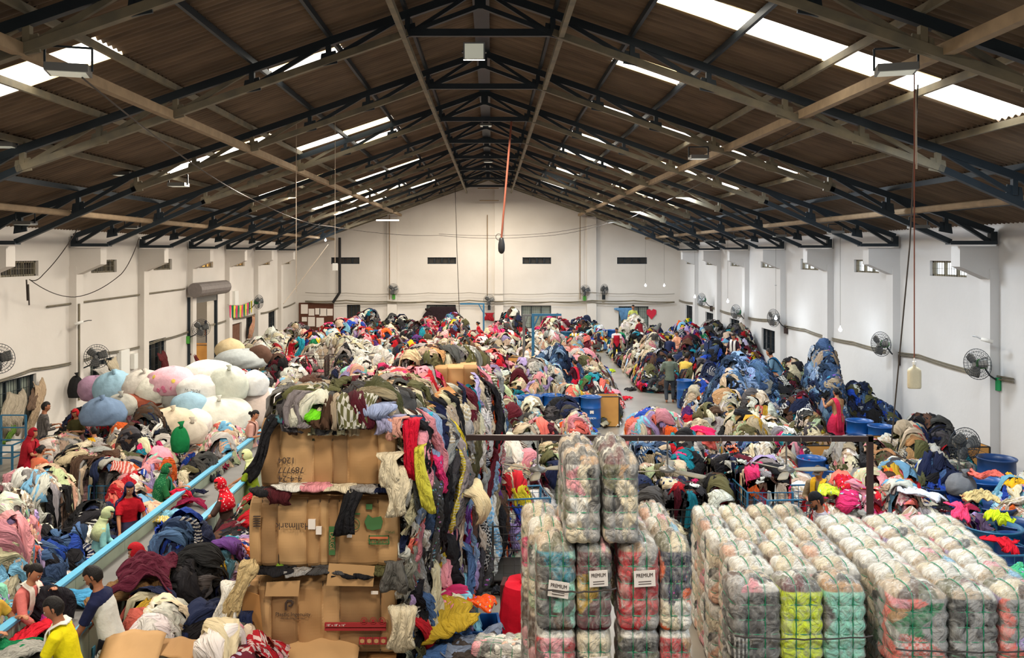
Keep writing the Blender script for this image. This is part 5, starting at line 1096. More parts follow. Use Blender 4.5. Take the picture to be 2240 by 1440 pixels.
for a in [('mauve sack behind the pale blue tied sack', 208, 855, 22.5, .42, .38, (170, 136, 160), 0), ('pale blue tied sack by the hanging black bag', 252, 856, 22, .52, .52, (150, 184, 202), 1), ('greyish split sack spilling clothes', 318, 850, 22, .62, .46, (200, 194, 184), 1),
          ('white torn sack next to the pink one', 350, 856, 21.6, .55, .40, (222, 220, 206), 1), ('topmost white sack of the sack pile', 460, 818, 21.8, .60, .34, (224, 222, 214), 0),
          ('white sack with faint handwriting', 438, 858, 20.9, .55, .40, (222, 220, 214), 0), ('greenish white round sack', 501, 845, 20.9, .44, .47, (206, 210, 196), 1), ('round white sack closest to the narrow aisle', 557, 843, 21.3, .36, .36, (222, 222, 220), 0),
          ('pale blue sack bound with a dark strap', 416, 892, 20.4, .46, .36, (148, 180, 198), 0), ('big white sack knotted in front with clothes poking out', 480, 915, 20.6, .72, .52, (216, 216, 204), 1), ('rosy white sack behind the pink seated woman', 578, 900, 21.6, .66, .55, (226, 208, 198), 0),
          ('grey sack under the white handwritten one', 388, 875, 21.4, .36, .3, (168, 168, 162), 0), ('white sack lowest in the sack pile', 425, 932, 19.9, .42, .38, (222, 220, 212), 0), ('rust coloured rolled cloth under the split sack', 300, 878, 21.5, .6, .2, (150, 78, 58), 0),
          ('blue tarpaulin bag with clothes inside', 226, 905, 20.2, .5, .38, (112, 134, 162), 1), ('cream bundle under the torn sacks', 380, 925, 19.6, .56, .34, (212, 196, 170), 1),
          ('clear bag bundle beside the blue tarpaulin', 266, 890, 20.6, .34, .3, (170, 168, 158), 1), ('plastic bundle of coloured rags beside the green veiled bag', 421, 950, 18.6, .3, .3, (196, 186, 170), 1),
          ('grey white flowered bundle by the roller shutter', 530, 788, 30, .9, .38, (186, 192, 192), 0), ('cream bundle beside the orange blanket', 503, 765, 31.4, .5, .4, (210, 190, 150), 0),
          ('brown bundle right beside the orange blanket', 568, 782, 30, .42, .42, (96, 70, 58), 0),
          
          ('grey plaid rounded bundle behind the black skirts', 2102, 1064, 15.3, .26, .22, (110, 112, 116), 1)]:
    sack(a[0], a[1], a[2], a[3], a[4], a[5], a[6], tie=a[7], seed=hash_(a[0]) % 1000, knot=True)
sack('pink sack printed with yellow and rose spots', 383, 838, 21.6, .68, .40, (226, 178, 190), spots=True, seed=5)
x, y, z = P(437, 850, 20.4); o = text('M-79/24', .11, M['grey_metal'], None, (x-.02, y-.10, z+.05), (math.pi/2-.35, .1, 0), 'handwriting'); o.parent = [q for q in bpy.data.objects if q.get('label') == 'white sack with faint handwriting'][0]; o.location = (-.02, -.49, .1)
sack('green and cream veiled cloth bag by the rail', 394, 968, 17.2, .17, .30, (16, 110, 60), tie=1, seed=9)
sack('black rucksack hanging on the wall', 166, 852, 25.3, .22, .38, (34, 34, 34), tie=1, seed=10, ry=.16)
lay('straw blond wig lying on the flowered dresses', 'wig', 'blond_wig', (206, 182, 126), 2142, 1090, 1.36, .5, .22, -.3, 2, seed=11, nu=22, nv=22, amp=1.4)
x, y, _ = G(1140, 1275, .85); t = thing('draped_stool', 'stool under a bright red drape beside the aisle stack', 'stool', (x, y, 0), -.15)
A = np.zeros((40, 16, 3))
for i in range(40):
    a = 2*math.pi*i/40; c, s_ = math.cos(a), math.sin(a); k = (abs(c)**9+abs(s_)**9)**(-1/9)
    for j in range(16):
        u = j/15; r = min(1, u*3)*.19 if u < .34 else (.20+.16*(u-.34)+.018*math.sin(a*9)*(u-.3)*2); A[i, j] = (c*k*r, s_*k*r*1.3, .86-.02*math.sin(a*3)-(0 if u < .34 else (u-.34)/.66*.80))
MB().grid(A, closed_u=True).build('red_drape', plain('reddrape', 206, 18, 42, bump=.8, bscale=7), t, False); MB().box(-.26, -.2, -.1, .2, .3, .84).build('stool_side', plain('stoolside', 80, 46, 44), t)
sack('black clothes bundle on the red drape', 1150, 1348, 11.6, .18, .09, (16, 18, 26), seed=15)
x, y, _ = G(1028, 1375, .45); bt = thing('blue_bin', 'royal blue fabric bin of clothes beside the baled row', 'bin', (x, y, 0), .08)
b = MB(); b.box(-.38, .38, -.28, -.25, .0, .52).box(-.38, .38, .25, .28, 0, .52).box(-.38, -.35, -.25, .25, 0, .52).box(.35, .38, -.25, .25, 0, .52).box(-.38, .38, -.28, .28, 0, .03); b.build('bin_wall', M['drum'], bt)
heap('yellow, white and orange clothes in the royal blue bin', x, y, .36, .27, .78, 'bright', base=.5, mode='cart', floor=.35, indiv=6, dens=1.6)
lay('olive yellow jacket draped over the royal blue bin', 'jacket', 'crumpled_shirt', (176, 146, 40), 975, 1345, .78, .6, .5, -1.2, 0, seed=50, slope=.35)
lay('orange netted scarf on the royal blue bin', 'scarf', 'crumpled_cloth', (226, 84, 30), 1052, 1322, .80, .4, .25, -.5, 2, seed=51, pat=2)
for i, (d, c, px, py, w_) in enumerate([('black shirt ball lying on the aisle floor', (46, 48, 54), 1090, 1298, .2), ('pale blue packet on the aisle floor', (150, 200, 214), 1085, 1240, .16), ('yellow green packet on the aisle floor', (206, 190, 60), 1094, 1228, .1), ('green and white packet on the aisle floor', (90, 160, 120), 1120, 1226, .12),
        ('white printed shirt on the floor by the wrapped stack', (214, 214, 222), 1150, 1248, .3), ('pink cloth scrap on the narrow aisle floor', (226, 110, 130), 700, 812, .35), ('cream cloth scrap on the narrow aisle floor', (226, 206, 150), 673, 844, .35), ('small dark ball on the narrow aisle floor', (50, 40, 40), 681, 833, .1),
        ('white rag on the polished aisle floor', (226, 222, 214), 1345, 928, .4), ('red rag at the polished aisle edge', (206, 30, 50), 1368, 872, .3), ('black rag at the polished aisle edge', (40, 38, 40), 1380, 852, .4), ('lime rag by the polished aisle edge', (190, 210, 50), 1335, 812, .35)]):
    lay(d, 'rag', 'crumpled_cloth', c, px, py, .04, w_, w_*.7, i*1.3, i % 3, seed=60+i)
# things on the belt
for i, (d, c, px, py, L_, W_, a_, kd) in enumerate([('crimson trousers lying on the belt', (130, 20, 60), 412, 1102, .6, .3, .3, 1), ('navy shirt heap on the belt above the crimson trousers', (28, 32, 60), 415, 1082, .5, .35, 1.2, 0), ('small light blue jacket on the belt', (124, 180, 206), 372, 1130, .42, .2, -.2, 0),
        ('yellow and black striped knit on the belt', (206, 180, 80), 357, 1142, .35, .22, .1, 2), ('red shirt spread on the belt by the yellow shirted man', (206, 24, 44), 92, 1390, .7, .3, .9, 0), ('magenta shirt on the belt beside the red one', (176, 50, 130), 80, 1350, .4, .28, .2, 0),
        ('red cloth on the belt behind the magenta shirt', (214, 30, 60), 86, 1330, .35, .2, .4, 2), ('light blue jeans in front of the raglan shirted man', (70, 146, 190), 165, 1308, .62, .42, .4, 1), ('deep green cloth at the belt end', (6, 110, 66), 20, 1418, .5, .35, .1, 2), ('grey rags beside the deep green cloth', (150, 148, 140), 40, 1432, .5, .3, .5, 2),
        ('crimson rag far up the belt', (126, 20, 50), 475, 1022, .4, .28, .2, 2), ('olive rag far up the belt', (90, 96, 60), 452, 1034, .4, .3, .9, 2), ('black rag on the rail far up the belt', (34, 34, 38), 442, 1042, .4, .3, .5, 0)]):
    lay(d, 'shirt' if kd == 0 else 'trousers' if kd == 1 else 'cloth', ('crumpled_shirt', 'crumpled_trousers', 'crumpled_cloth')[kd], c, px, py, .86, L_, W_, a_, kd, pat=1 if 'striped' in d else 0, seed=80+i)
# ================================================================ wall fans
def fan_head(t, r=.35, head='green_pl', blades=3):
    "guard faces local -Y"
    b = MB()
    for rr, yy in ((r, 0), (r*.82, -.045), (r*.64, -.075), (r*.46, -.095), (r*.28, -.105), (r*.82, .05), (r*.55, .08)):
        b.tube([(rr*math.cos(a*.2618), yy, rr*math.sin(a*.2618)) for a in range(24)], .0045 if rr < r else .008, 5, closed=True)
    for k in range(28):
        a = k*2*math.pi/28; c, s = math.cos(a), math.sin(a)
        b.tube([(r*.10*c, -.108, r*.10*s), (r*.46*c, -.095, r*.46*s), (r*.82*c, -.045, r*.82*s), (r*c, 0, r*s), (r*.8*c, .05, r*.8*s), (r*.25*c, .09, r*.25*s)], .003, 4)
    b.build('wire_guard', M['steel'], t)
    MB().tube([(0, -.112, 0), (0, -.10, 0)], r*.14, 14).build('guard_badge', M['grey_metal'], t)
    b = MB()
    for k in range(blades):
        a = k*2*math.pi/blades+.3; A = np.zeros((8, 4, 3))
        for i, rr in enumerate(np.linspace(.05, r*.86, 8)):
            w_ = r*(.12+.22*math.sin(min(1, rr/r*1.1)*math.pi*.8))
            for j, v in enumerate((-1, -.3, .3, 1)): A[i, j] = (rr*math.cos(a)-v*w_*math.sin(a), -.03+v*.03, rr*math.sin(a)+v*w_*math.cos(a))
        b.grid(A)
    o = b.build('blades', M['grey_metal'], t, True); o.modifiers.new('th', 'SOLIDIFY').thickness = .004
    MB().tube([(0, .06, 0), (0, .085, 0), (0, .22, 0), (0, .25, 0)], [.09, .12, .115, .06], 16).build('motor_housing', M[head], t, True)
def wall_fan(lab, px, py, x, y, z, face, head, box, wall, r=.36):
    t = thing('wall_fan', lab, 'fan', (x, y, z), face, 'wall fans'); fan_head(t, r, head)
    wx = Vector((wall[0]-x, wall[1]-y, 0)); cr, sr = math.cos(-face), math.sin(-face); lw = Vector((wx.x*cr-wx.y*sr, wx.x*sr+wx.y*cr, -.42))
    MB().tube([(0, .2, -.05), tuple(Vector((0, .2, -.18)).lerp(lw, .45)), tuple(lw)], .02, 8).build('bracket_arm', M['steel'], t)
    o = MB().box(-.09, .09, -.06, .06, -.22, .08).build('speed_box', M[box], t); o.location = lw
    return t
for lab, px, py, fc, hd, bx_ in [('wall fan with a green motor nearest the camera on the lamp wall', 2138, 797, .9, 'green_pl', 'teal_green'), ('second wall fan with a green motor on the lamp wall', 1927, 753, .8, 'green_pl', 'frame_metal'), ('wall fan beside a glowing bulb, third on the lamp wall', 1692, 696, .8, 'grey_metal', 'frame_metal'),
        ('fourth wall fan on the lamp wall, green backed', 1610, 683, .8, 'teal_green', 'frame_metal'), ('farthest wall fan on the lamp wall', 1535, 656, .8, 'teal_green', 'frame_metal')]:
    x = XR-.62; Y = x*F/(px-CX); z = CH-(py-CY)*Y/F; wall_fan(lab, px, py, x, Y, z, -1.15, hd, bx_, (XR-.03, Y+.18))
for lab, px, py, hd, bx_ in [('dark wall fan over the curtained low window', 212, 780, 'steel', 'frame_metal'), ('wall fan before the roller shutter doorway', 440, 718, 'frame_metal', 'green_pl'), ('wall fan above the bunting', 566, 661, 'teal_green', 'white'), ('wall fan at the edge of view on the shutter wall', -3, 785, 'steel', 'frame_metal')]:
    x = XL+.62; Y = x*F/(px-CX); z = CH-(py-CY)*Y/F; wall_fan(lab, px, py, x, Y, z, .25 if px < 500 else 1.15, hd, bx_, (XL+.03, Y+.1))
for lab, px, py, bx_ in [('gable wall fan with a green box by the dark doorway', 860, 633, 'green_pl'), ('gable wall fan below the ridge', 1070, 657, 'steel'), ('gable wall fan with a green box beside the twin fan', 1280, 636, 'green_pl'), ('gable wall fan turned aside', 1322, 634, 'steel')]:
    Y = YB-.6; x, _, z = P(px, py, Y); wall_fan(lab, px, py, x, Y, z, .7 if 'aside' in lab else (.3 if 'twin' in lab else 0), 'grey_metal', bx_, (x, YB-.25))
x, y, z = P(2110, 973, 17.2); t = thing('pedestal_fan', 'big round pedestal fan near the board bins', 'fan', (x, y, z), .12); fan_head(t, .335, 'grey_metal', 3)
MB().tube([(0, .18, -.1), (0, .18, -z+.04)], .022, 10).build('stand_pole', M['grey_metal'], t); o = MB().lathe([(.26, 0), (.26, .03), (.05, .06), (0, .06)], 24).build('stand_base', M['black'], t); o.location = (0, .18, -z)
# ================================================================ lamps
def flood(lab, x, y, z, s=.3, tilt=0, rz=0, ztop=None):
    t = thing('floodlight', lab, 'lamp', (x, y, z), rz, 'floodlights under the roof'); t.rotation_euler = (tilt, 0, rz)
    b = MB().box(-s*.55, s*.55, -s*.45, s*.45, 0, s*.22); b.build('housing', M['grey_metal'], t)
    MB().box(-s*.48, s*.48, -s*.38, s*.38, -.006, .0).build('lamp_glass', M['lamp_off'], t)
    b = MB(); b.bar((-s*.6, 0, s*.1), (-s*.6, 0, s*.75), .025); b.bar((s*.6, 0, s*.1), (s*.6, 0, s*.75), .025); b.bar((-s*.6, 0, s*.75), (s*.6, 0, s*.75), .025); b.build('yoke', M['steel'], t)
x, y, z = P(1037, 112, 15.2); flood('large square floodlight facing the camera under the ridge', x, y, z, .34, -1.45)
x, y, z = P(150, 162, 10.9); flood('broad flat floodlight beside the bright shutter side roof light', x, y, z, .45, 0, .3)
x, y, z = P(1960, 160, 10.9); flood('broad flat floodlight over the bright lamp side roof light', x, y, z, .42, 0, -.3)
x, y, z = P(5, 322, 15.5); flood('floodlight at the picture edge on the shutter side', x, y, z, .4, 0, .2)
for i, (px, py, Y) in enumerate([(1528, 348, 20.6), (270, 384, 20.9), (390, 408, 21), (55, 492, 20.4), (290, 500, 25.9), (1063, 276, 30.7), (1068, 355, 41)]):
    x, y, z = P(px, py, Y); flood('small floodlight hung under a truss, %s' % ['over the wall side trolleys', 'high on the shutter side slope', 'beside the long sloping cable', 'over the grilled shutter wall window', 'over the second pilaster', 'under the ridge mid hall', 'under the ridge near the gable'][i], x, y, z, .38)
for k in range(8):
    ty = 15.66+5*k
    flood('floodlight with a white face by the lamp wall, %s along' % ('first', 'second', 'third', 'fourth', 'fifth', 'sixth', 'seventh', 'eighth')[k], WC+10.35, ty+.1, CH+.62, .36)
def led(lab, px, py, Y, top_, size=.055, on=True):
    x, y, z = P(px, py, Y); top_ = roofz(x)-.02; t = thing('pendant_bulb', lab, 'lamp', (x, y, z)); MB().lathe([(0, -size), (size*.6, -size*.8), (size, 0), (size*.7, size*.8), (.02, size*1.4)], 14).build('bulb', M['led'], t, True)
    MB().lathe([(.025, size*1.3), (.025, size*2.2), (.008, size*2.6)], 10).build('socket', M['white'], t); MB().tube([(0, 0, size*2.4), (0, 0, top_-z)], .005, 4).build('cord', M['wire'], t)
    l = bpy.data.lights.new('bulb_light', 'POINT'); l.energy = 14; l.color = COOL; l.shadow_soft_size = .08; o = bpy.data.objects.new('bulb_light', l); o.location = (x, y-.15, z-.05); COL.objects.link(o)
for i, (px, py) in enumerate([(1838, 722), (1697, 697), (1592, 660), (1520, 650)]):
    x_ = XR-1.0; Y = x_*F/(px-CX); led('glowing white pendant bulb, %s along the lamp wall' % ('nearest', 'second', 'third', 'fourth')[i], px, py, Y, roofz(x_)-.02)
led('glowing bulb over the white sheets at the gable', 1412, 625, 52.5, CH+1.2); led('glowing bulb nearer the lamp wall at the gable', 1453, 625, 52.5, CH+1.2); led('glowing bulb under the pipe end on the shutter side', 712, 526, 50, CH+1.1)
x, y, z = P(848, 482, 50); tag(MB().tube([(x-.65, y, z), (x+.65, y, z)], .035, 8).build('tube_light', M['tube']), 'long pale tube light before the gable wall', 'lamp')
x, y, z = P(1068, 412, 54); tag(MB().tube([(x-.65, y, z), (x+.65, y, z)], .03, 8).build('tube_fitting', M['pipe']), 'upper horizontal batten below the ridge on the gable wall', 'batten')
x, y, z = P(1070, 439, 54); tag(MB().tube([(x-.6, y, z), (x+.6, y, z)], .03, 8).build('tube_fitting', M['pipe']), 'lower horizontal batten below the ridge on the gable wall', 'batten')
# ================================================================ hanging things and cables
x, y, z = P(1097, 520, 25.7); t = thing('dome_camera', 'dark dome camera on a long rusty drop rod', 'camera', (x, y, z))
MB().tube([(0, 0, 0), (.30, 0, CH+4.0-z)], .03, 8).build('drop_rod', M['rust'], t); MB().lathe([(.05, 0), (.07, -.05), (.10, -.2), (.1, -.32), (.09, -.40), (.05, -.46), (0, -.48)], 16).build('dome_housing', M['black'], t, True); MB().tube([(-.08+.09*math.cos(a*.5236), 0, .02+.09*math.sin(a*.5236)) for a in range(12)], .01, 5, closed=True).build('coiled_cable', M['wire'], t)
x, y, z = P(2000, 850, 11.4); t = thing('jerrycan', 'cloudy white jerrycan hanging on a cord by the lamp wall', 'jerrycan', (x, y, z))
A = np.zeros((28, 10, 3))
for j, (s, zz) in enumerate([(0, 0), (.9, .0), (1, .02), (1, .1), (1, .2), (.98, .235), (.75, .262), (.3, .285), (.2, .29), (.19, .33)]):
    for i in range(28):
        a = i*2*math.pi/28; c, s_ = math.cos(a), math.sin(a); k = (abs(c)**4+abs(s_)**4)**-.25; A[i, j] = (c*k*.082*s, s_*k*.05*s, zz)
MB().grid(A, closed_u=True).build('can_body', plain('jerrycan', 206, 196, 168, .4), t, True)
MB().lathe([(.022, .31), (.024, .35), (.012, .36), (.008, .40)], 12).build('cap', M['white'], t); MB().tube([(0, 0, .38), (0, 0, CH+2.45-z)], .008, 5).build('cord', M['rust'], t)
def cable(lab, pts, r=.012, m='wire', sag=0, cat='cable', name='cable'):
    q = []
    for (a, b_) in zip(pts[:-1], pts[1:]):
        for k in range(10):
            u = k/10; q.append(tuple(Vector(a).lerp(Vector(b_), u)-Vector((0, 0, sag*4*u*(1-u)))))
    q.append(tuple(pts[-1])); return tag(MB().tube(q, r, 5).build(name, M[m]), lab, cat)
cable('dark slanting cord dropping from the roof past the jerrycan', [P(2008, 185, 11.4), P(1990, 540, 11.6), P(1950, 970, 11.8)], .010); cable('pale doubled cord beside the jerrycan cord', [P(2003, 195, 11.4), P(2005, 370, 11.4)], .012, 'rope')
cable('thin dark cord hanging before the gable dark-cloth window', [(P(995, 400, 50)[0], 50, roofz(P(995, 400, 50)[0])-.05), P(1000, 560, 50), P(1005, 690, 49)], .02)
for lab, px, y0, y1, Y in [('pale cord dropping to a switch near the shutter side', 648, 375, 640, 22), ('pale cord with a hanging box before the gable corner', 733, 405, 575, 22)]:
    cable(lab, [(P(px, y0, Y)[0], Y, roofz(P(px, y0, Y)[0])-.05), P(px, y1, Y)], .009, 'rope')
x, y, z = P(733, 583, 22); tag(MB().box(x-.06, x+.06, y-.03, y+.03, z-.10, z+.08).build('switch_box', M['white']), 'white switch box on the pale cord before the gable corner', 'switch')
cable('thin cable swagged across the gable', [P(180, 170, 11), P(560, 440, 24), P(720, 495, 40), P(960, 515, 53), P(1180, 517, 53), P(1330, 488, 50), P(1420, 455, 36), P(1900, 185, 14)], .013, sag=.15)
cable('second thin cable crossing before the gable', [P(960, 512, 53), P(1180, 512, 53), P(1340, 482, 50)], .012, sag=.1)
for x0, lab in ((XR-.05, 'lamp wall'), ):
    for k, dz in enumerate((0, -.07)): cable('%s grey cable bundle run along the %s' % (('upper', 'lower')[k], lab), [(x0, 20+i*4.45, 2.25+dz+.05*math.sin(i*2.1)) for i in range(9)], .022, 'steel_dusty', .06)
for k, (z, dz) in enumerate(((2.0, 0), (1.85, -.05))): cable('%s cable line along the shutter wall' % ('upper', 'lower')[k], [(XL+.05, 19+i*4.5, (2.05 if i > 3 else 1.98)+dz+.05*math.sin(i*1.7)) for i in range(9)], .018, 'steel_dusty', .07)
cable('high conduit along the shutter wall towards the roller shutter', [(XL+.05, 24.3, 3.65), (XL+.05, 35.2, 3.72)], .03, 'steel_dusty'); cable('conduit dropping beside the first pilaster of the shutter wall', [(XL+.25, 25.75, 3.65), (XL+.25, 25.75, .8)], .03, 'steel_dusty')
for k, z in enumerate((2.15, 2.65, 2.05)): cable(('thick cable across the gable wall at fan height', 'thin upper cable across the gable wall', 'second thick cable across the gable wall')[k], [(-11.8+i*2.6, YB-.25, z+.05*math.sin(i*1.9+k)) for i in range(10)], (.04, .015, .025)[k], 'steel_dusty', .05)
cable('thick black cable down the gable corner', [P(743, 520, 55.2), P(743, 640, 55.2), P(728, 662, 55.2)], .09, 'black'); cable('thin slanting cord from the gable eave to the shutter wall', [P(718, 535, 50), P(620, 665, 42)], .02, 'rope')
for px, s in ((858, 0), (1072, 0), (1275, 0)): cable('pale conduit down the gable pilaster %s' % ('by the dark doorway fan' if px == 858 else 'below the ridge' if px == 1072 else 'by the twin fans'), [P(px-6, 470, YB-.24), P(px-6, 655, YB-.24)], .03, 'pipe')
cable('drooping cable looped on the shutter wall', [P(305, 520, 24), P(265, 600, 25), P(165, 650, 25), P(65, 612, 22)], .012, sag=.12); cable('drooping cable over the high barred window', [P(170, 500, 22), P(95, 600, 22), P(64, 612, 22)], .012, sag=.08)
for k, (px, py) in enumerate(((58, 640), (62, 650))): cable(('bundle of loose cable ends on the shutter wall', 'second loose cable end on the shutter wall')[k], [P(px, py-28, 22.3), P(px+2, py+18, 22.3)], .02)
def cctv(lab, px, py, Y, s=1):
    x, y, z = P(px, py, Y); t = thing('bullet_camera', lab, 'camera', (x, y, z), .9*s); MB().tube([(0, -.14, -.04), (0, .1, .02)], .045, 12).build('camera_body', M['white'], t, True); MB().tube([(0, .1, .02), (0.1, .22, .06), (.14, .30, .06)], .015, 6).build('bracket', M['grey_metal'], t)
cctv('small white wall camera above the first lamp wall fan', 2157, 744, 20.35); cctv('small white wall camera on the shutter wall', 174, 706, 25.5, -1); cctv('small wall camera near a glowing lamp wall bulb', 1708, 628, 36.3)
# boards on the gable
b = thing('notice_board', 'brown notice board pinned with papers in the gable corner', 'board', (P(692, 682, YB-.05)[0], YB-.06, P(692, 695, YB)[2]))
MB().box(-1.1, 1.1, -.03, .03, -.9, .95).build('board_panel', plain('board', 92, 58, 44), b)
for k, (x, z, w_, h_) in enumerate([(-.75, .55, .22, .3), (-.3, .35, .18, .22), (.1, .4, .16, .2), (.45, .35, .24, .24), (.85, .35, .2, .22), (-.3, -.25, .22, .3), (.25, -.3, .24, .3), (-.75, -.1, .16, .14)]): MB().box(x-w_, x+w_, -.05, -.03, z-h_, z+h_).build('pinned_paper', M['paper'], b)
for lab, px, py, w_, h_, cl in [('white fuse box on the shutter wall beside the second pilaster', 296, 793, .34, .42, 'white'), ('white meter box beside the roller shutter', 500, 652, .3, .34, 'white'), ('white switch panel under the shutter wall conduit', 318, 790, .16, .26, 'white')]:
    Y = (XL+.1)*F/(px-CX)+(-.9 if px != 500 else 1.2); z = CH-(py-CY)*Y/F; tag(MB().box(XL+.005, XL+.14, Y-w_, Y+w_, z-h_, z+h_).build('fuse_box', M[cl]), lab, 'box')
x, y, z = P(1425, 687, YB-.05); tag(MB().prism([(x, z-.35), (x+.3, z), (x+.3, z+.25), (x+.12, z+.32), (x, z+.2), (x-.12, z+.32), (x-.3, z+.25), (x-.3, z)], YB-.08, YB-.03).build('heart_poster', plain('heartred', 206, 50, 70)), 'red heart poster on the gable wall by the blue shirt window', 'poster')
x, y, z = P(1388, 690, YB-.6); hang('pale blue shirt hanging before the gable window', 'shirt', 'hanging_shirt', (96, 140, 180), 1366, 675, YB-.2, .9, .6, 0, seed=90)
hang('black cloth covering the gable window', 'cloth', 'hanging_cloth', (44, 32, 36), 967, 672, YB-.2, 1.5, 1.6, 2, seed=91); hang('dark jacket hung beside the black window cloth', 'jacket', 'hanging_shirt', (40, 30, 30), 950, 676, YB-.2, 1.0, .5, 0, seed=92)
hang('red bag hanging under the ridge fan', 'bag', 'hanging_bag', (150, 30, 40), 1070, 686, YB-.3, .6, .45, 2, seed=93)
# blue tap stands (inverted L frames)
def gallow(lab, px, py, Y, wpx, m='blue_metal', sgn=1):
    x, y, z = P(px, py, Y); w_ = wpx*Y/F; b = MB().bar((x, y, 0), (x, y, z), .10 if Y < 35 else .09); b.bar((x-.05*sgn, y, z), (x+w_, y, z), .08); b.bar((x, y, z-.5), (x+w_*.22, y, z), .05); tag(b.build('blue_stand', M[m]), lab, 'stand')
gallow('blue inverted L stand rising from the middle heaps', 1166, 689, 31.5, 62); gallow('thin blue inverted L stand near the ridge fan', 1058, 665, 46, -52, sgn=-1); gallow('grey pole with a cross bar behind the blue stand', 1146, 690, 33, 40, 'grey_metal')
# roller shutter doorway
sh = thing('roller_shutter', 'grey rolled-up steel shutter over the doorway', 'shutter', (XL, 37.4, 3.35))
A = MB().tube([(0, 0, 0), (0, 4.1, 0)], .36, 12); 
MB().tube([(.38, -2.0, .30), (.38, 2.0, .30)], .30, 14).build('shutter_roll', mat('shutter_grey', rgb(128, 120, 116), .6, .2, noise=.4), sh, False)
MB().box(.06, .12, -1.75, 1.75, -.28, .12).build('shutter_curtain', M['grey_metal'], sh)
for s in (-1, 1): MB().box(0, .12, s*1.72-.06, s*1.72+.06, -3.35, 0).build('guide_rail', M['steel'], sh)
b = MB().box(XL-5.3, XL-5.2, 30, 46, 0, 5).box(XL-5.3, XL-.3, 45.9, 46, 0, 5).box(XL-5.3, XL-.3, 30, 30.1, 0, 5).box(XL-5.3, XL-.3, 30, 46, 5, 5.1)
struct(b.build('wall_annex', M['wall'])); bpy.data.objects['wall_annex']['label'] = 'cream walls of the side room seen through the shutter doorway'; bpy.data.objects['wall_annex']['category'] = 'wall'
area(XL-2.6, 38, 4.7, 2.5, 2.5, 330, NEU)
t = boxy('stacked yellow brown cartons in the shutter doorway', 450, 755, 1.0, 1.5, .9, 1.0, 'ply'); t.location = (XL-1.1, 40.0, 0)
# bunting over the second side door
tag(MB().tube([(XL+.26, 40.2, 2.80), (XL+.24, 40.7, 2.73), (XL+.24, 42.5, 2.64), (XL+.24, 44.3, 2.73), (XL+.24, 44.6, 2.80)], .012, 5).build('string', M['rope']), 'string carrying the bunting flags', 'string')
for k in range(12):
    y_ = 41.0-.4+k*.32; z_ = 2.75-.12*math.sin(k/11*math.pi); c = [(222, 60, 110), (30, 120, 70), (230, 214, 60)][k % 3]
    tag(MB().prism([(y_, z_), (y_+.26, z_), (y_+.16, z_-.62), (y_+.05, z_-.55)], XL+.22+.02*(k % 2), XL+.235+.02*(k % 2), 0).build('bunting_flag', plain('flag%d' % (k % 3), *c)), '%s bunting flag over the draped doorway, %s of its colour' % (['pink', 'green', 'yellow'][k % 3], ('first', 'second', 'third', 'fourth')[k//3]), 'flag', 'bunting flags')
MBt = MB().box(XL-.2, XL-.1, 40.82, 43.38, 0, 1.74); tag(MBt.build('tapestry', plain('tapestry', 120, 84, 66, noise=.5)), 'brown patterned hanging closing the second side doorway', 'curtain')
def wallc(lab, cat, name, c, px, py, L_, W_, sd, kd=2, pat=0):
    x_ = XL+.12; Y = x_*F/(px-CX); z0 = CH-(py-CY)*Y/F; rr = np.random.RandomState(sd)
    def f(X, Yl, Z): t = L_/2-X; return np.stack([x_+.04+Z*1.3+.1*np.sin(t*3), Y+Yl+.1*np.sin(t*4+sd), z0-t], -1)
    garment(lab, cat, name, lin and c, f, L_, W_, kd, pat, sd)
wallc('grey curtain sagging on the first low window', 'curtain', 'hanging_curtain', (168, 156, 136), 22, 862, 1.1, .7, 95); wallc('beige curtain drawn aside at the first low window', 'curtain', 'hanging_curtain', (176, 152, 124), 66, 840, 1.5, .4, 96); wallc('brown handbag hung at the first low window', 'bag', 'hanging_bag', (110, 88, 72), 66, 852, .5, .35, 97)
wallc('cream curtain on the fan side low window', 'curtain', 'hanging_curtain', (200, 186, 160), 245, 782, 1.3, .5, 98); wallc('thin white net sagging on the fan side low window', 'net', 'hanging_curtain', (206, 200, 190), 222, 800, .7, .7, 99); wallc('red and black shirts hung on the third low window', 'shirt', 'hanging_shirt', (90, 34, 36), 352, 770, 1.0, .5, 100, 0)
wallc('maroon towel hung beside the roller shutter', 'towel', 'hanging_cloth', (110, 44, 44), 422, 772, .9, .3, 101); wallc('green plants in a bag under the first low window', 'bag', 'hanging_bag', (96, 130, 50), 10, 915, .6, .3, 102)
wallc('pink and gold hanging beside the bunting', 'tapestry', 'hanging_cloth', (190, 140, 110), 548, 690, 1.6, .5, 103, 2, 2)
t = thing('blue_stand', 'blue tubular stool stand against the shutter wall', 'stand', (-11.6, 20.9, 0)); b = MB()
for x in (-.3, .3):
    for y in (-.3, .3): b.bar((x, y, 0), (x, y, 1.2 if y > 0 else .6), .04)
for z in (.3, .6, .9, 1.2): b.bar((-.3, .3, z), (.3, .3, z), .03)
for z in (.3, .6): b.bar((-.3, -.3, z), (.3, -.3, z), .03); b.bar((-.3, -.3, z), (-.3, .3, z), .03); b.bar((.3, -.3, z), (.3, .3, z), .03)
b.build('tube_frame', M['blue_metal'], t)

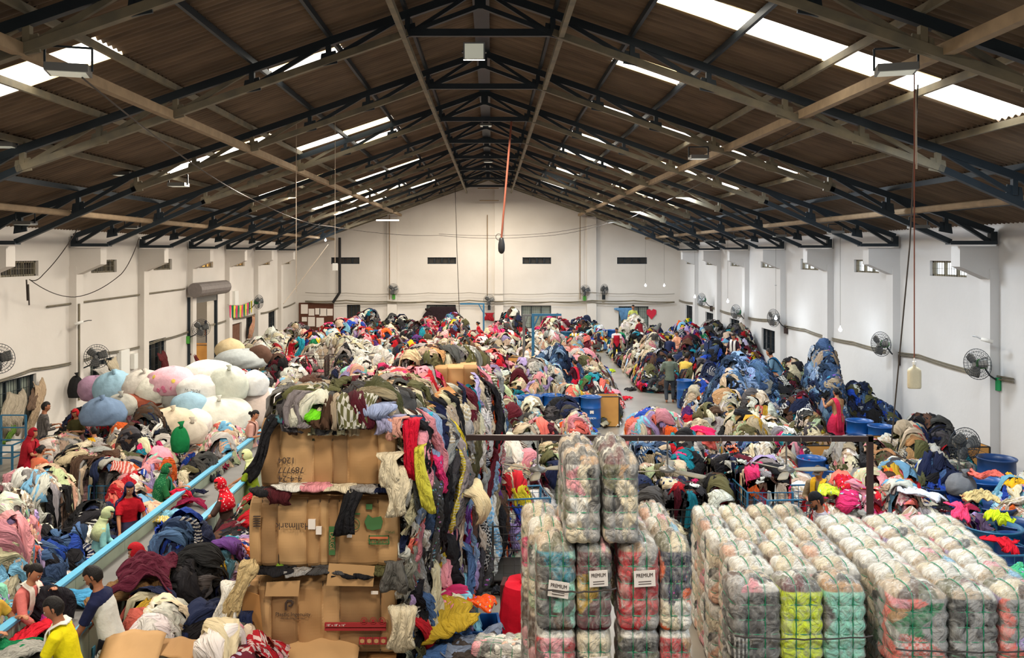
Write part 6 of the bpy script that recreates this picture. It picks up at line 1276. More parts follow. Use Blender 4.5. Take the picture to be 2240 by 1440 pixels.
for i, (d, c, px, py, z, L_, W_, a_, kd) in enumerate([('denim blue jacket at the foot of the royal blue bin', (70, 104, 156), 975, 1418, .45, .7, .4, .5, 0), ('grey blue jacket beside the denim jacket by the bin', (110, 120, 140), 1035, 1408, .5, .65, .36, -.2, 0), ('dark brown quilted coat in front of the bin', (62, 54, 50), 1040, 1432, .45, .6, .4, .1, 0),
        ('white printed packet beside the silvery bundles', (206, 206, 212), 1118, 1425, .5, .3, .22, .3, 2), ('mint green print cloth behind the wall side block', (70, 170, 120), 2222, 1262, .9, .8, .5, .1, 2), ('red shirt dangling over a dark blue drum', (206, 20, 40), 2200, 1195, 1.0, .5, .3, 1.3, 0),
        ('coral trousers on the navy heap near the wall', (232, 110, 96), 2160, 1042, 1.25, .8, .22, -.5, 1), ('lime yellow shirt in the teal drum', (206, 226, 40), 2182, 1135, 1.2, .35, .3, .8, 0), ('hot pink shirt hung over the teal drum side', (236, 66, 110), 2102, 1120, 1.15, .7, .3, 1.2, 0), ('bright pink and white cloth crowning the blue trolley', (226, 30, 90), 1537, 945, 1.2, .8, .4, -.5, 2),
        ('mustard shirt near the wall beside the royal blue one', (236, 176, 30), 2225, 1062, 1.25, .55, .4, .2, 0), ('red and black printed shirt behind the capped one', (190, 24, 40), 1852, 1058, 1.3, .55, .45, .2, 0), ('lime shirt under the red printed shirt', (200, 220, 60), 1822, 1080, 1.15, .6, .3, .1, 0), ('blue bordered white towel over the flowered blouses', (206, 212, 222), 2010, 1080, 1.15, .9, .3, -1.2, 2)]):
    lay(d, 'clothing', ('crumpled_shirt', 'crumpled_trousers', 'crumpled_cloth')[kd], c, px, py, z+.03, L_*(.7 if px > 1400 else 1), W_*(.75 if px > 1400 else 1), a_, kd, pat=2 if 'print' in d else 0, seed=300+i, slope=.25)
# ================================================================ people
def pmat(c, pat=None):
    k = 'w_%s_%s' % ('_'.join(map(str, c)), pat)
    if k in M: return M[k]
    m = mat('worn_cloth', rgb(*c), .85, noise=.18, nscale=6, bump=.6, bscale=16, spec=.2); M[k] = m
    if pat:
        nt = m.node_tree; b = nt.nodes['Principled BSDF']; L = nt.links.new; N = nt.nodes.new; src = b.inputs['Base Color'].links[0].from_socket; tc = N('ShaderNodeTexCoord')
        mx = N('ShaderNodeMix'); mx.data_type = 'RGBA'; mx.inputs[7].default_value = rgb(*pat[1])
        if pat[0] == 'dots':
            t = N('ShaderNodeTexVoronoi'); t.inputs['Scale'].default_value = pat[2]; L(tc.outputs['Object'], t.inputs['Vector']); q = N('ShaderNodeMath'); q.operation = 'LESS_THAN'; q.inputs[1].default_value = .28; L(t.outputs['Distance'], q.inputs[0]); f = q.outputs[0]
        else:
            fs = []
            for ax in ('X', 'Z'):
                t = N('ShaderNodeTexWave'); t.bands_direction = ax; t.inputs['Scale'].default_value = pat[2]; L(tc.outputs['Object'], t.inputs['Vector']); q = N('ShaderNodeMath'); q.operation = 'GREATER_THAN'; q.inputs[1].default_value = .62; L(t.outputs['Fac'], q.inputs[0]); fs.append(q.outputs[0])
            q = N('ShaderNodeMath'); q.operation = 'ADD'; L(fs[0], q.inputs[0]); L(fs[1], q.inputs[1]); q2 = N('ShaderNodeMath'); q2.operation = 'MULTIPLY'; q2.inputs[1].default_value = .5; L(q.outputs[0], q2.inputs[0]); f = q2.outputs[0]
        L(f, mx.inputs[0]); L(src, mx.inputs[6]); L(mx.outputs[2], b.inputs['Base Color'])
    return m
V3 = Vector
def loft(mb, rings, n=20):
    "rings: (centre, xaxis, yaxis, a, b)"
    v = []; f = []
    for c, xa, ya, a, b_ in rings:
        for j in range(n): t = 2*math.pi*j/n; v.append(tuple(c+xa*(a*math.cos(t))+ya*(b_*math.sin(t))))
    k = len(rings)
    for i in range(k-1):
        for j in range(n): f.append((i*n+j, i*n+(j+1) % n, (i+1)*n+(j+1) % n, (i+1)*n+j))
    f.append(tuple(range(n-1, -1, -1))); f.append(tuple((k-1)*n+j for j in range(n))); mb.add(v, f); return mb
def ik(a, t, l1, l2, hint):
    d = t-a; D = min(d.length, (l1+l2)*.995); dn = d.normalized(); t = a+dn*D
    x = (l1*l1-l2*l2+D*D)/(2*D); h = math.sqrt(max(0, l1*l1-x*x)); hp = hint-dn*hint.dot(dn); hp.normalize(); return a+dn*x+hp*h, t
def head_grid(s, mode='head', nu=32, nv=24):
    "face looks along +Y"
    A = np.zeros((nu, nv, 3))
    for i in range(nu):
        t = 2*math.pi*i/nu
        for j in range(nv):
            p = math.pi*j/(nv-1); x, y, z = math.sin(p)*math.cos(t), math.sin(p)*math.sin(t), math.cos(p)
            fx = .076*x; fy = .095*y; fz = .118*z
            if z < 0: q = -z; fx *= 1-.30*q**1.4; fy *= 1-.12*q; fy += .012*q if y > 0 else .02*q
            if y > 0 and mode == 'head':
                g = lambda x0, z0, sx, sz: math.exp(-((x-x0)/sx)**2-((z-z0)/sz)**2)
                fy += .024*g(0, -.22, .13, .12)+.014*g(0, -.02, .09, .16)-.010*(g(.36, .08, .17, .10)+g(-.36, .08, .17, .10))+.006*g(0, .25, .5, .1)+.007*g(0, -.5, .22, .07)+.008*g(0, -.80, .25, .12)
            if mode != 'head':
                k = {'hair': 1.09, 'veil': 1.20, 'cap': 1.10}[mode]; face = y > .12 and z < (.52 if mode == 'hair' else .60 if mode == 'veil' else .30) and (abs(x) < .80 if mode == 'veil' else True)
                if mode == 'hair' and z < -.25 and y > -.3: face = True
                if mode == 'hair' and z < -.62: face = True
                if mode == 'cap' and z < .15: face = True
                if face: k = .80
                w_ = 1+(.012*math.sin(t*9+p*4) if mode == 'veil' else .01*math.sin(t*17)); fx *= k*w_; fy *= k*w_; fz *= k if z > 0 or mode != 'veil' else k*1.02
            A[i, j] = (fx*s, fy*s, fz*s)
    return A
def rmesh(o, vox, sm=4):
    r = o.modifiers.new('union', 'REMESH'); r.mode = 'VOXEL'; r.voxel_size = vox; r.use_smooth_shade = True
    if sm: q = o.modifiers.new('soft', 'SMOOTH'); q.iterations = sm; q.factor = .5
def person(lab, px, py, htop, rz, lean=8, s=None, base=0.0, pose='stand', hands=None, top=(200, 200, 200), sleeve=.5, bottom=('trousers', (60, 60, 70)), veil=None, scarf=None, hair='short', cap=None, nod=20, turn=0, female=False, beard=False, Y=None, toppat=None, hem=.16, skin=None, held=None, veilpat=None, shoulders=None, tilt=0, towel=None):
    skin = skin or ('skin2' if female else 'skin'); a = math.radians(lean); X = V3((1, 0, 0))
    hipn = {'stand': .90, 'sit': .30, 'squat': .26}[pose]
    dr = V3((math.sin(math.radians(tilt)), math.sin(a), math.cos(a))).normalized(); nd = V3((0, math.sin(a*.6+.08), math.cos(a*.6+.08)))
    tot = hipn+.52*dr.z+.06*nd.z+.225
    s = s or (htop-base)/tot
    hip = V3((0, 0, hipn*s)); at = lambda q: hip+dr*(q*s); F_ = X.cross(dr)*-1; F_ = dr.cross(X)*-1; F_ = V3((0, dr.z, -dr.y))
    neck = at(.52); hc = neck+nd*(.145*s)+V3((0, .012*s, 0))
    if Y is None: Y = F*(CH-htop)/(py-CY)
    hx = (px-CX)*Y/F; off = V3((hc.x, hc.y, 0)); off.rotate(Matrix.Rotation(rz, 3, 'Z'))
    near = Y < 17; vox = .0095 if Y < 13.5 else .012 if Y < 18 else .018 if Y < 28 else .026
    root = thing('person', lab, 'person', (hx-off.x, Y-off.y, base), rz)
    b = MB(); sw = .155 if female else .18
    loft(b, [(at(-.08), X, F_, .13*s, .09*s), (at(0), X, F_, .155*s, .105*s), (at(.17), X, F_, (.125 if female else .135)*s, .09*s), (at(.34), X, F_, .145*s, .105*s), (at(.44), X, F_, .15*s, .085*s), (at(.50), X, F_, .08*s, .06*s), (neck+nd*.03*s, X, F_, .052*s, .052*s), (neck+nd*.10*s, X, F_, .05*s, .052*s)])
    hm = Matrix.Translation(hc) @ Matrix.Rotation(math.radians(-turn), 4, 'Z') @ Matrix.Rotation(math.radians(-nod), 4, 'X')
    g = MB().grid(head_grid(s), closed_u=True)
    for e in (-1, 1): g.tube([(e*.074*s, -.012*s, .022*s), (e*.084*s, -.018*s, .012*s), (e*.083*s, -.016*s, -.012*s), (e*.076*s, -.006*s, -.026*s)], .009*s, 6)
    g.xf(hm); 
    for v_ in g.v: pass
    b.add(np.concatenate(g.v), g.f)
    hands = hands or [(-.22, .12, .78), (.22, .12, .78)]; arms = []
    for e, hd in zip((-1, 1), hands):
        S = at(.44)+X*(e*sw*s); T = V3(hd)*s if pose == 'stand' else V3((hd[0]*s, hd[1]*s, hd[2]*s))
        El, T = ik(S, T, .28*s, .25*s, V3((e*.6, -.5, -.8))); arms.append((S, El, T))
        b.tube([S-X*(e*.03*s), S.lerp(El, .3), El, El.lerp(T, .35), T], [.048*s, .045*s, .036*s, .036*s, .025*s], 10)
        d = (T-El).normalized(); side = d.cross(V3((0, 0, 1))); side = side.normalized() if side.length > .1 else X.copy(); nrm = side.cross(d).normalized()
        if nrm.z < 0: nrm = -nrm
        fr_ = max(.0085*s, vox*.72)
        loft(b, [(T-d*.01*s, side, nrm, .024*s, .018*s), (T+d*.03*s, side, nrm, .036*s, .016*s), (T+d*.075*s, side, nrm, .040*s, .014*s), (T+d*.09*s, side, nrm, .036*s, .011*s)], 12)
        for q, (oo, ln) in enumerate(((-.030, .062), (-.010, .074), (.011, .070), (.030, .054))):
            p0 = T+d*.082*s+side*(oo*s); p1 = p0+(d*.5*ln-nrm*.15*ln)*s; p2 = p1+(d*.36*ln-nrm*.40*ln)*s; p3 = p2+(d*.10*ln-nrm*.36*ln)*s; b.tube([p0, p1, p2, p3], [fr_, fr_*.95, fr_*.9, fr_*.75], 6)
        th0 = T+d*.022*s-side*(e*.026*s); b.tube([th0, th0+(d*.03-side*(e*.026)-nrm*.008)*s, th0+(d*.062-side*(e*.030)-nrm*.022)*s], [fr_*1.25, fr_*1.1, fr_*.85], 6)
    legs = []
    for e in (-1, 1):
        J = hip+V3((e*.088*s, 0, -.03*s))
        ft = V3((e*.11*s, (-.02+.05*e)*s, .07*s)) if pose == 'stand' else V3((e*.16*s, .36*s, .07*s)) if pose == 'sit' else V3((e*.14*s, .14*s, .07*s))
        K, ft = ik(J, ft, .43*s, .42*s, V3((e*.15, 1, .25))); legs.append((J, K, ft))
        b.tube([J, J.lerp(K, .4), K, K.lerp(ft, .3), ft], [.088*s, .078*s, .052*s, .054*s, .034*s], 10); b.tube([ft+V3((0, -.04*s, -.03*s)), ft+V3((0, .06*s, -.035*s)), ft+V3((0, .16*s, -.048*s))], [(.036*s, .04*s), (.042*s, .034*s), (.036*s, .018*s)], 10)
    o = b.build('body', M[skin], root, True); rmesh(o, vox, 2 if near else 1)
    def hp(mb, nm, m, sm=True): mb.xf(hm); return mb.build(nm, m, root, sm)
    for e in (-1, 1):
        w_ = MB().lathe([(0, .010*s), (.0085*s, .004*s), (.0085*s, -.004*s), (0, -.010*s)], 8, (0, 0, 0)); w_.xf(Matrix.Translation((e*.029*s, .0825*s, .008*s)) @ Matrix.Rotation(math.pi/2, 4, 'Y')); w_.xf(hm); ey = w_.build('eye', M['eye'], root, True)
        q = MB().lathe([(0, .005*s), (.0046*s, 0), (0, -.005*s)], 8); q.xf(hm @ Matrix.Translation((e*.029*s, .0905*s, .007*s))); q.build('pupil', M['pupil'], ey, True)
        q = MB().tube([(e*.014*s, .096*s, .030*s), (e*.030*s, .094*s, .036*s), (e*.046*s, .084*s, .030*s)], .0035*s, 5); hp(q, 'eyebrow', M['hair'])
    q = MB().tube([(-.020*s, .086*s, -.058*s), (0, .097*s, -.058*s), (.020*s, .086*s, -.058*s)], [.003*s, .0055*s, .003*s], 6); hp(q, 'lips', M['lip'])
    if hair:
        hb = MB().grid(head_grid(s, 'hair'), closed_u=True)
        if hair == 'bun': hb.lathe([(0, .045*s), (.03*s, .035*s), (.042*s, 0), (.03*s, -.035*s), (0, -.045*s)], 12, (0, -.115*s, -.01*s))
        if hair == 'long': hb.tube([(0, -.09*s, -.02*s), (0, -.11*s, -.12*s), (0, -.10*s, -.30*s), (0, -.10*s, -.42*s)], [.045*s, .04*s, .03*s, .015*s], 10)
        hp(hb, 'hair', M['hair'])
    if beard:
        q = MB()
        q.tube([(-.064*s, .035*s, -.03*s), (-.050*s, .062*s, -.075*s), (0, .090*s, -.092*s), (.050*s, .062*s, -.075*s), (.064*s, .035*s, -.03*s)], [.010*s, .018*s, .020*s, .018*s, .010*s], 8); q.tube([(-.022*s, .090*s, -.046*s), (0, .099*s, -.043*s), (.022*s, .090*s, -.046*s)], .004*s, 5); hp(q, 'beard', M['hair'])
    if cap:
        q = MB().grid(head_grid(s, 'cap'), closed_u=True); A = np.zeros((9, 3, 3))
        for i, t_ in enumerate(np.linspace(-1, 1, 9)):
            for j, r_ in enumerate((.085, .12, .155)): A[i, j] = (t_*.07*s, r_*s*math.cos(t_*.9)**.5, (.035-.01*t_*t_-.10*(r_-.085))*s)
        q.grid(A); hp(q, 'cap', pmat(cap))
    # upper garment
    vx = .012 if near else .018 if Y < 28 else .024
    b = MB(); loft(b, [(at(-hem), X, F_, .175*s, .125*s), (at(-hem*.4), X, F_, .178*s, .13*s), (at(.15), X, F_, (.148 if female else .158)*s, .115*s), (at(.33), X, F_, .168*s, .128*s), (at(.43), X, F_, .172*s, .105*s), (at(.475), X, F_, .13*s, .085*s), (at(.515), X, F_, .072*s, .070*s)])
    sb = MB() if shoulders else b
    for (S, El, T), e in zip(arms, (-1, 1)):
        fu = min(1, sleeve*2); pts = [S-X*(e*.05*s)+V3((0, 0, .005*s)), S, S.lerp(El, fu)]; rr = [.062*s, .066*s, .058*s]
        if sleeve > .5: pts.append(El.lerp(T, (sleeve-.5)*2*.94)); rr.append(.044*s)
        sb.tube(pts, rr, 12)
    if shoulders: loft(sb, [(at(.38), X, F_, .174*s, .112*s), (at(.44), X, F_, .178*s, .108*s), (at(.485), X, F_, .128*s, .088*s), (at(.52), X, F_, .070*s, .068*s)]); o = sb.build('yoke_and_sleeves', pmat(shoulders), root, True); rmesh(o, vx, 3)
    o = b.build('top', pmat(top, toppat), root, True); rmesh(o, vx, 3)
    # lower garment
    kind, bc = bottom[:2]
    if kind == 'trousers':
        b = MB(); loft(b, [(at(-.12), X, F_, .15*s, .115*s), (at(.02), X, F_, .165*s, .118*s), (at(.08), X, F_, .15*s, .11*s)])
        for J, K, ft in legs: b.tube([J+V3((0, 0, .04*s)), J.lerp(K, .4), K, K.lerp(ft, .5), ft+V3((0, 0, .02*s))], [.10*s, .096*s, .075*s, .068*s, .058*s], 12)
        o = b.build('trousers', pmat(bc), root, True); rmesh(o, vx, 2)
    else:
        nu = 40; A = np.zeros((nu, 12, 3)); kn = (legs[0][1]+legs[1][1])/2; ff = (legs[0][2]+legs[1][2])/2
        for j in range(12):
            u = j/11; c = (at(.09).lerp(kn, u*2) if u < .5 else kn.lerp(V3((ff.x, ff.y, .03)), u*2-1)); ra = (.145+.06*min(1, u*5)+(.10*u if pose == 'stand' else .07*math.sin(u*3.1)))*s
            for i in range(nu): t = 2*math.pi*i/nu; w_ = 1+.07*u*math.sin(t*11+j*.3)+.03*math.sin(t*5); A[i, j] = (c.x+ra*w_*math.cos(t), c.y+ra*.78*w_*math.sin(t), max(.02, c.z+(0 if pose == 'stand' else ra*.2*math.sin(t)*0)))
        o = MB().grid(A, closed_u=True).build('skirt', pmat(bc, bottom[2] if len(bottom) > 2 else None), root, True); o.modifiers.new('th', 'SOLIDIFY').thickness = .008
        if len(bottom) > 3 or kind == 'saree':                                  # the saree's end over one shoulder and down the back
            A = np.zeros((8, 16, 3))
            path = [at(.05)+F_*.16*s+X*.12*s, at(.2)+F_*.155*s+X*.06*s, at(.36)+F_*.16*s-X*.02*s, at(.47)+F_*.11*s-X*.09*s, at(.53)-X*.12*s, at(.46)-F_*.12*s-X*.12*s, at(.30)-F_*.15*s-X*.10*s, at(.1)-F_*.17*s-X*.10*s, at(-.12)-F_*.2*s-X*.12*s, at(-.4)-F_*.22*s-X*.14*s if pose == 'stand' else at(-.2)-F_*.2*s-X*.12*s]
            for j in range(16):
                u = j/15*(len(path)-1); k = min(int(u), len(path)-2); c = path[k].lerp(path[k+1], u-k)
                for i in range(8): v_ = (i/7-.5); A[i, j] = c+X*(v_*(.13+.07*abs(j/15-.4))*s)+F_*(.012*s*math.sin(i*2.2+j))
            o = MB().grid(A).build('saree_end', pmat(bc, bottom[2] if len(bottom) > 2 else None), root, True); o.modifiers.new('th', 'SOLIDIFY').thickness = .008
    if veil:
        q = MB().grid(head_grid(s, 'veil'), closed_u=True); q.xf(hm); vo = q.build('head_scarf', pmat(veil, veilpat), root, True)
        nu = 26; rg = [(hc-nd*.06*s, .098, .105), (neck+nd*.05*s, .088, .10), (at(.50), .135, .12), (at(.45), .215, .15), (at(.36), .225, .165), (at(.25), .21, .165), (at(.12), .19, .165), (at(.0), .185, .165), (at(-.08), .18, .17)]
        if 'long' not in lab and 'saree' not in lab: rg = rg[:6]
        A = np.zeros((nu, len(rg), 3))
        for i in range(nu):
            t = math.pi*(-.12+1.24*i/(nu-1))+math.pi                          # leaves the front open
            for j, (c, ra, rb) in enumerate(rg): w_ = 1+.03*math.sin(t*9+j*.4)*j/8; A[i, j] = c+X*(ra*s*w_*math.cos(t))+F_*(rb*s*w_*math.sin(t))
        o = MB().grid(A).build('scarf_drape', pmat(veil, veilpat), vo, True); o.modifiers.new('th', 'SOLIDIFY').thickness = .008
    if scarf or towel:
        c_ = scarf or towel
        for e in (-1, 1):
            A = np.zeros((6, 14, 3)); path = [at(.50)-F_*.10*s+X*e*.02*s, at(.54)-F_*.03*s+X*e*.085*s, at(.50)+F_*.10*s+X*e*.08*s, at(.36)+F_*.15*s+X*e*.075*s, at(.18 if towel else .02)+F_*.15*s+X*e*.07*s]
            for j in range(14):
                u = j/13*(len(path)-1); k = min(int(u), len(path)-2); c = path[k].lerp(path[k+1], u-k)
                for i in range(6): A[i, j] = c+X*((i/5-.5)*.095*s)+F_*(.010*s*math.sin(i*2.4+j*.6))
            o = MB().grid(A).build('scarf' if scarf else 'towel', pmat(c_), root, True); o.modifiers.new('th', 'SOLIDIFY').thickness = .012
    if held:
        c_, L_, W_ = held[:3]; T = (arms[0][2]+arms[1][2])/2 if len(held) < 4 else arms[held[3]][2]; wm_ = root.matrix_world; T = Matrix.Translation(root.location) @ Matrix.Rotation(rz, 4, 'Z') @ T; rr = hash_(lab) % 999
        def f(X_, Yl, Z):
            t = L_/2-X_; return np.stack([T.x+Yl*.7+.05*np.sin(t*6), T.y+Yl*.5-Z*1.5-.05, T.z+.04-t], -1)
        garment('cloth held by the %s' % lab.replace(' person', ' one') if False else HELD.pop(0), 'cloth', 'held_cloth', c_, f, L_, W_, 2, 0, rr)
    return root
HELD = ['pink red cloth held up in front of the green veiled woman', 'teal cloth in the hands of the aqua dressed woman', 'long black garment held up at the camera end of the belt', 'cloth in the hands of the olive and red dressed sorter', 'teal scarf swinging from the raised hand of the red saree woman']
FWD = [(-.17, .40, .98), (.17, .42, .98)]; LOW = [(-.16, .42, .80), (.18, .40, .78)]; CH_ = [(-.10, .30, 1.12), (.12, .30, 1.08)]
SF = [(-.12, .42, .42), (.12, .42, .42)]; SC = [(-.10, .30, .60), (.12, .30, .58)]
BL = 'belt'
person('person in a yellow T-shirt with a white towel round the neck at the belt', 118, 1300, 1.70, 1.75, 14, hands=LOW, top=(232, 214, 20), sleeve=.36, bottom=('trousers', (50, 50, 60)), towel=(226, 222, 214), nod=25)
person('bearded person in a navy and white raglan T-shirt bending over the belt', 205, 1232, 1.73, 1.62, 16, hands=LOW, top=(206, 206, 200), shoulders=(26, 32, 66), sleeve=.42, bottom=('trousers', (30, 30, 36)), beard=True, nod=38, hem=.26)
person('stooping person in a red and black head wrap and dark jacket', 298, 1184, 1.50, 1.8, 38, hands=LOW, top=(60, 68, 84), sleeve=.9, veil=(170, 24, 36), bottom=('trousers', (80, 66, 50)), nod=20, female=True)
person('person in a red polka-dot head scarf and dark brown top reaching onto the belt', 482, 1043, 1.56, 1.75, 10, hands=[(-.22, .44, .98), (.20, .40, .96)], top=(74, 56, 50), sleeve=.55, bottom=('skirt', (60, 44, 44)), veil=(200, 20, 40), veilpat=('dots', (236, 200, 200), 26), female=True, nod=20, turn=-10)
person('person in a lime green top with a white and green head scarf at the belt', 540, 982, 1.56, 1.7, 10, hands=FWD, top=(120, 140, 30), sleeve=.45, bottom=('skirt', (90, 110, 60)), veil=(206, 214, 160), female=True, nod=18)
person('person in a dusty pink tunic with a hair bun sorting by the sacks', 557, 895, 1.62, -1.45, 12, hands=CH_, top=(198, 150, 138), sleeve=.5, bottom=('skirt', (190, 146, 134)), scarf=(206, 160, 146), hair='bun', female=True, nod=30)
person('person under a long dark green veil holding up a pink red cloth', 365, 1013, 1.50, -1.35, 10, hands=[(-.12, .42, 1.18), (.12, .40, 1.08)], top=(30, 96, 52), sleeve=.5, bottom=('saree', (24, 110, 96)), veil=(22, 92, 54), veilpat=('dots', (90, 150, 100), 40), female=True, nod=10, held=((206, 30, 60), .42, .26))
person('person in a red T-shirt with a long navy scarf over the head', 283, 1053, 1.52, -2.55, 6, hands=[(-.28, .20, .86), (.20, .30, .80)], top=(190, 24, 40), sleeve=.4, bottom=('skirt', (40, 36, 60)), veil=(34, 34, 72), female=True, nod=18)
person('person in an aqua tunic and pale green head scarf with a teal cloth', 235, 1107, 1.42, -1.25, 14, hands=[(-.10, .34, .92), (.14, .34, .98)], top=(136, 196, 196), sleeve=.85, bottom=('skirt', (120, 180, 186)), veil=(184, 196, 150), female=True, nod=28, held=((24, 122, 140), .55, .34))
person('person in a coral kurta with a white scarf at the belt', 75, 1228, 1.55, -1.7, 18, hands=[(-.20, .30, 1.24), (.26, .46, .96)], top=(214, 118, 112), sleeve=.8, bottom=('skirt', (200, 110, 110)), scarf=(226, 218, 206), hair='bun', female=True, nod=35, held=((34, 32, 38), .80, .44, 0))
person('person half out of frame with a mustard sleeve at the blue rail', -18, 1270, 1.5, -1.9, 10, hands=[(-.2, .4, 1.2), (.2, .4, 1.15)], top=(200, 160, 60), sleeve=.3, bottom=('skirt', (90, 70, 60)), female=True, hair='bun')
person('person in a dark plaid shirt standing at the curtained window', 100, 877, 1.72, -.9, 6, hands=CH_, top=(56, 54, 54), toppat=('plaid', (110, 104, 100), 9), sleeve=.9, bottom=('trousers', (40, 40, 50)), nod=15)
person('person in a red saree reaching out beside the blue stool stand', 72, 935, 1.52, -1.5, 10, hands=[(-.1, .46, 1.15), (.12, .44, 1.10)], top=(150, 24, 36), sleeve=.4, bottom=('saree', (160, 22, 40)), veil=(150, 22, 36), female=True, nod=12)
person('person in an orange blouse seen from the back behind the first trolley', 90, 972, 1.45, -.35, 12, hands=FWD, top=(214, 112, 80), sleeve=.35, bottom=('skirt', (214, 120, 90)), hair='bun', female=True, nod=25)
person('person in an olive blouse with a red scarf facing the camera', 165, 893, 1.50, 3.0, 8, hands=CH_, top=(72, 70, 40), sleeve=.4, bottom=('skirt', (90, 60, 60)), veil=(170, 30, 36), female=True, nod=25, held=((150, 130, 100), .35, .25))
person('person in a checked blouse with a yellow sash seen from behind', 205, 932, 1.42, .85, 14, hands=[(-.2, .46, .92), (.12, .40, .92)], top=(206, 200, 190), toppat=('plaid', (30, 30, 30), 14), sleeve=.3, bottom=('saree', (206, 160, 30)), hair='bun', female=True, nod=20)
person('person in a red saree lifting a teal scarf at the narrow aisle', 638, 737, 1.56, -1.1, 4, hands=[(-.20, .30, 1.0), (.22, .36, 1.62)], top=(170, 20, 36), sleeve=.35, bottom=('saree', (176, 18, 34), ('dots', (220, 150, 150), 20)), hair='long', female=True, held=((40, 150, 170), .8, .25, 1))
person('person in a grey shirt sorting behind the wire trolley', 834, 800, 1.68, -2.2, 14, base=.5, pose='sit', hands=SC, top=(112, 108, 106), sleeve=.6, nod=35)
person('person in khaki sorting orange prints mid hall', 934, 717, 1.65, 2.4, 14, hands=CH_, top=(92, 84, 62), toppat=('dots', (60, 56, 44), 30), sleeve=.5, nod=30)
person('person in a brown patterned dress reaching beside the blue ball of cloth', 1031, 737, 1.5, 1.5, 14, hands=FWD, top=(110, 80, 66), sleeve=.4, bottom=('skirt', (110, 80, 66)), hair='bun', female=True)
person('person in a pale pink dress standing before the small drum', 833, 709, 1.55, .4, 6, top=(220, 190, 190), sleeve=.5, bottom=('skirt', (214, 186, 190)), hair='bun', female=True)
person('person in a dark red veil among the far heaps', 831, 696, 1.6, 3.0, 6, top=(120, 26, 36), sleeve=.5, bottom=('skirt', (110, 24, 36)), veil=(130, 26, 40), female=True, Y=46)
person('person in a crimson top before the gable tap stand', 1045, 703, 1.55, 1.4, 6, hands=CH_, top=(180, 24, 40), sleeve=.4, bottom=('skirt', (60, 30, 40)), hair='bun', female=True)
person('person in crimson by the black window cloth', 990, 686, 1.7, 2.6, 8, top=(170, 26, 50), sleeve=.4, bottom=('skirt', (150, 30, 50)), veil=(150, 20, 44), female=True, Y=49)
person('person in a dark maroon kurta with a red dupatta behind the lettered drum', 1257, 785, 1.58, .9, 6, hands=[(-.2, .34, 1.25), (.14, .30, 1.1)], top=(66, 26, 40), sleeve=.6, bottom=('saree', (196, 20, 50)), hair='bun', female=True)
person('person in a yellow jacket and white scarf facing the camera mid hall', 1256, 717, 1.62, 3.1, 4, hands=[(-.10, .22, 1.05), (.12, .22, 1.05)], top=(206, 172, 30), sleeve=.9, bottom=('skirt', (200, 190, 150)), scarf=(220, 214, 200), hair='bun', female=True)
person('person with a long white dupatta seen from behind by the blue stand', 1152, 767, 1.55, .3, 4, hands=FWD, top=(30, 70, 50), sleeve=.6, bottom=('skirt', (30, 60, 50)), veil=(222, 218, 206), female=True)
person('person in grey sitting among white rags', 1193, 735, 1.5, -1.5, 14, hands=CH_, top=(130, 126, 124), sleeve=.6, nod=30)
person('person in a red shirt with a white yoke standing in the aisle', 1349, 716, 1.66, 3.05, 2, hands=[(-.2, .16, .82), (.2, .18, .84)], top=(176, 22, 44), shoulders=(222, 200, 196), sleeve=.35, bottom=('trousers', (22, 22, 28)))
person('person in a green yellow blouse high on the heap at the gable window', 1385, 669, 2.25, 3.0, 6, base=1.0, pose='sit', hands=SC, top=(170, 176, 90), sleeve=.35, bottom=('skirt', (180, 170, 120)), hair='bun', female=True, Y=50)
person('person in a maroon dress bending over the white sheet heap', 1397, 685, 1.9, .6, 16, base=.35, hands=FWD, top=(130, 30, 40), sleeve=.5, bottom=('skirt', (130, 30, 44)), hair='bun', female=True, Y=44)
person('person with a grey head cloth stooping on the knits by the lamp wall', 1443, 696, 1.75, -1.4, 48, base=.4, hands=LOW, top=(96, 60, 70), sleeve=.5, bottom=('skirt', (120, 90, 80)), veil=(96, 96, 92), female=True, Y=43)
person('person in a navy shirt leaning left of the peach dressed one', 1467, 729, 1.7, -.6, 34, base=.2, hands=LOW, top=(30, 38, 70), sleeve=.7, Y=37)
person('person in a peach tunic among the knits behind the navy quilt', 1480, 722, 1.75, 2.2, 12, base=.2, hands=FWD, top=(222, 160, 130), sleeve=.5, bottom=('skirt', (200, 140, 120)), hair='bun', female=True, Y=38.5)
person('person in a dark plum dress with a white scarf above the blue mound', 1604, 731, 2.35, 2.5, 6, base=.9, hands=[(-.2, .3, .95), (.2, .3, .95)], top=(54, 34, 44), sleeve=.5, bottom=('skirt', (60, 26, 44)), scarf=(222, 218, 212), hair='bun', female=True, Y=30.5)
person('person in a green plaid shirt seen from behind in the polished aisle', 1465, 771, 1.72, -.15, 3, hands=[(-.2, .26, 1.0), (.2, .28, 1.0)], top=(122, 134, 118), toppat=('plaid', (60, 66, 62), 8), sleeve=.9, bottom=('trousers', (58, 64, 72)), nod=12)
person('person in a mustard shirt seated by the navy quilt bundle', 1504, 769, 1.62, -.9, 16, base=.3, pose='sit', hands=SF, top=(196, 164, 72), sleeve=.4)
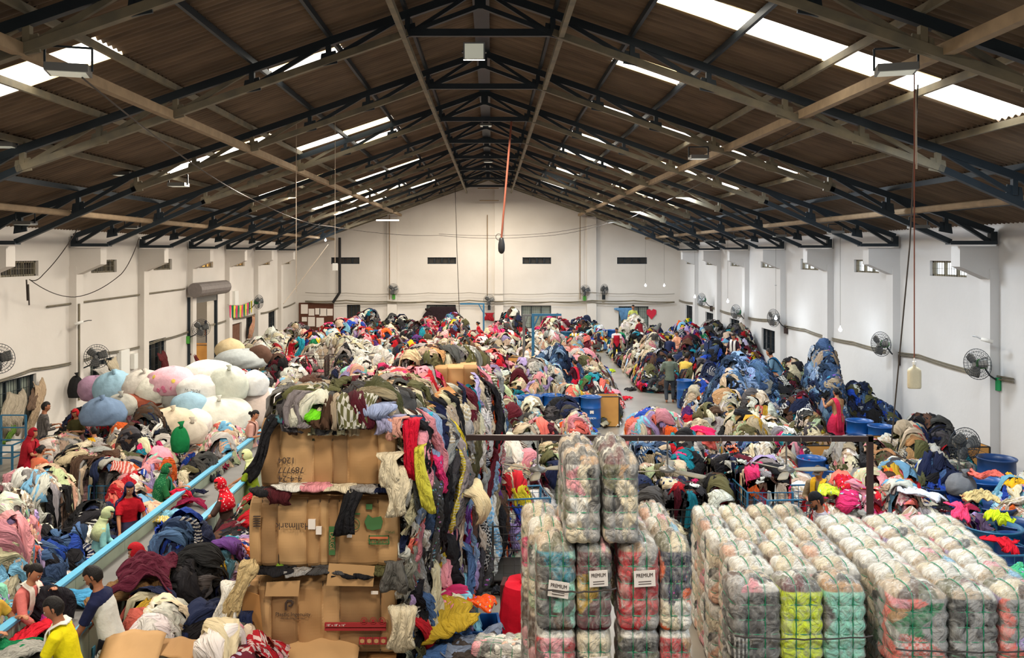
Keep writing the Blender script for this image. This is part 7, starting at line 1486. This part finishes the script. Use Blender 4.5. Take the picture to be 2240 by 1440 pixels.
person('person in a blue saree crouching on the great blue mound', 1683, 761, 2.28, 1.15, 24, base=1.2, pose='squat', hands=[(-.14, .40, .52), (.1, .42, .50)], top=(90, 120, 140), sleeve=.45, bottom=('saree', (16, 92, 140)), hair='bun', female=True, Y=26.5, turn=30)
person('person in a hot coral saree seen from behind near the script lettered drum', 1829, 848, 1.60, .35, 4, hands=[(-.24, .30, 1.30), (.10, .30, 1.15)], top=(176, 130, 90), sleeve=.35, bottom=('saree', (226, 50, 84)), hair='bun', female=True)
person('person in a black cap and pale checked shirt behind the wrapped bales', 1786, 1072, 1.76, 1.45, 14, hands=CH_, top=(180, 172, 178), toppat=('plaid', (120, 116, 130), 8), sleeve=.9, cap=(26, 26, 30), beard=True, nod=30)
person('person in a grey brown cap with a mustard drape behind the blue trolley', 1790, 1016, 1.58, 2.4, 10, hands=CH_, top=(120, 104, 80), sleeve=.8, cap=(70, 62, 56), scarf=(206, 160, 30), nod=20)
person('person in dark clothes standing in the shutter doorway room', 459, 695, 2.25, .2, 0, base=.55, top=(40, 40, 54), sleeve=.8, Y=42)
person('person in blue with a white head cloth in the shutter doorway room', 470, 704, 2.1, .4, 0, base=.55, top=(40, 90, 150), sleeve=.8, bottom=('trousers', (50, 100, 150)), veil=(226, 224, 220), Y=43)
# the maroon quilted jacket over a brown sack beside the stooping person
heap('olive and brown sacking beside the stooping one', -3.95, 10.1, .42, .4, 1.1, 'khaki', indiv=2, size=1.2)
lay('big glossy maroon quilted jacket over the brown sacking', 'jacket', 'quilted_jacket', (84, 26, 44), 318, 1256, 1.26, .62, .44, .25, 2, seed=205, slope=.25, nu=30, nv=22, amp=1.6)
lay('brown cloth sack hanging below the quilted jacket', 'sack', 'crumpled_cloth', (132, 98, 62), 300, 1290, 1.08, .7, .5, -.6, 2, seed=206, slope=.5, nu=24, nv=18)

# lettering becomes plain geometry
dg_ = bpy.context.evaluated_depsgraph_get(); dg_.update()
for o in [o for o in bpy.data.objects if o.type == 'FONT']:
    me = bpy.data.meshes.new_from_object(o.evaluated_get(dg_)); n = o.name; q = bpy.data.objects.new('lettering', me); COL.objects.link(q); q.parent = o.parent; q.location = o.location; q.rotation_euler = o.rotation_euler
    bpy.data.objects.remove(o); q.name = 'lettering'
